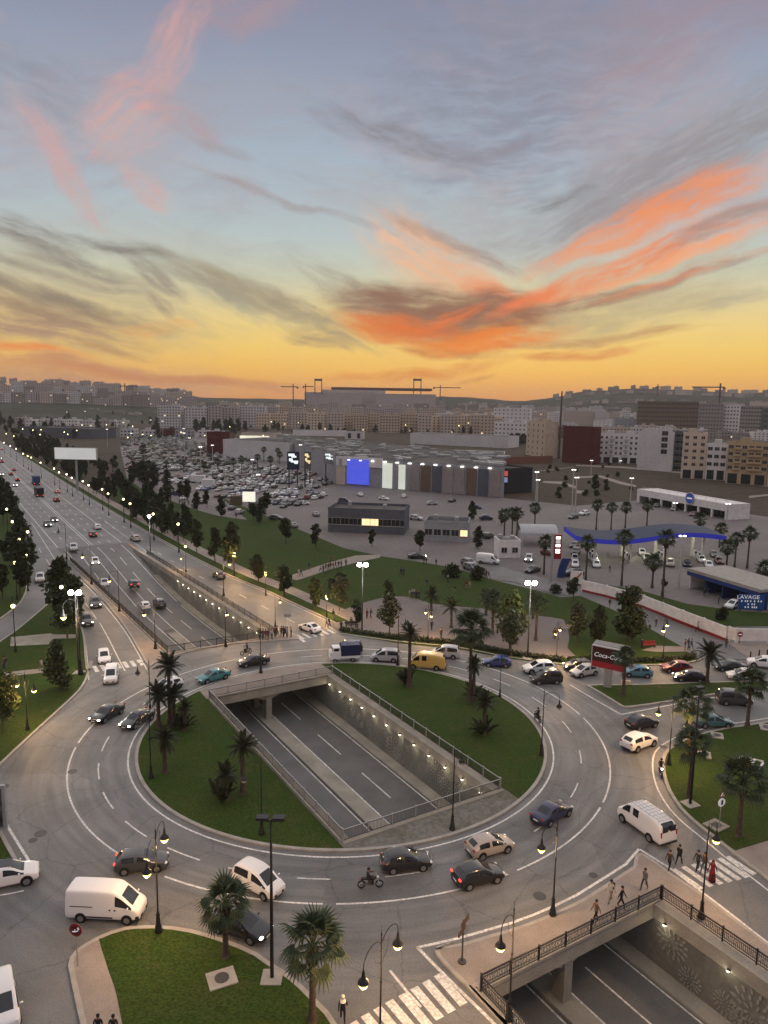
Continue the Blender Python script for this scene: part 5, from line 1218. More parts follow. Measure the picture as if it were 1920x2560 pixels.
def palm(kind, p, H, label, group=None, n=34, s=1.0, z0=.1, joined=False, seed=None, lean=(0, 0), skirt=True):
    rg = np.random.default_rng(seed if seed is not None else int(abs(p[0] * 13 + p[1] * 7)) % 9999)
    root = thing('fan_palm' if kind == 'fan' else 'date_palm', label, 'palm tree', (p[0], p[1], z0), rg.random() * 6.28, group)
    t = MB(); r0 = .21 if kind == 'fan' else .24; top = (lean[0], lean[1], H)
    m = 14; pr = []
    for i in range(m + 1):
        f = i / m; pr.append((lean[0] * f * f, lean[1] * f * f, H * f))
    t.tube(pr, [r0 * (1.55 - .55 * min(1, f * 6)) * (1 - .25 * f) * (1.06 if i % 2 else .95) for i, f in enumerate([k / m for k in range(m + 1)])], 9); t.build('trunk', M['bark'], root, True)
    fr = []
    for i in range(n):
        f = (i + .5) / n; el_ = R(82 - 128 * f ** .9) + rg.normal() * .08; az_ = i * 2.39996 + rg.normal() * .15
        mt = Matrix.Translation(top) @ Matrix.Rotation(az_, 4, 'Z') @ Matrix.Rotation(-el_, 4, 'Y') @ Matrix.Rotation(rg.normal() * .25, 4, 'X') @ Matrix.Scale(s * rg.uniform(.85, 1.12), 4)
        fr.append((FAN if kind == 'fan' else FEA)[i % 3]) ; fr[-1] = (fr[-1], mt)
    if joined:
        b = MB()
        for me, mt in fr:
            b.add([mt @ v.co for v in me.vertices], [tuple(q.vertices) for q in me.polygons])
        return root, b
    for me, mt in fr:
        o = link('frond', me, root); o.matrix_local = mt
    if skirt:
        b = MB(); leaf_cloud(b, rg, [((top[0], top[1], H - .55 * s), (.34, .34, .5))], 90, .26 * s); b.build('dry_skirt', M['dry'], root)
    return root
PJ = {}
def far_palm(kind, p, H, label, group, s=1.0):
    key = (kind, round(H))
    if key not in PJ:
        root, b = palm(kind, (0, 0), round(H), label, group, n=26, s=1.15 if kind == 'fan' else .9, joined=True, seed=len(PJ) + 5, skirt=False)
        rg = np.random.default_rng(len(PJ))
        b.build('crown', M['palm'] if kind == 'fan' else M['palm_d'], root)
        if kind == 'fan':
            q = MB(); leaf_cloud(q, rg, [((0, 0, round(H) - 1.0), (.5, .5, .8))], 120, .3); q.build('dry_skirt', M['dry'], root)
        PJ[key] = root
    return place(PJ[key], (p[0], p[1], .06), random.random() * 6.28, label, group, None, s)
def toph(k, x, y, x2, y2):
    p = P(k, x, y); return p, max(1.5, hgt(p, zp(k, x2, y2)))
# fan palms on the lower median and the east lawn
p, H = toph('c8', 292, 815, 262, 370); palm('fan', p, H, 'fan palm on the lower median in front of the black saloon', s=1.08, n=27)
p, H = toph('c8', 1040, 1385, 1070, 720); palm('fan', p, H, 'large fan palm on the lower median right of the tall black mast', s=1.18, n=29)
p, H = toph('c6', 1400, 1225, 1440, 760); palm('fan', p, H, 'fan palm on the east lawn near the right zebra crossing', s=1.3, n=27)
p, H = toph('c6', 965, 560, 968, 80); palm('fan', p, H, 'fan palm on the east lawn beside the two-armed lamp', s=1.25, n=25)
p, H = toph('c6', 975, 880, 968, 425); palm('fan', p, H, 'paler fan palm on the east lawn behind the very tall mast', s=1.1, n=20)
p, H = toph('b3', 1535, 520, 1550, 270); palm('fan', p, H, 'fan palm at the edge of the east lawn beside the dark grey van', s=1.22, n=25)
p, H = toph('b3', 800, 335, 812, 110); palm('fan', p, H, 'fan palm on the wedge of lawn right of the red hoarding', s=.95, n=24)
p, H = toph('c4', 1130, 1280, 1135, 1020); palm('date', p, H, 'palm on the wedge of lawn between the black and white cars', s=.85, n=32)
# date palms on the central island
for k, x, y, x2, y2, s, lab in (('d4', 545, 900, 540, 150, .95, 'tallest date palm of the left cluster on the island'), ('d4', 600, 930, 600, 520, .8, 'short date palm at the back of the left cluster'), ('d4', 400, 930, 390, 520, .9, 'spreading date palm of the left cluster before the grey saloon'), ('d4', 740, 970, 730, 690, .6, 'smallest date palm on the right of the left cluster'),
        ('d4', 480, 1520, 450, 1090, .85, 'date palm standing alone in front of the left cluster'), ('b1', 1340, 830, 1330, 690, .75, 'low bushy date palm on the near left lawn'), ('b1', 1440, 800, 1420, 520, .85, 'date palm with an orange lit trunk on the near left lawn'),
        ('d5', 215, 830, 235, 370, .85, 'date palm in front of the yellow minibus'), ('d5', 860, 1240, 850, 960, .8, 'nearest date palm of the right island group'), ('d5', 770, 960, 790, 640, .7, 'bushy date palm behind the fan palm on the island')):
    p, H = toph(k, x, y, x2, y2); palm('date', p, H, lab, s=s * .8, n=30)
p, H = toph('d5', 740, 960, 765, 330); palm('fan', p, H, 'tall fan palm on the far right lawn of the island', s=1.5, n=34, lean=(.3, 0))
for k, x, y, lab, s in (('d5', 190, 800, 'dense clump of low palm shoots under the palm before the minibus', 1.0), ('d5', 790, 930, 'low clump of palm shoots at the foot of the tall fan palm', 1.0), ('d5', 850, 1230, 'low clump of palm shoots under the nearest right palm', .9), ('b1', 1310, 830, 'low clump of palm shoots on the near left lawn', .9), ('d4', 700, 960, 'low clump of palm shoots behind the left cluster', .9)):
    p = P(k, x, y); root = thing('palm_clump', lab, 'shrub', (p.x, p.y, .12)); rg = np.random.default_rng(int(x))
    for i in range(26):
        a = rg.random() * 6.28; rr = rg.random() * .6
        o = link('frond', FEA[i % 3], root); o.matrix_local = Matrix.Translation((math.cos(a) * rr, math.sin(a) * rr, .05)) @ Matrix.Rotation(a + rg.normal() * .4, 4, 'Z') @ Matrix.Rotation(-R(rg.uniform(25, 82)), 4, 'Y') @ Matrix.Scale(s * rg.uniform(.55, .95), 4)
# palms of the plaza, the fuel station and the car park
GP = 'palms round the fuel station'
for k, x, y, x2, y2, kd, lab, g in (('d5', 580, 315, 578, 110, 'date', 'date palm standing alone in the middle of the plaza', None), ('d5', 408, 165, 408, 20, 'date', 'date palm at the back edge of the plaza behind the left lamp', None), ('d5', 880, 205, 880, 50, 'date', 'small palm at the back edge of the plaza near the middle', None), ('d5', 935, 365, 940, 80, 'fan', 'slim palm on the plaza left of the big round tree', None), ('d5', 1310, 425, 1350, 110, 'fan', 'leaning slim palm on the right of the plaza', None), ('d5', 1285, 235, 1290, 50, 'date', 'palm at the back edge of the plaza on the right', None),
        ('r5', 275, 295, 277, 170, 'fan', 'lone fan palm on the pale ground left of the fuel station', GP), ('r5', 140, 370, 150, 200, 'fan', 'fan palm at the left kiosk', GP), ('r5', 95, 350, 95, 210, 'fan', 'fan palm behind the left kiosk', GP), ('r5', 170, 330, 180, 200, 'fan', 'fan palm right of the left kiosk', GP), ('r5', 330, 560, 328, 370, 'fan', 'fan palm beside the price totem', GP),
        ('r5', 640, 300, 640, 150, 'fan', 'leftmost fan palm of the row behind the canopy', GP), ('r5', 728, 300, 728, 165, 'fan', 'second fan palm of the row behind the canopy', GP), ('r5', 812, 285, 812, 165, 'fan', 'third fan palm of the row behind the canopy', GP), ('r5', 940, 275, 940, 155, 'fan', 'fourth fan palm of the row behind the canopy', GP), ('r5', 1250, 305, 1250, 235, 'fan', 'fan palm behind the right end of the canopy', GP), ('r5', 1370, 400, 1365, 290, 'fan', 'fan palm at the far right end of the canopy', GP),
        ('r5', 578, 605, 580, 375, 'fan', 'fan palm before the left fuel queue', GP), ('r5', 790, 630, 798, 345, 'fan', 'tallest fan palm in front of the canopy', GP), ('r5', 1032, 700, 1035, 350, 'fan', 'tall fan palm in front of the canopy beside the short one', GP), ('r5', 972, 640, 972, 490, 'fan', 'short stout fan palm on the forecourt', GP), ('r5', 1408, 570, 1410, 400, 'fan', 'fan palm behind the car wash', GP), ('r5', 1460, 520, 1462, 350, 'fan', 'fan palm right of the canopy end', GP), ('r5', 1535, 525, 1540, 320, 'fan', 'fan palm at the right edge of the fuel station', GP), ('r5', 1632, 655, 1640, 530, 'fan', 'fan palm at the right end of the car wash', GP)):
    p, H = toph(k, x, y, x2, y2); far_palm(kd, p, H, lab, g, H / max(1, round(H)) * (1.0 if kd == 'fan' else .9))
GPL = 'palms on the car park'
for k, x, y, yt in (('z6', 205, 330, 75), ('z6', 240, 330, 215), ('z6', 258, 330, 215), ('z6', 400, 290, 215), ('z6', 552, 280, 200), ('z6', 725, 290, 215), ('z6', 845, 280, 190), ('z6', 905, 110, 20), ('z6', 1005, 135, 50), ('z6', 1100, 155, 50), ('z6', 1243, 190, 85), ('z6', 1365, 200, 95), ('z6', 1050, 300, 165), ('z6', 1300, 300, 170), ('z6', 1190, 280, 150), ('z6', 440, 560, 440), ('z5', 975, 140, 55), ('z6', 980, 260, 190), ('z6', 1380, 210, 130)):
    p, H = toph(k, x, y, x, yt); H = min(H, 14); far_palm('fan', p, H, 'palm among the parked cars', GPL, H / max(1, round(H)))
# trees of the verge beside the right carriageway, and of the left side
GV = 'trees along the walk beside the highway'
for i, (k, x, y, yt) in enumerate((('r3', 838, 195, 60), ('r3', 1020, 285, 110), ('r3', 920, 215, 70), ('r3', 1115, 330, 150), ('r3', 1213, 378, 130), ('r3', 1340, 430, 290), ('r3', 1475, 500, 350), ('r3', 1632, 575, 430), ('c2', 575, 280, 110), ('c2', 795, 390, 170), ('c2', 1062, 515, 240))):
    p, H = toph(k, x, y, x, yt); tree('dark' if i not in (5, 6, 8) else 'round', i % 3, p, (ORD[i] + ' dark tree of the row along the right carriageway walk'), GV, H / 7.5 if i not in (5, 6, 8) else H / 6)
rg = np.random.default_rng(3)
for i in range(165):
    s = 118 + i * 2.8 + rg.random() * 4; t = tk(s) + (rg.choice([4.3, 8.5, 13]) if s < 150 else rg.choice([4.3, 8, 12, 17, 23, 29])) + rg.normal() * .9
    q = HW(s, t); tree('dark' if rg.random() < .5 else 'round' if rg.random() < .6 else 'tall', int(rg.integers(3)), q, 'dark tree in the belt right of the far highway', 'dark trees right of the far highway', rg.uniform(.6, 1.05))
GLL = 'trees left of the highway'
for i, (k, x, y, yt, kd) in enumerate((('r3', 310, 990, 740, 'tall'), ('r3', 105, 520, 215, 'dark'), ('r3', 350, 720, 500, 'round'), ('r3', 320, 640, 300, 'dark'), ('r3', 380, 660, 400, 'dark'), ('r3', 100, 300, 60, 'round'), ('r3', 160, 370, 200, 'dark'), ('r3', 15, 520, 350, 'round'), ('r3', 20, 120, -60, 'round'), ('r3', 60, 350, 180, 'round'), ('r3', 400, 680, 480, 'dark'), ('z5', 150, 640, 460, 'round'), ('z5', 30, 480, 200, 'tall'), ('z5', 80, 400, 230, 'dark'), ('z5', 110, 560, 300, 'dark'))):
    p, H = toph(k, x, y, x, yt); H0 = dict(tall=9.5, dark=7.5, round=6.0)[kd]
    tree(kd, i % 3, p, ('round dark tree on the left lawn beside the zebra crossing', 'slim dark tree at the slip road kerb, left of the silver car', 'dark tree under the glaring floodlight mast', 'tall dark tree at the top of the lawn between slip road and highway', 'dark tree beside the left ramp railing')[i] if i < 5 else 'dark tree left of the highway beyond the slip road, %s of ten' % ORD[i - 5], GLL, min(1.4, H / H0))
p = P('b1', 20, 440); tree('pale', 1, p, 'pale bushy tree at the left edge of the west lawn', None, .8)
# park and plaza trees
for k, x, y, yt, kd, v, lab in (('d5', 48, 375, 20, 'olive', 0, 'olive green tree at the left of the plaza hedge'), ('d5', 1095, 560, 170, 'olive', 1, 'big round tree in front of the plaza'), ('d5', 1085, 500, 0, 'pale', 0, 'bright green lit tree behind the big round one'), ('c2', 1415, 660, 420, 'dark', 1, 'slim tree beside the mast at the plaza corner'), ('c2', 1272, 515, 220, 'olive', 2, 'spreading tree on the park lawn before the plaza'),
        ('r5', 840, 960, 640, 'tall', 0, 'tall dark tree before the access road'), ('r5', 650, 975, 760, 'tall', 1, 'dark rounded tree beside the park path'), ('r5', 530, 975, 740, 'olive', 1, 'olive tree on the right of the plaza'), ('r5', 505, 720, 590, 'round', 1, 'small tree by the advertising panel'), ('r4', 890, 400, 340, 'bush', 0, 'round bush at the edge of the access road, left of two'), ('r4', 1035, 420, 350, 'bush', 1, 'larger round bush at the edge of the access road, right of two'),
        ('r4', 300, 460, 390, 'bush', 2, 'shrub on the park lawn left of the mast'), ('r5', 400, 670, 630, 'bush', 0, 'dark shrub behind the glaring right mast'), ('r5', 1040, 650, 590, 'round', 0, 'small tree in front of the car wash'), ('r5', 1400, 830, 760, 'bush', 1, 'dark shrub above the white wall'), ('r4', 560, 520, 420, 'olive', 2, 'olive tree at the back edge of the plaza'), ('z7', 1130, 640, 530, 'tall', 2, 'dense dark tree right of the big store'), ('z7', 1010, 660, 560, 'tall', 1, 'dark tree at the right corner of the big store'), ('z8', 165, 570, 440, 'tall', 0, 'lone dark tree on the open ground'), ('z6', 1215, 720, 545, 'tall', 1, 'dense dark tree before the car park, left of the big store'), ('z6', 1150, 700, 555, 'round', 2, 'dark rounded tree left of the store beside a dense one')):
    p, H = toph(k, x, y, x, yt); H0 = dict(tall=9.5, dark=7.5, round=6.0, olive=8.0, pale=8.5, bush=2.4)[kd]; tree(kd, v, p, lab, None, min(2.0, H / H0))
# hedge along the plaza: a ribbon of leaves, nobody could count it
b = MB(); rg = np.random.default_rng(9); cs = [((q.x, q.y, .45), (.55, .55, .45)) for q in smooth_line(hk, .6)]
leaf_cloud(b, rg, cs, 9000, .16); o = b.build('hedge', M['leaf_o']); stuff(o); o['label'] = 'low hedge along the kerb in front of the plaza'

# ------------------------------------------------------------------ buildings
M['win'] = pbr('window_glass', (.018, .020, .024), .15, .5, var=0)
M['win_lit'] = pbr('window_lit', (.9, .7, .4), emit=(1, .72, .36), estr=1.2, var=0)
M['sill'] = pbr('pale_sill', (.45, .42, .38), .7, .2, var=.1)
M['roofd'] = pbr('dark_roof', (.055, .05, .047), .8, .2, var=.35, scale=.06, fine=.3, fscale=.4, col2=(.09, .08, .07))
WALLS = {}
def wallmat(key, col):
    if key not in WALLS: WALLS[key] = pbr('render_' + key, col, .85, .15, var=.10, scale=.12, fine=.12, fscale=.9, local=True)
    return WALLS[key]
WC = dict(brick=(.20, .085, .06), cream=(.62, .50, .37), tan=(.48, .38, .28), white=(.68, .64, .60), pale=(.56, .53, .50), grey=(.28, .28, .29), ochre=(.46, .34, .19), maroon=(.085, .018, .016), brown=(.15, .105, .07), mauve=(.42, .36, .33), sand=(.50, .41, .33), conc=(.28, .245, .22), dark=(.03, .03, .034), slate=(.10, .105, .12))
win_cache = {}
def win_mesh(w, h, lit=False):
    k = (round(w, 2), round(h, 2), lit)
    if k not in win_cache:
        b = MB(); b.box((0, -.01, 0), (w, .10, h), 0); b.box((0, -.06, -h / 2 - .06), (w + .25, .2, .12), 1); b.box((0, -.05, h / 2 + .03), (w + .1, .12, .06), 1); b.box((0, -.07, 0), (.06, .06, h), 1)
        win_cache[k] = b.mesh('window', [M['win_lit'] if lit else M['win'], M['sill']])
    return win_cache[k]
def building(a, b_, depth, H, key, label, floors=5, bays=6, group=None, single=False, z0=0.0, win=(1.2, 1.3), ground=0.0, name='apartment_block', balc=(), parapet=True, side=True, lit=0, roofbox=True, skipwin=False, seed=1, top=None, sidebays=3):
    a, b_ = Vector((a[0], a[1], 0)), Vector((b_[0], b_[1], 0)); L = (b_ - a).length; an = math.atan2((b_ - a).y, (b_ - a).x); rg = random.Random(seed)
    root = thing(name, label, 'building', (a.x, a.y, z0), an, group); mt = wallmat(key, WC[key])
    b = MB(); b.box((L / 2, depth / 2, H / 2), (L, depth, H)); b.build('wall', mt, root)
    if parapet:
        b = MB()
        for c, d in (((L / 2, .1, H + .35), (L + .2, .25, .7)), ((L / 2, depth - .1, H + .35), (L + .2, .25, .7)), ((.1, depth / 2, H + .35), (.25, depth - .46, .7)), ((L - .1, depth / 2, H + .35), (.25, depth - .46, .7))): b.box(c, d)
        b.build('parapet', mt, root)
        b = MB(); b.box((L / 2, depth / 2, H + .03), (L - .4, depth - .4, .06)); b.build('roof', M['roofd'], root)
    if roofbox:
        for i in range(1 + (L > 18)):
            b = MB(); x = L * (.3 + .4 * rg.random()) if i == 0 else L * .8; w = min(L * .3, 4.5); b.box((min(max(x, w / 2 + .4), L - w / 2 - .4), depth * .5, H + 1.3), (w, min(3.5, depth * .5), 2.6)); b.build('roof_hut', mt, root)
    if ground > 0:
        b = MB(); n = max(1, int(L / 4.5))
        for i in range(n): b.box((L * (i + .5) / n, -.03, ground * .42), (L / n * .7, .12, ground * .78))
        b.build('shop_front', M['win'], root)
    if single:
        for f in range(1, floors):
            b = MB(); b.box((L / 2, -.06, ground + (H - ground) / floors * f), (L + .1, .2, .22)); b.build('string_course', mt, root)
        for i in range(2):
            b = MB(); b.lathe([(.6, 0), (.6, 1.3), (.1, 1.5)], (L * rg.uniform(.1, .9), depth * rg.uniform(.3, .8), H + .05), 8); b.build('water_tank', M['galv'], root)
    if skipwin: return root
    fh = (H - ground) / floors; w, h = win; jb = MB()
    for f in range(floors):
        z = ground + fh * (f + .52)
        for i in range(bays):
            x = L * (i + .5) / bays
            if single:
                link('window', win_mesh(w, h, rg.random() < lit), root, (x, 0, z))
                if i in balc:
                    q = MB(); q.box((x, -.5, z - h / 2 - .25), (w + 1.0, 1.0, .14)); q.box((x, -.97, z - h / 2 + .25), (w + 1.0, .06, .86)); q.build('balcony', mt, root)
            else: jb.box((x, -.02, z), (w, .12, h), 1 if rg.random() < lit else 0)
        if side:
            for i in range(sidebays):
                y = depth * (i + .5) / sidebays
                jb.box((-.02, y, z), (.12, w, h), 0); jb.box((L + .02, y, z), (.12, w, h), 0)
    if jb.v: stuff(jb.build('window', [M['win'], M['win_lit']], root))
    return root
def pb(k, x0, y0, x1, y1, yt, depth, key, label, **kw):
    a, b_ = P(k, x0, y0), P(k, x1, y1); H = hgt((a + b_) / 2, zp(k, (x0 + x1) / 2, yt)); return building(a, b_, depth, H, key, label, **kw)
pb('a2', 612, 408, 692, 424, 268, 9, 'tan', 'tan apartment block with brown roof edge left of the dark red building', floors=6, bays=4, single=True, win=(1.5, 1.5), sidebays=0, side=False)
pb('a2', 768, 440, 900, 452, 292, 7, 'maroon', 'windowless dark red block between the tan and the white buildings', skipwin=True, roofbox=False)
pb('z8', 150, 330, 530, 345, 95, 16, 'white', 'long white apartment block right of the dark red building', floors=4, bays=9, single=True, win=(1.3, 1.3), ground=4.5, side=False, balc=(3, 6))
g_ = pb('z8', 525, 395, 815, 412, 75, 9, 'pale', 'blank light grey block with one tall window strip', skipwin=True)
for f in range(4): link('window', win_mesh(3.2, 2.4), g_, (14.0, 0, 11 + 3.4 * f))
pb('z8', 822, 405, 902, 410, 72, 15, 'slate', 'narrow dark glazed building between the blank grey block and the cream block', floors=6, bays=2, single=True, win=(3.0, 1.9), side=False, roofbox=False)
pb('z8', 902, 468, 1108, 478, 88, 17, 'cream', 'cream apartment block with two columns of large windows', floors=5, bays=3, single=True, win=(1.7, 1.4), ground=5.5, side=False)
pb('z8', 1112, 478, 1285, 490, 182, 16, 'white', 'lower white house between the cream and the ochre blocks', floors=3, bays=3, single=True, win=(2.2, 1.6), ground=6.0, side=False)
pb('z8', 1288, 510, 1640, 535, 172, 18, 'ochre', 'ochre apartment block with rows of balconies at the right', floors=4, bays=6, single=True, win=(2.0, 1.5), ground=6.0, balc=(1, 3, 4), side=False)
pb('z8', 1645, 540, 1900, 560, 205, 18, 'sand', 'sand coloured block cut off by the right edge', floors=4, bays=5, single=True, win=(1.8, 1.5), ground=6.0, side=False)
pb('z3', 950, 545, 1225, 560, 405, 16, 'white', 'bright white apartment block left of the tan one', floors=4, bays=8, single=True, win=(1.7, 1.5), side=False)
pb('z3', 940, 470, 1260, 478, 280, 18, 'white', 'white apartment block rising behind the bright white one', floors=6, bays=9, win=(1.6, 1.5), side=False)
pb('z4', 520, 475, 1045, 488, 222, 30, 'brown', 'large unfinished brown concrete building frame', floors=7, bays=20, win=(2.8, 2.0), lit=0, side=False, roofbox=False)
pb('z4', 1050, 470, 1258, 476, 240, 26, 'conc', 'grey unfinished block beside the brown frame', floors=7, bays=8, win=(2.2, 1.8), lit=0, side=False, roofbox=False)
pb('z4', 1262, 475, 1398, 480, 255, 20, 'white', 'white tower with a dark glazed strip', floors=7, bays=5, win=(2.4, 2.0), lit=0, side=False, roofbox=False)
pb('z4', 1405, 490, 1590, 498, 262, 24, 'conc', 'grey gridded block right of the white tower', floors=7, bays=8, win=(2.6, 2.2), lit=0, side=False, roofbox=False)
pb('z4', 1600, 500, 1800, 506, 280, 24, 'slate', 'dark block with white framed windows at the right edge', floors=5, bays=4, win=(4, 2.6), lit=0, side=False, roofbox=False)
for i, (x0, x1, yb, yt, key, lab) in enumerate(((0, 210, 345, 262, 'white', 'low white block behind the dark red building'), (270, 520, 350, 235, 'pale', 'pale block behind the long white one'), (150, 330, 440, 385, 'white', 'white roofed house above the long white block'), (330, 520, 470, 370, 'grey', 'grey green roofed hall above the long white block'), (520, 700, 500, 430, 'sand', 'flat roofed sand house above the blank grey block'), (700, 860, 500, 440, 'pale', 'pale flat roofed house beside the unfinished frame'), (1000, 1130, 520, 465, 'white', 'white roofed house in front of the unfinished block'), (1380, 1500, 545, 490, 'pale', 'pale house behind the cream block'), (1530, 1700, 555, 490, 'white', 'white house behind the ochre block'), (-170, 0, 440, 410, 'pale', 'pale flat block behind the tan one'))):
    pb('z4', x0, yb, x1, yb + 4, yt, 18, key, lab, floors=3, bays=5, side=False, seed=i)
# the middle of the town: rows of blocks, each one its own
GC = 'far apartment blocks across the town'
rg_ = random.Random(11)
ADJ = dict(sand='sand coloured', tan='tan', mauve='greyish', conc='dull grey', pale='pale grey', cream='cream', white='white', brick='brick red')
def row(xa, xb, ybase, ytop, keys, wpx, gap, jit, label, depth=16, win=(1.5, 1.5), seedbase=0, grp=GC):
    x = xa; i = 0
    while x < xb:
        w = wpx * rg_.uniform(.6, 1.5); yb = ybase(x) + rg_.uniform(-2, 2); yt = ytop(x) + rg_.uniform(-jit, jit)
        a, b_ = gp(x, yb), gp(min(x + w, xb + wpx), yb + (w * .016))
        H = max(6.0, hgt((a + b_) / 2, (x + w / 2, yt))); L = (b_ - a).length
        ky = rg_.choice(keys); lb = label if label.split()[0] in ('beige', 'pale', 'low') else label.replace('apartment block', ADJ[ky] + ' apartment block', 1)
        building(a, b_, depth, H, ky, lb, floors=max(2, int(H / 3.2)), bays=max(2, int(L / 3.4)), group=grp, win=win, side=True, seed=i + seedbase, parapet=L < 60, lit=.015, sidebays=3)
        x += w + gap * rg_.uniform(0, 2.2); i += 1
hy = lambda x: 1005 + (x - 960) * math.tan(ROLL)      # image row of the level horizon
row(640, 1210, lambda x: hy(x) + 71 + (x - 640) * .012, lambda x: hy(x) + 32, ['sand', 'cream', 'tan'], 34, 1, 3, 'beige apartment block in the row behind the car park')
row(560, 1210, lambda x: hy(x) + 54, lambda x: hy(x) + 19, ['sand', 'tan', 'mauve'], 32, 2, 4, 'apartment block in the second row across the town')
row(400, 1250, lambda x: hy(x) + 41, lambda x: hy(x) + 8, ['mauve', 'sand', 'conc'], 26, 3, 5, 'apartment block in the third row across the town')
row(330, 1560, lambda x: hy(x) + 31, lambda x: hy(x) + 1, ['mauve', 'conc', 'sand'], 22, 6, 4, 'hazy apartment block far across the town')
row(395, 640, lambda x: hy(x) + 72, lambda x: hy(x) + 20, ['mauve', 'pale', 'sand'], 44, 6, 5, 'grey apartment block beyond the far end of the car park')
row(1180, 1700, lambda x: hy(x) + 52, lambda x: hy(x) + 16, ['white', 'pale', 'sand'], 26, 4, 5, 'pale apartment block among those right of centre')
row(1160, 1950, lambda x: hy(x) + 36, lambda x: hy(x) + 6, ['pale', 'sand', 'mauve'], 24, 5, 4, 'hazy pale apartment block on the right far side')
row(40, 300, lambda x: hy(x) + 74, lambda x: hy(x) + 56, ['white', 'pale', 'mauve'], 24, 5, 4, 'low whitish building left of the car park', win=(1.6, 1.4), grp='low buildings left of the car park')
row(0, 420, lambda x: hy(x) + 50, lambda x: hy(x) + 34, ['pale', 'mauve', 'conc'], 34, 12, 5, 'low building among the trees on the left', grp='low buildings left of the car park')
row(300, 560, lambda x: hy(x) + 96, lambda x: hy(x) + 82, ['pale', 'maroon', 'grey'], 28, 8, 3, 'low shop at the far end of the car park', grp='low shops at the far end of the car park', depth=12)
# hills behind the town
def hill(label, xs, crest, d0, d1, mat, nd_=14):
    b = MB(); n = len(xs); rg = random.Random(5)
    for j in range(nd_ + 1):
        f = j / nd_; d = d0 + (d1 - d0) * f
        for x in xs:
            r = ray(x, 1280); h = Vector((r.x, r.y, 0)).normalized() * d
            c = lerp_knots(crest, x); rr = ray(x, c); zc = CAM_H + rr.z / math.hypot(rr.x, rr.y) * d1
            b.v.append((h.x, h.y, max(-2, zc) * (3 * f * f - 2 * f ** 3) + rg.uniform(-1, 1) * f * 2 - 1.0))
    b.f = [(j * n + i, j * n + i + 1, (j + 1) * n + i + 1, (j + 1) * n + i) for j in range(nd_) for i in range(n - 1)]
    b.m = [0] * len(b.f); return struct(b.build('hill', mat, None, True))
M['hill'] = pbr('wooded_hill', (.045, .045, .032), .95, .1, var=.4, scale=.006, fine=.4, fscale=.05)
hL = [(-700, 962), (0, 964), (130, 966), (260, 974), (380, 984), (500, 992), (760, 999)]
hill('left', [-700 + 40 * i for i in range(38)], hL, 1100, 2300, M['hill'])
hR = [(1000, 1004), (1090, 990), (1180, 994), (1290, 1003), (1370, 994), (1440, 978), (1560, 971), (1700, 975), (1820, 982), (1920, 980), (2600, 976)]
hill('right', [1000 + 25 * i for i in range(66)], hR, 1700, 2500, M['hill'])
def on_hill(x, f, crest, d0, d1):
    d = d0 + (d1 - d0) * f; r = ray(x, 1280); h = Vector((r.x, r.y, 0)).normalized() * d; rr = ray(x, lerp_knots(crest, x)); zc = CAM_H + rr.z / math.hypot(rr.x, rr.y) * d1
    h.z = max(-2, zc) * (3 * f * f - 2 * f ** 3) - 1.5; return h
rr_ = random.Random(21)
for i in range(64):
    f = [.42, .6, .8, .97][i % 4]; x = -40 + (i // 4) * 34 + rr_.uniform(-10, 10); p = on_hill(x, f, hL, 1100, 2300); w = rr_.uniform(18, 42)
    d = Vector((p.y, -p.x, 0)).normalized(); H = rr_.uniform(14, 26)
    ky = rr_.choice(['mauve', 'sand', 'conc', 'pale']); building(p - d * w / 2, p + d * w / 2, 16, H, ky, 'hazy %s apartment block %s the hill at the left' % (ADJ[ky], ('at the foot of', 'low on', 'high on', 'on the crest of')[i % 4]), floors=int(H / 3.2), bays=int(w / 4), group='apartment blocks on the left hill', z0=p.z - 1, win=(1.8, 1.5), seed=i, side=False, lit=.02)
for i in range(60):
    f = [.5, .72, .93][i % 3]; x = 1380 + (i // 3) * 30 + rr_.uniform(-12, 12); p = on_hill(x, f, hR, 1700, 2500); w = rr_.uniform(14, 34)
    d = Vector((p.y, -p.x, 0)).normalized(); H = rr_.uniform(6, 13)
    ky = rr_.choice(['mauve', 'sand', 'conc']); building(p - d * w / 2, p + d * w / 2, 14, H, ky, 'small hazy %s house %s the wooded hill at the right' % (ADJ[ky], ('low on', 'high on', 'on the crest of')[i % 3]), floors=3, bays=4, group='houses on the right hill', z0=p.z - 1, skipwin=True, seed=i)
# stadium with its roof ring, towers and cranes on the skyline
def at_dist(x, y, dist):
    r = ray(x, y); k = dist / math.hypot(r.x, r.y); return Vector((r.x * k, r.y * k, CAM_H + r.z * k))
st_ = thing('stadium', 'long pale stadium with a flat dark roof ring on the skyline', 'stadium', (0, 0, 0))
a, c = at_dist(757, 1000, 1900), at_dist(1085, 1000, 1900)
def slab(x0, x1, yt, yb, dist, depth, mat, name):
    a, c = at_dist(x0, yb, dist), at_dist(x1, yb, dist); t = at_dist((x0 + x1) / 2, yt, dist).z; m = (a + c) / 2; d = c - a; b = MB()
    z0 = max(-1, min(a.z, c.z)); b.box((m.x, m.y + depth / 2, (z0 + t) / 2), (math.hypot(d.x, d.y), depth, t - z0), rz=math.atan2(d.y, d.x)); return b.build(name, mat, st_)
slab(757, 900, 981, 1040, 1900, 120, wallmat('mauve', WC['mauve']), 'stand'); slab(800, 960, 975, 1040, 1960, 120, wallmat('mauve', WC['mauve']), 'stand'); slab(940, 1090, 985, 1040, 1900, 120, wallmat('mauve', WC['mauve']), 'stand')
slab(828, 1080, 969.5, 973.5, 1990, 90, wallmat('maroon', WC['maroon']), 'roof_ring')
for x in (786, 803, 1033, 1051): slab(x, x + 2.2, 946, 985, 1890, 4, M['iron'], 'tower_leg')
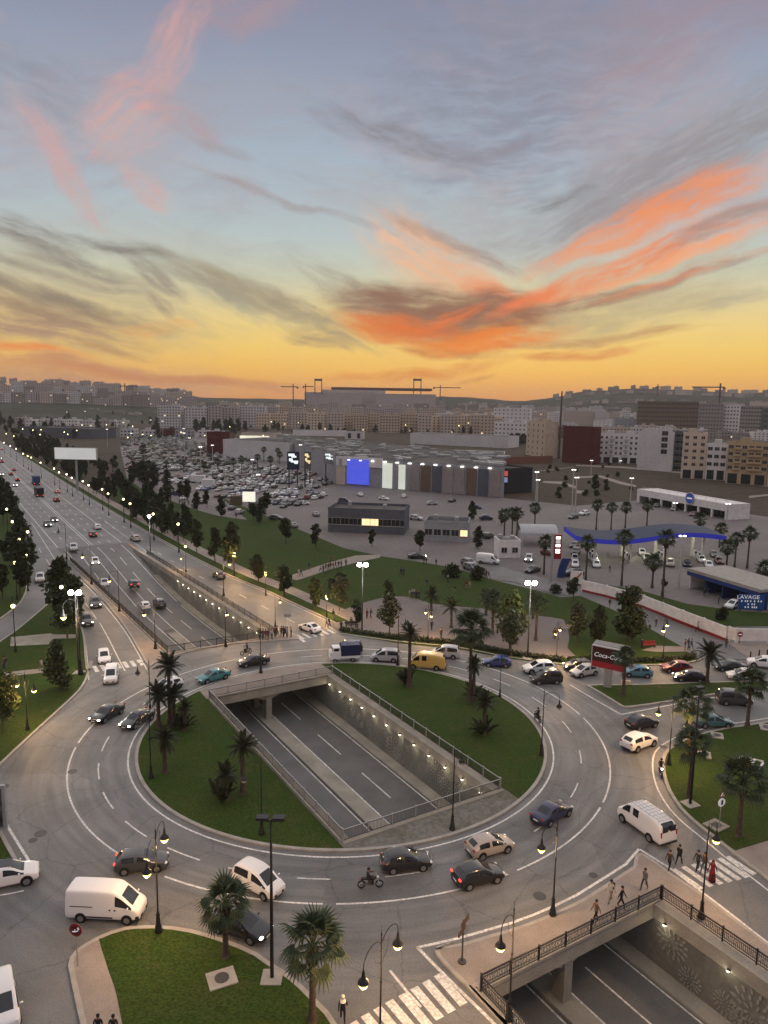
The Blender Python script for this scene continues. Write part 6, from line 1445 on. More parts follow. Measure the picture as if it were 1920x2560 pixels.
for x0, x1 in ((786, 805), (1033, 1053)): slab(x0, x1, 947, 952, 1886, 4, M['iron'], 'crossbeam')
def crane(x, ytop, ybase, xl, xr, dist, label):
    base = at_dist(x, ybase, dist); base.z = max(-1, base.z); t = at_dist(x, ytop, dist).z; l, r_ = at_dist(xl, ytop, dist), at_dist(xr, ytop, dist)
    root = thing('tower_crane', label, 'crane', base); b = MB(); b.box((0, 0, (t - base.z) / 2 + 3), (2.0, 2.0, t - base.z + 6)); b.build('mast', M['iron'], root)
    b = MB(); m = (l + r_) / 2 - base; b.box((m.x, m.y, t - base.z), ((r_ - l).length, 1.4, 1.8), rz=math.atan2((r_ - l).y, (r_ - l).x)); b.build('jib', M['iron'], root)
    b = MB(); q = (r_ if abs(xr - x) < abs(xl - x) else l) - base; b.box((q.x * .9, q.y * .9, t - base.z - 2), (4, 2, 3)); b.build('counterweight', M['iron'], root)
crane(733, 967, 1010, 702, 745, 1700, 'tower crane left of the stadium with its jib to the left'); crane(764, 966, 1010, 758, 784, 1750, 'small tower crane just left of the stadium'); crane(1100, 969, 1000, 1083, 1152, 1800, 'tower crane right of the stadium')
crane(1795, 968, 1040, 1730, 1812, 1300, 'large tower crane on the right above the unfinished buildings'); crane(313, 965, 1000, 300, 345, 1900, 'faint tower crane on the left skyline'); crane(1643, 967, 990, 1640, 1650, 2000, 'faint crane mast over the right hill')
b = MB(); p = P('a2', 755, 425); H = hgt(p, zp('a2', 755, 135)); root = thing('lattice_mast', 'tall dark mast beside the dark red building', 'mast', p); b.tube([(0, 0, 0), (0, 0, H)], [.9, .5], 5); b.build('mast_shaft', M['iron'], root)
# big store: dark roof with rooflights, pale fascia, lit fronts
FZ = 12.0
fl_, fr_, br_, bl_ = (gp(842, 1143, FZ), gp(1262, 1168, FZ), gp(1262, 1136, FZ), gp(690, 1086, FZ))
ms = thing('big_store', 'huge low store with a dark roof and a pale lit front beyond the park', 'building', (fl_.x, fl_.y, 0)); o_ = Vector((fl_.x, fl_.y, 0))
Lc = lambda p: (p.x - o_.x, p.y - o_.y)
b = MB(); b.prism([Lc(q) for q in (fl_, fr_, br_, bl_)], 0.02, FZ); b.build('wall', wallmat('grey', WC['grey']), ms)
b = MB(); b.sheet([[Lc(q) for q in (fl_, fr_, br_, bl_)]], FZ + .02); b.build('roof', M['roofd'], ms)
M['roofl'] = pbr('rooflight', (.34, .34, .33), .4, .4, var=.1)
rg = random.Random(4); rb = MB()
for i in range(120):
    u, v = rg.random(), rg.random(); q = (fl_ * (1 - u) + fr_ * u) * (1 - v) + (bl_ * (1 - u) + br_ * u) * v; x, y = Lc(q); rb.box((x, y, FZ + .5), (rg.uniform(1.5, 6), rg.uniform(1, 3), rg.uniform(.6, 1.2)), rz=-.35)
stuff(rb.build('rooflight', M['roofl'], ms))
df = (fr_ - fl_); an_ = math.atan2(df.y, df.x); Lf = math.hypot(df.x, df.y)
def on_front(u0, u1, z0, z1, mat, name, proud=.3):
    b = MB(); m = df * ((u0 + u1) / 2); n = Vector((math.sin(an_), -math.cos(an_), 0)) * (proud / 2); b.box((m.x + n.x, m.y + n.y, (z0 + z1) / 2), (Lf * (u1 - u0), proud, z1 - z0), rz=an_); return b.build(name, mat, ms)
M['bluesign'] = pbr('blue_lit_sign', (.05, .08, .6), emit=(.10, .13, .80), estr=.6, var=0)
M['shopglow'] = pbr('lit_shop_front', (.6, .6, .5), emit=(.85, .92, .78), estr=.5, var=.3, scale=.2)
on_front(0, .30, 8.6, 12.6, wallmat('white', WC['white']), 'fascia', .5); on_front(.02, .04, 9, 11.6, M['roofl'], 'poster', .7)
[on_front(.075 + .0236 * i, .0965 + .0236 * i, 1.0 + 2.7 * j, 3.55 + 2.7 * j, M['bluesign'], 'blue_panel', .8) for i in range(6) for j in range(4)]; on_front(.0, .06, .3, 8.4, wallmat('sand', WC['sand']), 'front_panel', .35); on_front(.30, .36, .3, 10.8, M['shopglow'], 'lit_entrance', .35); on_front(.40, .44, .3, 10.5, M['shopglow'], 'lit_entrance', .35)
for i in range(8): on_front(.47 + i * .065, .525 + i * .065, .3, 10.8, wallmat(('conc', 'brown', 'slate', 'conc')[i % 4], WC[('conc', 'brown', 'slate', 'conc')[i % 4]]), 'front_panel', .3)
for i in range(12): on_front(.08 + i * .076, .095 + i * .076, 11.1, 11.4, M['flood_s'], 'downlight', 1.0)
pb('z7', 1000, 400, 1275, 385, 188, 30, 'dark', 'black clad hall at the right end of the big store', skipwin=True, roofbox=False, name='clad_hall')
b = MB(); p = P('z7', 1003, 400); H = hgt(p, zp('z7', 1003, 190)); root = thing('advertising_column', 'slim column with red and blue lit signs at the corner of the black hall', 'sign', p)
b.box((0, 0, H / 2), (.5, .5, H)); b.build('post', M['steel'], root)
b = MB(); b.box((1.2, -.3, H * .86), (3.0, .3, H * .2)); b.build('red_sign', pbr('red_lit_sign', (.5, .05, .04), emit=(.9, .12, .1), estr=.5, var=.3, scale=1), root)
b = MB(); b.box((1.2, -.3, H * .60), (3.0, .3, H * .2)); b.build('blue_sign', pbr('pale_blue_sign', (.2, .3, .5), emit=(.35, .45, .65), estr=.4, var=.3, scale=1), root)
pb('z7', 530, 130, 1030, 145, 66, 40, 'white', 'white walled hall behind the dark roof', skipwin=True, roofbox=False, name='white_hall')
pb('z3', 225, 585, 1068, 625, 515, 26, 'pale', 'long pale shed in front of the beige blocks', skipwin=True, roofbox=False, name='long_shed')
pb('z2', 1320, 545, 1480, 548, 488, 14, 'pale', 'small pale box building on the far side of the dark roof', floors=1, bays=2, win=(3, 5), roofbox=False, side=False, name='small_building')
pb('z2', 870, 515, 1320, 522, 478, 20, 'white', 'long low white building behind the dark roof', skipwin=True, roofbox=False, name='long_shed')
r_ = pb('z2', 270, 700, 840, 740, 570, 40, 'pale', 'pale store wall beside the car park palms', skipwin=True, roofbox=False, name='store')
s_ = pb('z2', 425, 580, 700, 588, 500, 20, 'sand', 'brightly lit store front at the far corner of the car park', skipwin=True, roofbox=False, name='store'); 
b = MB(); b.box((12, -.2, 3.4), (26, .3, 6)); b.build('lit_front', pbr('lit_store_front', (.9, .9, .7), emit=(.95, .93, .72), estr=.7, var=.5, scale=.2), s_)
pb('a1', 895, 405, 955, 408, 315, 10, 'maroon', 'dark red brown tower block at the edge of the car park', floors=2, bays=1, skipwin=True, roofbox=False, name='brown_tower')
pb('z2', 170, 640, 265, 645, 500, 14, 'brown', 'brown tower beside the lit lamp post at the car park', skipwin=True, roofbox=False, name='brown_tower')
pb('z1', 170, 520, 800, 545, 452, 30, 'slate', 'long dark roofed shed left of the car park', skipwin=True, roofbox=False, name='long_shed')
for k, x0, x1, y0, y1, key, em, lab in (('z6', 1445, 1550, 100, 255, (.015, .025, .06), None, 'dark blue lit sign panel with white shapes beside the big store'), ('z6', 1590, 1650, 100, 250, (.12, .11, .10), None, 'grey sign panel with a yellow emblem beside the big store'), ('z2', 1135, 1270, 660, 760, (.25, .24, .23), None, 'grey shop sign panel left of the blue sign')):
    p, q = P(k, x0, y1 + 160), P(k, x1, y1 + 160); H = hgt(p, zp(k, x0, y0)); zb = hgt(p, zp(k, x0, y1)); root = thing('sign_panel', lab, 'sign', p); d = q - p; an = math.atan2(d.y, d.x); w = d.length
    b = MB(); b.box((d.x / 2, d.y / 2, (H + zb) / 2), (w, .6, H - zb), rz=an); b.build('board', pbr('sign_board', key, .5, .3, var=.1), root)
    b = MB()
    for f in (.15, .85): b.box((d.x * f, d.y * f, zb / 2), (.5, .5, zb))
    b.build('post', M['iron'], root)
    b = MB()
    for i, (u, v, ww, hh) in enumerate(((.35, .82, .5, .14), (.55, .72, .4, .10), (.3, .55, .3, .16), (.6, .45, .6, .10), (.72, .36, .3, .08))): b.box((d.x * u + math.sin(an) * .35, d.y * u - math.cos(an) * .35, zb + (H - zb) * v), (w * ww, .1, (H - zb) * hh), rz=an)
    b.build('lit_shape', pbr('sign_shape', (.8, .85, .85), emit=(.8, .9, .9) if 'blue' in lab else (.8, .6, .15) if 'yellow' in lab else (.8, .8, .8), estr=.9, var=0), root)
# pavilion in the forecourt before the store
pb('f', 820, 1330, 1010, 1338, 1278, 12, 'slate', 'low dark pavilion on the forecourt before the big store', floors=1, bays=9, single=True, win=(2.2, 1.8), roofbox=False, side=False, lit=.12, name='pavilion')
pb('f', 1060, 1352, 1170, 1357, 1310, 9, 'grey', 'small grey pavilion right of the dark one on the forecourt', floors=1, bays=5, single=True, win=(1.8, 1.6), roofbox=False, side=False, lit=.1, name='pavilion')

pb('z7', 1030, 140, 1455, 128, 72, 1.0, 'brick', 'long reddish brick wall beyond the big store', skipwin=True, roofbox=False, parapet=False, name='brick_wall')
pb('z7', 1280, 205, 1640, 165, 190, .5, 'pale', 'low pale wall along the open ground right of the black hall', skipwin=True, roofbox=False, parapet=False, name='low_wall')
for k, pts in (('z7', [(1370, 300), (1520, 310), (1659, 352), (1659, 330), (1540, 290), (1380, 285)]), ('z7', [(1365, 520), (1640, 508), (1640, 498), (1365, 508)]), ('z8', [(0, 470), (200, 460), (380, 520), (520, 545), (520, 530), (400, 500), (220, 445), (0, 455)]), ('z8', [(0, 570), (120, 585), (60, 600), (0, 600)]), ('z8', [(0, 362), (400, 380), (900, 425), (1659, 545), (1659, 530), (900, 412), (400, 368), (0, 352)]), ('z8', [(1500, 640), (1659, 620), (1659, 606), (1490, 622)])):
    flat('dirt_track', PL(k, pts), M['paving'], .012)
row(1010, 1330, lambda x: hy(x) + 66, lambda x: hy(x) + 40, ['sand', 'cream', 'pale'], 30, 3, 4, 'beige apartment block behind the long pale shed', depth=10)
row(1090, 1330, lambda x: hy(x) + 58, lambda x: hy(x) + 26, ['white', 'sand', 'pale'], 30, 3, 4, 'pale apartment block behind the bright white one', depth=10)
row(1390, 1700, lambda x: hy(x) + 84, lambda x: hy(x) + 58, ['white', 'pale', 'sand', 'brick'], 26, 5, 4, 'low house behind the white blocks on the right', depth=12, grp='low houses on the right')
row(1500, 1940, lambda x: hy(x) + 78, lambda x: hy(x) + 62, ['white', 'pale', 'sand', 'conc'], 26, 6, 3, 'flat roofed house behind the cream and ochre blocks', depth=12, grp='low houses on the right')

# ------------------------------------------------------------------ the packed car park
rg = random.Random(17); spots = []
lot_poly = [P('z6', *q) for q in ((20, 20), (60, 260), (200, 380), (560, 545), (1000, 640), (1120, 640))] + [gp(770, 1260), gp(820, 1240), gp(830, 1190)] + [P('z6', *q) for q in ((1420, 260), (1200, 205), (880, 120), (760, 60), (600, -30), (300, -60))]
def inside(p, poly):
    c = False; n = len(poly)
    for i in range(n):
        a, b = poly[i], poly[(i + 1) % n]
        if (a.y > p[1]) != (b.y > p[1]) and p[0] < (b.x - a.x) * (p[1] - a.y) / (b.y - a.y) + a.x: c = not c
    return c
ar = R(-14); ux, uy = Vector((math.cos(ar), math.sin(ar))), Vector((-math.sin(ar), math.cos(ar)))
o = Vector((-60, 235))
for j in range(0, 60):
    v = j * 8.6 + (0 if j % 2 else 2.0)
    for i in range(-110, 60):
        p = o + ux * (i * 2.75 + rg.uniform(-.15, .15)) + uy * v
        if not inside(p, lot_poly): continue
        sparse = (i % 24) in (0, 1) or rg.random() < (.30 + .35 * (math.sin(i * .11 + j * .5) > .55) + (.35 if (j in (6, 7, 13) and i < -10) else 0))
        if sparse: continue
        spots.append((p.x, p.y, ar + math.pi / 2 + (math.pi if rg.random() < .5 else 0) + rg.uniform(-.03, .03)))
spots.sort(key=lambda q: math.hypot(q[0], q[1]))
pick_ = ['white'] * 6 + ['silver'] * 2 + ['grey'] * 3 + ['black'] * 7 + ['dgrey'] * 4 + ['dred', 'navy', 'beige', 'red', 'blue']
names = dict(white='white', silver='silver', grey='grey', black='black', dgrey='dark grey', dred='dark red', navy='navy blue', beige='beige', red='red', blue='blue')
LOWM = {}
for kd in ('hatch', 'sedan', 'suv', 'mpv'):
    LOWM[kd] = far_mesh(kd, sub=1)
def lot_car(p, z=.035, where='in the packed car park', grp='cars in the packed car park'):
    c = rg.choice(pick_); kd = rg.choice(['hatch', 'hatch', 'sedan', 'suv', 'suv', 'mpv'])
    o = link('parked_car', LOWM[kd], None, (p[0], p[1], z), p[2]); tag(o, names[c] + {'hatch': ' hatchback ', 'sedan': ' saloon ', 'suv': ' off-road car ', 'mpv': ' small van '}[kd] + where, 'car', grp); o.color = (*COLR[c], 1)
for p in spots[:270]: lot_car(p)
jb = MB(); mats = [pbr('far_car_' + c, COLR[c], .35, .5, var=0, coat=.4) for c in ('white', 'silver', 'black', 'dgrey', 'dred')] + [M['glass'], M['tyre']]
for (x, y, a) in spots[270:]:
    c = rg.choice((0, 0, 0, 1, 2, 2, 2, 3, 3, 4)); ca, sa = math.cos(a), math.sin(a); h = rg.uniform(.9, 1.25)
    jb.box((x, y, .60), (4.1, 1.75, .62), c, a, .96); jb.box((x - ca * .25, y - sa * .25, .90 + .26 * h), (2.5, 1.6, .55 * h), 5, a, .80); jb.box((x - ca * .25, y - sa * .25, .92 + .55 * h), (1.7, 1.25, .05), c, a); jb.box((x, y, .2), (3.2, 1.7, .34), 6, a)
o = jb.build('parked_car', mats); stuff(o); o['label'] = 'far rows of parked cars in the car park'
# painted bays
b = MB()
for j in range(0, 60, 2):
    v = j * 8.6 + 5.3
    for i in range(-110, 60, 1):
        p = o_l = Vector((-60, 235)) + ux * ((i + .5) * 2.75) + uy * v
        if j > 24: break
        if inside(p, lot_poly): b.box((p.x, p.y, .036), (.12, 9.4, .004), rz=ar)
struct(b.build('road_marking', M['paint']))
# cars on the forecourt before the store
for i, (x, y) in enumerate(((640, 1262), (705, 1250), (760, 1262), (800, 1246), (860, 1256), (900, 1240), (960, 1250), (1010, 1244), (1080, 1262), (1130, 1255), (1190, 1272), (790, 1290), (1040, 1300), (1100, 1312), (1215, 1300), (1220, 1345), (690, 1300), (735, 1318))):
    p = gp(x, y); lot_car((p.x, p.y, an_ + (i % 3) * .4 + (math.pi / 2 if i % 2 else 0)), .035, 'on the forecourt before the big store', 'cars on the forecourt before the big store')
def tree_px(x, y, yt, kd, v, lab, g=None):
    p = gp(x, y); H = hgt(p, (x, yt)); tree(kd, v, p, lab, g, min(2.0, H / dict(tall=9.5, dark=7.5, round=6.0, olive=8.0, pale=8.5, bush=2.4)[kd]))
for i, (x, y, yt) in enumerate(((715, 1360, 1300), (790, 1372, 1312), (1195, 1372, 1318), (1050, 1378, 1330), (930, 1368, 1325), (1180, 1300, 1255), (665, 1285, 1235), (870, 1295, 1255))):
    tree_px(x, y, yt, ('round', 'dark', 'tall')[i % 3], i % 3, 'dark tree round the store forecourt ' + ('left of the dark pavilion at the lawn edge', 'in front of the left end of the dark pavilion', 'beside the small grey pavilion on its right', 'in front of the small grey pavilion', 'in front of the right end of the dark pavilion', 'behind the small grey pavilion towards the hall', 'beside the nearest rows of parked cars', 'behind the dark pavilion')[i], 'trees round the forecourt')
# dark wood at the left, trees among the far buildings
rgw = np.random.default_rng(12)
for i in range(74):
    x = rgw.uniform(-20, 420) if i < 50 else rgw.uniform(-20, 130); y = hy(x) + rgw.uniform(28, 105); p = gp(x, y); tree('tall' if i % 2 else 'round', int(rgw.integers(3)), p, 'dark tree among the low buildings on the left', 'trees among the left buildings', rgw.uniform(.9, 1.5))
for i in range(44):
    x = rgw.uniform(480, 1180); y = hy(x) + rgw.uniform(70, 84); p = gp(x, y); tree('tall' if i % 2 else 'round', int(rgw.integers(3)), p, 'dark tree in front of the beige apartment row', 'trees before the beige apartment row', rgw.uniform(.7, 1.1))
for i in range(14):
    x = rgw.uniform(480, 620); y = hy(x) + rgw.uniform(74, 92); p = gp(x, y); tree('tall', int(rgw.integers(3)), p, 'tall dark tree in the clump beyond the car park', 'clump of trees beyond the car park', rgw.uniform(1.2, 1.6))
for i in range(30):
    s = rgw.uniform(150, 520); q = HW(s, rgw.uniform(-48, -24) - (s > 300) * 6); tree('round' if i % 2 else 'tall', int(rgw.integers(3)), q, 'dark tree beside the far highway on the left', 'trees left of the far highway', rgw.uniform(.8, 1.3))
# tiny lit points of the town: lamps on posts
fp = None
for i, (x, y) in enumerate([(rgw.uniform(480, 1150), 0) for _ in range(26)]):
    yy = hy(x) + rgw.uniform(66, 76); p = gp(x, yy)
    place(LPROTO['far'], (p.x, p.y, 0), 0, 'tiny lit lamp along the street before the beige apartment row', 'lit lamps before the beige apartment row', None, 1.7)
for i, (x, y) in enumerate([(rgw.uniform(0, 700), 0) for _ in range(20)]):
    yy = hy(x) + rgw.uniform(85, 125); p = gp(x, yy); place(LPROTO['far'], (p.x, p.y, 0), 0, 'tiny lit lamp around the far end of the car park', 'lit lamps round the far end of the car park', None, 1.4)

for i in range(12):
    x = 1270 + i * 4.5; tree('tall', i % 3, gp(x, hy(x) + 106 - i * .6), 'dark tree between the pale shed and the tan block', 'trees left of the tan block', rgw.uniform(.8, 1.1))

for i in range(34):
    k_, x, y = ('z8', rgw.uniform(-250, 1500), rgw.uniform(350, 640)); p = P(k_, x, y)
    if y > 505 and x > 480: continue
    tree('bush', int(rgw.integers(3)), p, 'small dark bush on the open ground before the apartment blocks', 'bushes on the open ground', rgw.uniform(.5, 1.0))

# ------------------------------------------------------------------ fuel station, car wash, showroom, wall
M['bluef'] = pbr('blue_lit_fascia', (.02, .02, .25), emit=(.04, .05, .5), estr=.32, var=0)
M['canroof'] = pbr('canopy_roof', (.016, .032, .070), .6, .2, var=.12, scale=.3)
M['bluep'] = pbr('blue_panel', (.012, .04, .16), .4, .4, var=.15, scale=.5)
M['redp'] = pbr('red_paint', (.22, .018, .02), .5, .3, var=.15)
M['wpaint'] = wallmat('white', WC['white'])
cr = thing('fuel_canopy', 'wavy blue edged canopy of the fuel station', 'canopy', (44, 165.5, 0)); NU = 36
def cz(u): return 5.25 - .85 * math.sin(2 * math.pi * (u - .03)) + .25 * (1 - u)
def cy(u): return -.5 + 5.5 * u - 1.5 * u * u * u
b = MB(); vs = []
for i in range(NU + 1):
    u = i / NU; x = 35.5 * u - (1 - u) * .5; z = cz(u); vs += [(x, cy(u), z), (x, cy(u), z + 1.05), (x, cy(u) + 11.5, z + 1.3), (x, cy(u) + 11.5, z + .2)]
b.add(vs, [(4 * i + 1, 4 * i + 5, 4 * i + 6, 4 * i + 2) for i in range(NU)] + [(4 * i, 4 * i + 3, 4 * i + 7, 4 * i + 4) for i in range(NU)] + [(4 * i + 3, 4 * i + 2, 4 * i + 6, 4 * i + 7) for i in range(NU)]); b.build('roof', M['canroof'], cr)
b = MB(); b.add(vs, [(4 * i, 4 * i + 4, 4 * i + 5, 4 * i + 1) for i in range(NU)] + [(0, 1, 2, 3), tuple(4 * NU + q for q in (3, 2, 1, 0))]); b.build('fascia', M['bluef'], cr)
M['cglow'] = pbr('canopy_lamp', (1, 1, .9), emit=(1, 1, .78), estr=6, var=0)
CLT = pt_light('canopy_light', 420, (1, 1, .74), .5)
for u in (.14, .38, .62, .88):
    for dy in (2.5, 8.5):
        b = MB(); b.box((35.5 * u, cy(u) + dy, cz(u) / 2 + .02), (.55, .55, cz(u) + .1)); b.build('pillar', M['wpaint'], cr)
    b = MB(); b.box((35.5 * u + 2.5, cy(u) + 5.5, cz(u) + .0), (2.2, .8, .12)); b.build('canopy_lamp', M['cglow'], cr); link('lamp_light', CLT, cr, (35.5 * u + 2.5, cy(u) + 5.5, cz(u) - .4))
for i, u in enumerate((.14, .38, .62, .88)):
    for dy in (4.3, 6.6):
        o = thing('fuel_pump', 'white and blue fuel pump on its island under the wavy canopy', 'fuel pump', (44 + 35.5 * u, 165.5 + cy(u) + dy, .05), 0, 'fuel pumps under the canopy')
        b = MB(); b.box((0, 0, .9), (.6, .9, 1.8)); b.build('cabinet', M['wpaint'], o); b = MB(); b.box((0, -.46, 1.3), (.5, .04, .5)); b.build('display', M['bluep'], o)
# car wash
p0, p1 = P('r5', 1190, 640), P('r5', 1600, 775); d = p1 - p0; an = math.atan2(d.y, d.x); L = d.length
cw = thing('car_wash', 'blue sided car wash with a pale roof at the right', 'car wash', p0, an)
b = MB(); b.box((L / 2, 4.5, 3.75), (L + 1.0, 10, .5)); b.build('roof', M['kerb'], cw)
b = MB(); b.box((L / 2, -.35, 3.35), (L + .6, .2, 1.3)); b.build('fascia', M['bluep'], cw)
b = MB(); b.box((L / 2, 8.8, 1.75), (L, .25, 3.5)); b.build('rear_wall', M['bluep'], cw)
for i in range(5): b = MB(); b.box((L * i / 4 + (.15 if i == 0 else -.15 if i == 4 else 0), 4.2, 1.75), (.25, 8.4, 3.5)); b.build('partition', M['wpaint'] if i == 0 else M['bluep'], cw)
p0, p1 = P('r5', 1478, 778), P('r5', 1632, 782); d = p1 - p0; an = math.atan2(d.y, d.x); L = d.length
sg = thing('car_wash_sign', 'blue sign with white lettering in front of the car wash', 'sign', p0, an)
b = MB(); b.box((L / 2, 0, 1.75), (L, .2, 2.7)); b.build('board', pbr('blue_sign_board', (.02, .075, .24), .4, .4, var=.1), sg)
for x in (.1, .9): b = MB(); b.box((L * x, .15, .5), (.12, .12, 1.0)); b.build('post', M['iron'], sg)
def text(s, size, parent, loc, mat, rx=90, ext=.01, rz=0, shear=0.0, sx=1.0):
    cu = bpy.data.curves.new('lettering', 'FONT'); cu.body = s; cu.size = size; cu.extrude = ext; cu.shear = shear; cu.align_x = 'CENTER'; cu.align_y = 'CENTER'; cu.resolution_u = 3; cu.materials.append(mat)
    t = bpy.data.objects.new('t', cu); COL.objects.link(t); bpy.context.view_layer.update(); me = bpy.data.meshes.new_from_object(t.evaluated_get(bpy.context.evaluated_depsgraph_get())); bpy.data.objects.remove(t)
    o = link('lettering', me, parent, loc); o.rotation_euler = (R(rx), 0, rz); o.scale = (sx, 1, 1); return o
M['letter'] = pbr('white_lettering', (.75, .76, .78), .5, .3, emit=(.8, .85, .9), estr=.25, var=0)
text('LAVAGE', .95, sg, (L * .36, -.12, 2.65), M['letter'], sx=1.15)
for j, (z, runs) in enumerate(((1.95, ((.10, .14), (.22, .38), (.42, .50), (.56, .66), (.70, .92))), (1.40, ((.36, .39), (.48, .66))), (.85, ((.22, .44), (.50, .74))))):
    b = MB()
    for a, c in runs:
        n = max(1, int((c - a) * L / .34))
        for i in range(n): x = L * (a + (c - a) * (i + .5) / n); b.box((x, -.12, z), (.20, .03, .30))
    stuff(b.build('lettering', M['letter'], sg))
b = MB(); b.box((L + 1.6, .3, 1.7), (1.6, .2, 2.6)); o = b.build('board', M['wpaint'], thing('notice_board', 'small pale notice board at the right end of the blue car wash sign', 'sign', p0, an))
# showroom with an arcade
p0, p1 = P('r5', 880, 132), P('r5', 1418, 238); d = p1 - p0; an = math.atan2(d.y, d.x); L = d.length; H = hgt(p0, zp('r5', 880, 52))
sh = thing('showroom', 'long white car showroom with a dark arcade on its front', 'building', p0, an)
b = MB(); b.box((L / 2, 4.6, H - 1.2), (L, 9.2, 2.4)); b.build('upper_wall', M['wpaint'], sh)
b = MB(); b.box((L / 2, 9.0, H / 2 - 1.2), (L, .4, H - 2.4)); b.build('rear_wall', M['wpaint'], sh)
b = MB(); b.box((L - .2, 4.4, H / 2 - 1.2), (.4, 8.8, H - 2.4)); b.box((.2, 4.4, H / 2 - 1.2), (.4, 8.8, H - 2.4)); b.build('end_wall', M['wpaint'], sh)
for i in range(8): b = MB(); b.box((.9 + (L - 1.8) * i / 7, .35, (H - 2.4) / 2), (.7 if i else 1.0, .7, H - 2.4)); b.build('pillar', M['wpaint'], sh)
for i in range(7): b = MB(); b.box((.9 + (L - 1.8) * (i + .5) / 7, 3.5, (H - 2.4) / 2), ((L - 1.8) / 7 - .6, .15, H - 2.5)); b.build('show_window', M['win'], sh)
b = MB()
for i in range(10): b.box((L * (i + .5) / 10, 1.2, H + .5), (.08, .08, 1.0))
b.box((L / 2, 1.2, H + .95), (L * .95, .08, .08)); b.build('roof_rail', M['steel'], sh)
b = MB(); disc_y(b, L * .62, -.35, -.05, H - .1, 2.1, 24); b.build('emblem_ring', M['steel'], sh); b = MB(); disc_y(b, L * .62, -.42, -.34, H - .1, 1.75, 24); b.build('emblem', pbr('blue_emblem', (.02, .05, .22), .4, .4, var=0, emit=(.03, .06, .3), estr=.3), sh); b = MB(); b.box((L * .62, -.45, H - .1), (2.4, .06, .5)); b.build('emblem_band', M['letter'], sh)
# boundary wall
wl = PL('r5', [(560, 662), (700, 695), (920, 758), (1150, 852), (1410, 955)]); ext_ = [P('r5', 1470, 966), P('r5', 1660, 968), P('r5', 2100, 972)]
def wall_run(pts, label, base=True, mat=None):
    root = thing('boundary_wall', label, 'wall', pts[0])
    for a, c in zip(pts, pts[1:]):
        n = max(1, round((c - a).length / 5.0))
        for i in range(n):
            q0, q1 = a + (c - a) * (i / n), a + (c - a) * ((i + 1) / n); dd = q1 - q0; m = (q0 + q1) / 2 - pts[0]; an = math.atan2(dd.y, dd.x)
            b = MB(); b.box((m.x, m.y, 1.35), (dd.length - .03, .25, 1.9), rz=an); b.build('panel', mat or M['wpaint'], root)
            if base: b = MB(); b.box((m.x, m.y, .25), (dd.length, .34, .5), rz=an); b.build('base', M['redp'], root)
            q = MB(); q.box((q0.x - pts[0].x, q0.y - pts[0].y, 1.2), (.32, .32, 2.4), rz=an); q.build('pier', mat or M['wpaint'], root)
wall_run(wl, 'long white boundary wall with a dark red base beside the access road'); wall_run([wl[-1] + Vector((.4, 0, 0))] + ext_, 'white wall panels at the right end lit by orange lamps', False)
p = P('r5', 1483, 968); o = thing('round_sign', 'round red no entry sign on the white wall', 'sign', (p.x, p.y - .3, 0)); b = MB(); disc_y(b, 0, -.06, 0, 1.55, .42, 20); b.build('disc', M['redp'], o); b = MB(); b.box((0, -.08, 1.55), (.5, .04, .14)); b.build('bar', M['letter'], o); b = MB(); b.box((0, .0, .8), (.06, .06, 1.6)); b.build('post', M['iron'], o)
flat('lawn', PL('r5', [(560, 640), (700, 668), (920, 730), (1160, 815), (1440, 870), (1900, 866), (1900, 800), (1500, 780), (1180, 735), (900, 655), (640, 612)]), M['grass'], .06)
flat('pavement', PL('r5', [(1420, 968), (1900, 978), (1900, 1045), (1560, 1066), (1500, 1030)]), M['paving'], .12)
# kiosk, barrel shelter, totems
pb('r5', 62, 462, 190, 462, 372, 5, 'white', 'small white kiosk with a dark roof left of the fuel station', floors=1, bays=2, single=True, win=(1.3, 1.2), roofbox=False, side=False, name='kiosk')
p0, p1 = P('r5', 195, 395), P('r5', 412, 400); d = p1 - p0; an = math.atan2(d.y, d.x); L = d.length
bs = thing('barrel_shelter', 'pale barrel roofed shelter behind the price totem', 'shelter', p0, an)
b = MB(); vs = []
for i in range(13):
    a = math.pi * i / 12; vs += [(-.2, 4 - 4.2 * math.cos(a), 3.0 + 2.2 * math.sin(a)), (L, 4 - 4.2 * math.cos(a), 3.0 + 2.2 * math.sin(a))]
b.add(vs, [(2 * i, 2 * i + 1, 2 * i + 3, 2 * i + 2) for i in range(12)]); b.build('roof', M['galv'], bs)
for x in (.3, L - .3):
    for y in (0, 8): b = MB(); b.box((x, y, 1.5), (.25, .25, 3.1)); b.build('post', M['steel'], bs)
p = P('r5', 388, 600); H = hgt(p, zp('r5', 388, 315)); o = thing('price_totem', 'tall grey price totem with red and white screens', 'sign', p)
b = MB(); b.box((-.55, 0, H / 2), (.5, .5, H)); b.build('post', M['galv'], o); b = MB(); b.box((.5, 0, H * .72), (1.5, .4, H * .5)); b.build('panel', M['redp'], o)
for z, hh, m in ((.91, .05, 'flood_s'), (.83, .07, 'letter'), (.75, .05, 'flood_s'), (.66, .03, 'flood_s'), (.61, .03, 'flood_s')): b = MB(); b.box((.5, -.22, H * z), (.9, .08, H * hh)); b.build('screen', M[m], o)
p = P('r5', 435, 578); o = thing('blue_totem', 'curved dark blue totem at the edge of the fuel station', 'sign', p); b = MB(); vs = []
for i in range(9):
    f = i / 8; x = .9 * f * f; vs += [(x - .9, -.25, 4.2 * f), (x + .9 - .3 * (1 - f), -.25, 4.2 * f), (x + .9 - .3 * (1 - f), .25, 4.2 * f), (x - .9, .25, 4.2 * f)]
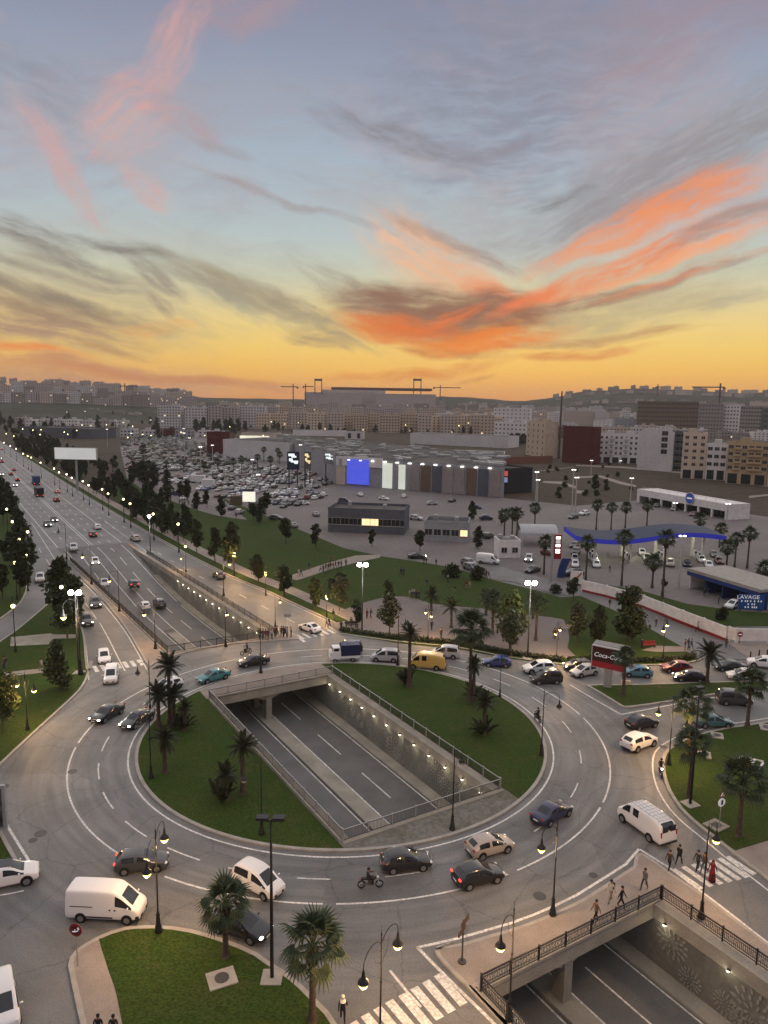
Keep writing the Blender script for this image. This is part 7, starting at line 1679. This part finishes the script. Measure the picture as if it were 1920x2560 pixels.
b.add(vs, [(4 * i + k, 4 * i + (k + 1) % 4, 4 * i + 4 + (k + 1) % 4, 4 * i + 4 + k) for i in range(8) for k in range(4)] + [(32, 33, 34, 35)]); b.build('panel', M['bluep'], o)
p = P('r5', 522, 625); o = thing('advertising_panel', 'small pale advertising panel with an orange stripe at the fuel station edge', 'sign', p, R(-12)); b = MB(); b.box((0, 0, 1.7), (2.4, .25, 2.6)); b.build('board', M['wpaint'], o); b = MB(); b.add([(-1, -.14, .7), (-.5, -.14, .7), (1.0, -.14, 2.4), (1.0, -.14, 2.9)], [(0, 1, 2, 3)]); b.build('stripe', pbr('orange_print', (.35, .09, .03), var=.1), o); b = MB(); b.box((0, .05, .2), (1.6, .2, .4)); b.build('foot', M['iron'], o)
# red hoarding on the wedge of lawn
p = P('b3', 705, 288); an = math.atan2(-2.3, 3.4); hb = thing('hoarding', 'tilted red advertising hoarding on a grey pillar on the wedge of lawn', 'hoarding', p, an)
b = MB(); b.box((0, .2, 1.3), (.95, .4, 2.6)); b.build('pillar', M['galv'], hb)
M['adred'] = pbr('red_print', (.22, .012, .018), .4, .4, var=.1, emit=(.3, .02, .03), estr=.15); M['addark'] = pbr('dark_print', (.05, .012, .012), .4, .4, var=.2, scale=2)
b = MB(); b.box((0, 0, 4.05), (4.4, .5, 2.9)); b.build('box', M['steel'], hb); b = MB(); b.box((0, -.26, 4.05), (4.15, .04, 2.65)); b.build('poster', M['addark'], hb); b = MB(); b.box((0, -.29, 3.1), (4.15, .03, .75)); b.build('poster_band', M['adred'], hb)
text('Coca-Cola', .82, hb, (-.1, -.31, 4.35), M['letter'], shear=.25)
for i in range(5): b = MB(); b.box((0, .35 + i * .26, 5.56 + i * .03), (4.4, .12, .06)); b.build('slat', M['steel'], hb)
b = MB()
for x in (-2.1, 2.1): b.box((x, .9, 5.48), (.1, 1.3, .1))
b.build('bracket', M['steel'], hb)
p = P('b3', 818, 266); o = thing('barrier_block', 'cream block barrier beside the red hoarding', 'barrier', p, R(-10)); b = MB(); b.box((0, 0, .35), (1.3, .45, .5), taper=.85); b.build('block', wallmat('cream', WC['cream']), o)
# lit billboard by the far highway
p = P('z5', 670, 300); bb = thing('billboard', 'large blank lit billboard on a single post beside the far highway', 'billboard', p, R(-4)); zt, zb = hgt(p, (190, 1119)), hgt(p, (190, 1149)); w = 101 * math.hypot(p.x, p.y) / F_PX
b = MB(); b.box((0, 0, (zt + zb) / 2), (w, .9, zt - zb)); b.build('board', M['steel'], bb); b = MB(); b.box((0, -.47, (zt + zb) / 2), (w * .97, .05, (zt - zb) * .93)); b.build('screen', pbr('lit_billboard', (.6, .6, .58), emit=(.75, .76, .72), estr=.42, var=.12, scale=.08), bb)
b = MB(); b.lathe([(.45, 0), (.38, zb)], n=10); b.build('post', M['galv'], bb); b = MB()
for i in range(5): b.box((w * (-.4 + .2 * i), -1.6, zb - .1), (.5, .4, .25)); b.box((w * (-.4 + .2 * i), -.9, zb), (.08, 1.4, .08))
b.build('lamp_arm', M['iron'], bb)
p = P('z6', 1115, 590); o = thing('billboard', 'small glowing panel at the near edge of the car park', 'billboard', p); H = hgt(p, zp('z6', 1115, 448)); zb = hgt(p, zp('z6', 1115, 532)); b = MB(); b.box((0, 0, (H + zb) / 2), (4.2, .5, H - zb)); b.build('screen', pbr('glowing_panel', (.8, .8, .7), emit=(.95, .92, .74), estr=.8, var=.15, scale=.3), o); b = MB(); b.box((0, .1, zb / 2), (.4, .4, zb)); b.build('post', M['iron'], o)
p0, p1 = P('z6', 952, 560), P('z6', 1058, 560); d = p1 - p0; o = thing('container', 'brown slatted container beside the small glowing panel', 'container', p0, math.atan2(d.y, d.x)); L = d.length
for i in range(9): b = MB(); b.box((L * (i + .5) / 9, 0, 1.6), (L / 9 - .12, 2.2 if i % 2 else 2.35, 3.0)); b.build('slat', wallmat('brown', WC['brown']), o)
for k, x0, y0, lab in (('z6', 672, 370, 'white delivery van parked in the near rows of the car park'), ('z6', 760, 410, 'white box trailer parked in the near rows of the car park')):
    p = P(k, x0, y0); o = thing('delivery_truck', lab, 'truck', p, R(-8)); b = MB(); b.box((0, 0, 2.0), (6.5 if 'van' in lab else 5.0, 2.3, 2.7)); b.build('cargo_box', M['wpaint'], o)
    b = MB(); b.box((4.0, 0, 1.3), (1.6, 2.1, 1.6)); b.build('cab', M['wpaint'], o) if 'van' in lab else None
    b = MB()
    for X in (-1.8, 1.8): disc_y(b, X, -1.12, 1.12, .45, .45, 10)
    b.build('wheel', M['tyre'], o)
# ------------------------------------------------------------------ small street furniture
p = P('c7', 672, 897); o = thing('road_sign', 'round red prohibition sign on a thin post at the lower median tip', 'sign', (p.x, p.y, .14), R(-12)); b = MB(); b.tube([(0, 0, 0), (0, 0, 2.75)], .04, 8); b.build('post', M['galv'], o)
b = MB(); disc_y(b, 0, -.05, -.02, 2.55, .44, 24); b.build('disc', M['redp'], o); b = MB(); disc_y(b, 0, -.06, -.05, 2.55, .30, 24); b.build('face', pbr('dark_red_face', (.12, .012, .014), .5, .3, var=.1), o)
b = MB(); b.tube([(-.2, -.075, 2.44), (.02, -.075, 2.46), (.2, -.075, 2.56), (.22, -.075, 2.70)], .035, 5); b.add([(.13, -.075, 2.66), (.31, -.075, 2.66), (.22, -.075, 2.82)], [(0, 1, 2)]); b.tube([(-.06, -.075, 2.46), (.0, -.075, 2.6)], .03, 5); b.build('arrow', M['letter'], o)
p = P('d3', 1010, 880); o = thing('direction_sign', 'brown direction sign seen edge on at the paved corner', 'sign', (p.x, p.y, .14), R(60)); b = MB(); b.lathe([(.28, 0), (.28, .08), (.06, .1), (.055, 3.0)], n=10); b.build('post', M['iron'], o)
for z, x0, x1 in ((2.75, -.25, .85), (2.35, -.7, .35)): b = MB(); b.box(((x0 + x1) / 2, 0, z), (x1 - x0, .07, .34)); b.build('board', pbr('brown_board', (.10, .055, .035), .6, .3, var=.15), o)
p = P('c6', 1235, 1160); o = thing('road_sign', 'triangular sign above a round sign on a post on the east lawn', 'sign', (p.x, p.y, .14), R(20)); b = MB(); b.tube([(0, 0, 0), (0, 0, 3.4)], .04, 8); b.build('post', M['galv'], o)
b = MB(); b.add([(-.42, -.05, 2.95), (.42, -.05, 2.95), (0, -.05, 3.65), (-.42, -.02, 2.95), (.42, -.02, 2.95), (0, -.02, 3.65)], [(0, 1, 2), (3, 5, 4), (0, 3, 4, 1), (1, 4, 5, 2), (2, 5, 3, 0)]); b.build('triangle', pbr('orange_red_sign', (.35, .08, .05), var=.1), o); b = MB(); b.add([(-.22, -.06, 3.05), (.22, -.06, 3.05), (0, -.06, 3.42)], [(0, 1, 2)]); b.build('face', M['letter'], o); b = MB(); disc_y(b, 0, -.05, -.02, 2.45, .38, 20); b.build('disc', M['letter'], o); b = MB(); b.box((.02, -.07, 2.45), (.2, .02, .42)); b.build('symbol', M['black'], o)
p = P('c6', 1210, 1135); o = thing('concrete_slab', 'pale square inspection slab behind the lamp at the right zebra', 'slab', (p.x, p.y, .14), R(31)); b = MB(); b.box((0, 0, .05), (1.7, 1.5, .1)); b.build('slab_top', M['concrete'], o); b = MB(); b.box((0, 0, .11), (.8, .7, .04)); b.build('cover', M['iron'], o)
for k, x, y, w, rz, lab in (('c8', 258, 1012, 1.75, 25, 'pale square slab with a round iron cover on the lower median'), ('c6', 1218, 355, 1.5, 70, 'small pale slab on the east lawn, farthest from the kerb'), ('c6', 1108, 522, 1.5, 70, 'small pale slab on the east lawn beside the trunk'), ('c6', 1650, 285, 1.8, 70, 'pale slab on the east lawn at the right edge')):
    p = P(k, x, y); o = thing('concrete_slab', lab, 'slab', (p.x, p.y, .14), R(rz)); b = MB(); b.box((0, 0, .05), (w, w * .85, .1)); b.build('slab_top', M['kerb'], o); b = MB(); b.lathe([(w * .26, .1), (w * .26, .13)], n=12); b.build('cover', M['iron'], o)
o = thing('lawn_frame', 'row of slanting white planks set in the east lawn', 'planks', P('c6', 1470, 590, .2))
for (x0, y0, x1, y1, w) in ((1428, 520, 1328, 608, .22), (1512, 545, 1440, 628, .16), (1545, 550, 1488, 622, .2), (1530, 605, 1512, 640, .2), (1618, 575, 1560, 655, .18), (1430, 514, 1622, 562, .05)):
    a, c = P('c6', x0, y0, .3) - o.location, P('c6', x1, y1, .3) - o.location; dd = c - a; m = (a + c) / 2; b = MB(); b.box((m.x, m.y, .0), (dd.length, w, .25), rz=math.atan2(dd.y, dd.x)); b.build('plank', M['white'], o)
o = flat('concrete_pad', PL('c1', [(95, 1022), (440, 988), (460, 998), (655, 998), (652, 1030), (460, 1036), (430, 1068), (420, 1085), (88, 1100)]), M['concrete'], .18)
flat('path', PL('c1', [(-500, 1400), (0, 1330), (370, 1292), (372, 1328), (0, 1372), (-500, 1450)]), M['paving'], .17)
# advertising panel at the left edge
p = P('c5', 20, 425); o = thing('advertising_panel', 'grey framed advertising panel cut off by the left edge', 'sign', (p.x - 1.3, p.y, .1), R(3)); b = MB(); b.box((0, 0, 2.2), (3.4, .3, 3.9)); b.build('frame', M['galv'], o); b = MB(); b.box((0, -.16, 2.2), (2.9, .04, 3.4)); b.build('poster', pbr('dark_poster', (.03, .028, .03), .3, .4, var=.6, scale=1.2, col2=(.12, .11, .12), local=True), o); b = MB(); b.box((0, 0, .15), (1.0, .25, .3)); b.build('foot', M['iron'], o)
p = P('c2', 820, 745); o = thing('road_sign', 'pale crossing sign on a post beside the waiting people', 'sign', (p.x, p.y, .12), R(10)); b = MB(); b.tube([(0, 0, 0), (0, 0, 3.6)], .05, 8); b.build('post', M['white'], o); b = MB(); b.box((.1, -.06, 3.5), (1.0, .05, .5), rz=0); b.build('board', M['galv'], o)
for k, x, y, lab, mat in (('r5', 952, 995, 'red wooden bench on the park path near the wall', 'redp'), ('r5', 470, 895, 'pale stone bench on the right of the plaza', 'kerb'), ('c2', 1380, 655, 'dark bench near the plaza corner', 'iron')):
    p = P(k, x, y); o = thing('park_bench', lab, 'bench', (p.x, p.y, .1), R(8)); b = MB(); b.box((0, 0, .45), (2.2, .5, .1)); b.build('seat', M[mat], o)
    for sx in (-.9, .9): b = MB(); b.box((sx, 0, .2), (.12, .45, .4)); b.build('leg', M['iron'], o)
    b = MB(); b.box((0, .24, .75), (2.2, .07, .4)); b.build('backrest', M[mat], o)
for i, (k, x, y) in enumerate((('c4', 1505, 1062), ('c4', 1580, 1048), ('c4', 1650, 1045), ('c2', 1292, 680))):
    p = P(k, x, y); o = thing('bollard', ('dark bollard at the right pavement corner, leftmost of three', 'dark bollard at the right pavement corner, middle of three', 'dark bollard at the right pavement corner, nearest the right edge', 'dark bollard at the left end of the plaza hedge')[i], 'bollard', p); b = MB(); b.lathe([(.12, 0), (.09, .9), (.12, 1.0), (.05, 1.15)], n=8); b.build('shaft', M['black'], o, True)

# ------------------------------------------------------------------ people
M['skin'] = pbr('skin', (.30, .17, .11), .6, .3, var=0)
M['cloth'] = pbr('top_cloth', (.1, .1, .1), .85, .15, var=0, objcol=True)
M['hair'] = pbr('dark_hair', (.012, .010, .009), .6, .3, var=0)
M['shoe'] = pbr('shoe', (.03, .028, .027), .6, .3, var=0)
TROU = [pbr('trousers_black', (.014, .014, .017), .85, .15, var=0), pbr('trousers_blue', (.03, .04, .07), .85, .15, var=0), pbr('trousers_beige', (.22, .17, .12), .85, .15, var=0), pbr('trousers_grey', (.09, .09, .095), .85, .15, var=0)]
def figure(pose, tr):
    s = dict(walk=((.30, -.28), (.10, -.30), 1), walk2=((-.28, .30), (-.30, .10), -1), stand=((.02, -.02), (.0, .0), 0))
    J = []; E_ = []; Rd = []
    def j(p, r, par=None):
        J.append(p); Rd.append(r)
        if par is not None: E_.append((par, len(J) - 1))
        return len(J) - 1
    sit = pose == 'sit'; hz = .95 if not sit else .55
    pel = j((0, 0, hz), (.155, .115)); sp = j((.02 if sit else .01, 0, hz + .20), (.14, .105), pel); ch = j((.05 if sit else .03, 0, hz + .38), (.165, .115), sp)
    nk = j((.07 if sit else .03, 0, hz + .53), (.06, .06), ch); h0 = j((.09 if sit else .045, 0, hz + .62), (.08, .085), nk); h1 = j((.10 if sit else .05, 0, hz + .72), (.088, .10), h0); j((.10 if sit else .045, 0, hz + .80), (.06, .07), h1)
    hands = []
    for sd, i in ((1, 0), (-1, 1)):
        hip = j((0, sd * .09, hz - .06), (.095, .095), pel)
        if sit: kn = j((.42, sd * .16, hz - .02), (.065, .065), hip); an = j((.30, sd * .17, hz - .42), (.045, .045), kn); j((.44, sd * .17, hz - .47), (.04, .035), an)
        else:
            f = s[pose][0][i]; back = f < 0
            kn = j((f * .55 + (.06 if pose != 'stand' else .02), sd * .095, .50), (.068, .068), hip); an = j((f, sd * .10, .14 if back and pose != 'stand' else .09), (.045, .045), kn); j((f + .15, sd * .11, .06 if not (back and pose != 'stand') else .04), (.042, .032), an)
        sh = j((.03, sd * .19, hz + .46), (.06, .06), ch)
        if sit: el_ = j((.24, sd * .27, hz + .25), (.045, .045), sh); wr = j((.48, sd * .28, hz + .30), (.034, .034), el_); hd = j((.56, sd * .28, hz + .30), (.04, .03), wr)
        else:
            f = -s[pose][0][i] * .8; el_ = j((f * .35, sd * .245, 1.13), (.046, .046), sh); wr = j((f * .9 + .05, sd * .25, .90), (.034, .034), el_); hd = j((f * 1.05 + .06, sd * .25, .82), (.042, .026), wr)
        hands.append((J[wr], J[hd], sd))
    me = bpy.data.meshes.new('tmp'); me.from_pydata(J, E_, []); o = bpy.data.objects.new('tmp', me); COL.objects.link(o)
    o.modifiers.new('k', 'SKIN'); o.modifiers.new('u', 'SUBSURF').levels = 1
    for v, r in zip(me.skin_vertices[0].data, Rd): v.radius = r
    me.skin_vertices[0].data[0].use_root = True
    bpy.context.view_layer.update(); ev = bpy.data.meshes.new_from_object(o.evaluated_get(bpy.context.evaluated_depsgraph_get()))
    bpy.data.objects.remove(o); bpy.data.meshes.remove(me)
    b = MB(); b.v = [tuple(v.co) for v in ev.vertices]
    for p in ev.polygons:
        c = p.center; m = 1
        if c.z > hz + .53: m = 0
        elif any((Vector(h) - c).length < .085 for _, h, _ in hands): m = 0
        elif abs(c.y) < .235 and (c.z < hz - .01 or (sit and c.x > .12 and c.z < hz + .1)): m = 2
        if m == 2 and c.z < (.125 if not sit else hz - .43): m = 3
        b.f.append(tuple(p.vertices)); b.m.append(m)
    bpy.data.meshes.remove(ev)
    for wr, hd, sd in hands:                        # five fingers on each hand
        a, h = Vector(wr), Vector(hd); d = (h - a).normalized(); sx = Vector((0, 0, 1)).cross(d); sx = sx.normalized() if sx.length > .1 else Vector((1, 0, 0)); lat = d.cross(Vector((0, 1, 0))); lat = lat.normalized() if lat.length > .1 else Vector((1, 0, 0))
        for q, L in zip((-.027, -.009, .009, .027), (.06, .075, .07, .05)): p0 = h + lat * q; b.tube([p0, p0 + d * L * .6, p0 + d * L + Vector((0, -sd * .02, 0))], [.010, .009, .006], 5, 0)
        p0 = h - d * .03 + lat * .035; b.tube([p0, p0 + lat * .03 + d * .02, p0 + lat * .035 + d * .05], [.011, .010, .007], 5, 0)
    hx = .10 if sit else .05; ellipsoid(b, (hx + .095, 0, hz + .68), (.022, .016, .02), 0, 6, 4)
    for sd in (1, -1): ellipsoid(b, (hx + .082, sd * .034, hz + .715), (.01, .013, .009), 4, 6, 4); ellipsoid(b, (hx, sd * .092, hz + .69), (.02, .012, .03), 0, 6, 4)
    b.tube([(hx + .088, -.02, hz + .645), (hx + .09, .02, hz + .645)], .006, 4, 4)
    return b.mesh('body', [M['skin'], M['cloth'], TROU[tr], M['shoe'], M['hair']], True), hx, hz
HB = {}
def hair_mesh(hx, hz, scarf):
    b = MB(); ellipsoid(b, (hx - .018, 0, hz + .735), (.108, .102, .105) if not scarf else (.12, .118, .125), 0, 12, 8)
    if scarf: b.lathe([(.20, hz + .44), (.15, hz + .55), (.10, hz + .62)], (hx - .03, 0, 0), 12, cap=False)
    return b.mesh('hair' if not scarf else 'headscarf', [M['hair'] if not scarf else M['cloth']], True)
def skirt_mesh(hz):
    b = MB(); b.lathe([(.27, .06), (.25, .4), (.19, .80), (.155, 1.0)], n=14); return b.mesh('long_dress', [M['cloth']], True)
def person(p, rz, label, pose='walk', top=(.05, .05, .06), tr=0, group=None, scarf=None, dress=False, bag=None, s=1.0, parent=None):
    k = (pose, tr)
    if k not in HB: HB[k] = figure(*k)
    me, hx, hz = HB[k]; o = link('person', me, parent, (p[0], p[1], p[2] if len(p) > 2 else 0), rz); o.color = (*top, 1); o.scale = (s, s, s)
    if parent is None: tag(o, label, 'person', group)
    kk = ('h', hx, hz, scarf is not None)
    if kk not in HB: HB[kk] = hair_mesh(hx, hz, scarf is not None)
    h = link('headscarf' if scarf else 'hair', HB[kk], o)
    if scarf: h.color = (*scarf, 1)
    if dress:
        if 'd' not in HB: HB['d'] = skirt_mesh(hz)
        d = link('long_dress', HB['d'], o); d.color = (*top, 1)
    if bag:
        b = MB(); b.box((-.17, 0, hz + .28), (.16, .30, .42), taper=.85); q = b.build('backpack', M['cloth'], o); q.color = (*bag, 1)
    return o
def pp(k, x, y, ang, label, **kw):                 # x, y: where the feet stand
    p = P(k, x, y); kw.setdefault('pose', 'walk'); z = kw.pop('z', .13); return person((p.x, p.y, z), R(ang), label, **kw)
pp('b5', 978, 342, 215, 'person in a pale top with dark backpack walking over the paved corner', top=(.45, .42, .38), tr=2, bag=(.02, .02, .02))
pp('b5', 1022, 370, 325, 'person in black walking beside the ornamental railing', top=(.02, .02, .022), tr=0, pose='walk2')
pp('b5', 1124, 290, 215, 'person in a grey top striding on the paved corner nearest the zebra', top=(.14, .13, .13), tr=1, pose='walk2')
pp('b5', 914, 432, 200, 'person in a brown top with an arm out behind the ornamental railing', top=(.16, .09, .06), tr=0)
pp('b5', 1230, 203, 40, 'person in dark brown at the near end of the right zebra', top=(.05, .04, .035), tr=0, z=.012)
pp('b5', 1272, 178, 35, 'person in black stepping off the kerb before the right zebra', top=(.02, .02, .02), tr=0, z=.012, pose='walk2')
pp('b5', 1354, 202, 210, 'person in dark green on the right zebra, left of a pair', top=(.04, .045, .03), tr=0, z=.012)
pp('b5', 1383, 212, 210, 'person in brown on the right zebra, right of a pair', top=(.09, .06, .045), tr=3, z=.012, pose='walk2')
pp('b5', 1416, 248, 220, 'person in a long dark red dress on the right zebra', top=(.13, .012, .016), tr=0, z=.012, dress=True, scarf=(.10, .012, .014))
pp('c8', 1303, 1372, 95, 'woman in black with a white headscarf crossing at the bottom', top=(.014, .014, .016), tr=0, z=.012, scarf=(.68, .62, .56), pose='walk')
pp('f', 247, 2612, 90, 'dark haired person whose head shows at the bottom edge, left one', top=(.02, .02, .02), z=.15, pose='stand')
pp('f', 285, 2613, 90, 'dark haired person whose head shows at the bottom edge, right one', top=(.02, .02, .02), z=.15, pose='stand')
CR = 'people waiting at the far crossing'; rp = random.Random(8); TOPS = [(.02, .02, .024), (.05, .05, .055), (.12, .02, .022), (.03, .04, .08), (.30, .28, .26), (.10, .07, .05)]
for i, (x, y) in enumerate(((580, 762), (612, 765), (635, 768), (660, 768), (690, 764), (718, 742), (735, 738), (772, 742), (792, 740), (808, 748), (825, 748), (857, 748))):
    pp('c2', x, y, rp.uniform(0, 360), ('person in %s waiting at the far crossing' % ('black', 'dark grey', 'red', 'navy', 'a pale top', 'brown')[i % 6]), pose='stand' if i % 3 else 'walk', top=TOPS[i % 6], tr=i % 4, group=CR)
PG = 'people in the park and on the plaza'
names_ = ('black', 'dark grey', 'red', 'navy', 'a pale top', 'brown')
for i, (k, x, y, n) in enumerate((('c3', 410, 685, 1), ('c3', 490, 755, 1), ('c3', 228, 405, 2), ('c3', 275, 408, 3), ('c2', 1510, 582, 1), ('c2', 1545, 580, 1), ('c2', 1220, 588, 1), ('c2', 1375, 660, 1), ('c2', 1170, 655, 2), ('c3', 345, 110, 1), ('c3', 366, 112, 1), ('c3', 450, 128, 1), ('c3', 155, 208, 2), ('c3', 700, 320, 2), ('c3', 738, 325, 1), ('c3', 370, 305, 1), ('c3', 890, 228, 2), ('c3', 550, 278, 1), ('c3', 610, 360, 1), ('c3', 1475, 760, 2),
        ('c2', 1120, 178, 2), ('c2', 1165, 165, 2), ('c2', 1205, 155, 2), ('c2', 1240, 148, 1), ('c2', 1275, 140, 2), ('c2', 1330, 130, 1), ('c2', 930, 215, 2), ('c2', 1010, 160, 1), ('c2', 1195, 100, 1), ('r5', 762, 720, 1), ('r5', 720, 762, 1), ('r5', 995, 875, 1), ('r5', 1242, 905, 1), ('r5', 1185, 1010, 1), ('r5', 1165, 1015, 1), ('r5', 1205, 1012, 1), ('r5', 910, 1008, 1), ('r5', 1410, 1000, 1), ('r5', 710, 462, 1), ('r5', 720, 552, 1), ('r5', 835, 485, 1), ('r5', 1280, 690, 1), ('r5', 1300, 695, 1), ('r5', 1365, 740, 1), ('r3', 965, 25, 2), ('r3', 995, 45, 1), ('r3', 1225, 100, 1), ('r3', 1255, 68, 1), ('r5', 300, 190, 1), ('r3', 20, 880, 1), ('r3', 215, 890, 1), ('c1', 50, 1290, 1), ('z5', 1560, 420, 2), ('c2', 1290, 690, 1))):
    for j in range(n):
        t = (i * 5 + j * 3) % 6; p = P(k, x + j * 22 - (n - 1) * 8, y + j * 3); person((p.x, p.y, .12), rp.uniform(0, 6.28), 'tiny figure in %s %s' % (names_[t], 'in the park' if k in ('c2', 'c3') else 'near the fuel station road' if k == 'r5' else 'on the walk beside the lawns'), pose=('walk', 'stand', 'walk2')[(i + j) % 3], top=TOPS[t], tr=(i + j) % 4, group=PG, scarf=(.3, .28, .27) if (i + j) % 7 == 3 else None)
# ------------------------------------------------------------------ motorcycles with riders
def motorbike(p, rz, label, rider, top=(.03, .03, .03), col=(.02, .02, .022), lit=True, scooter=False):
    root = thing('motorcycle', label, 'motorcycle', (p.x, p.y, .005), rz)
    for x, nm in ((.68, 'wheel'), (-.66, 'wheel')):
        b = MB(); n = 16; ring = [(x + .27 * math.cos(2 * math.pi * i / n), 0, .31 + .27 * math.sin(2 * math.pi * i / n)) for i in range(n + 1)]; b.tube(ring, .05, 6, cap=False); w = b.build('wheel', M['tyre'], root, True)
        b = MB()
        for i in range(5): a = 2 * math.pi * i / 5; b.tube([(x, 0, .31), (x + .24 * math.cos(a), 0, .31 + .24 * math.sin(a))], .012, 4)
        disc_y(b, x, -.05, .05, .31, .06, 8); b.build('rim', M['rim'], w)
    b = MB(); b.tube([(.68, .06, .31), (.46, .06, .92)], .025, 6); b.tube([(.68, -.06, .31), (.46, -.06, .92)], .025, 6); b.tube([(.44, -.32, 1.0), (.46, 0, .95), (.44, .32, 1.0)], .016, 6); b.build('fork', M['galv'], root, True)
    b = MB(); ellipsoid(b, (.18, 0, .78), (.30, .15, .14), 0, 10, 6); b.build('tank', M['black'], root, True)
    b = MB(); b.box((-.35, 0, .76), (.72, .24, .10)); b.build('seat', M['trim'], root); b = MB(); b.box((.05, 0, .45), (.45, .26, .34)); b.tube([(-.66, .08, .31), (-.1, .08, .45)], .03, 6); b.tube([(-.66, -.08, .31), (-.1, -.08, .45)], .03, 6); b.tube([(.3, -.14, .35), (-.75, -.16, .38)], .045, 6); b.build('engine', M['iron'], root)
    b = MB(); ellipsoid(b, (.56, 0, .86), (.08, .1, .1), 0, 8, 5); b.build('headlight', M['hl_on'] if lit else M['hl'], root, True); b = MB(); b.box((-.78, 0, .74), (.06, .16, .08)); b.build('tail_light', M['tl'], root)
    if rider:
        q = Vector((p.x, p.y, 0)) + Matrix.Rotation(rz, 3, 'Z') @ Vector((-.22, 0, 0)); o = person((q.x, q.y, .30), rz, rider, pose='sit', top=top, tr=0); b = MB(); ellipsoid(b, (.09, 0, 1.27), (.135, .125, .135), 0, 10, 7); h = b.build('helmet', M['black'], o, True)
def mb(k, x, y, fx, fy, label, rider, **kw):
    a, c = P(k, x, y), P(k, fx, fy); d = c - a; motorbike(a, math.atan2(d.y, d.x), label, rider, **kw)
mb('c8', 1540, 205, 1640, 200, 'black motorcycle alone on the near ring road', 'rider in black on the motorcycle on the near ring road', lit=False)
mb('b3', 292, 478, 270, 455, 'dark motorcycle hugging the right kerb of the island', 'rider on the motorcycle at the right kerb of the island', lit=False)
mb('c6', 732, 680, 742, 720, 'motorcycle with a lit headlight stopped at the east lawn kerb', 'rider in black on the motorcycle at the east lawn kerb')
mb('c2', 468, 885, 430, 895, 'motorcycle beyond the black saloon on the far bridge', 'rider in black beyond the black saloon on the far bridge', lit=False)
mb('b3', 560, 195, 530, 205, 'pale scooter left of the red hoarding', 'rider in a pale jacket left of the red hoarding', top=(.4, .38, .35), lit=False)
p = P('b3', 800, 258); person((p.x, p.y, .1), R(200), 'person in a blue jacket standing beside the red hoarding', pose='stand', top=(.03, .06, .20), tr=1)

# ------------------------------------------------------------------ evening haze over the town
hm = bpy.data.materials.new('haze'); hm.use_nodes = True; t = hm.node_tree; nt_clear(t); N, LK = t.nodes, t.links
pv = nd('ShaderNodeVolumePrincipled'); pv.inputs['Color'].default_value = (.92, .86, .80, 1); pv.inputs['Density'].default_value = 0.000095; pv.inputs['Anisotropy'].default_value = 0.2
ho = nd('ShaderNodeOutputMaterial'); LK.new(pv.outputs[0], ho.inputs['Volume'])
b = MB(); b.box((0, 1850, 53), (7000, 4300, 118)); stuff(b.build('haze', hm))
SC.cycles.volume_bounces = 0; SC.cycles.volume_step_rate = 10
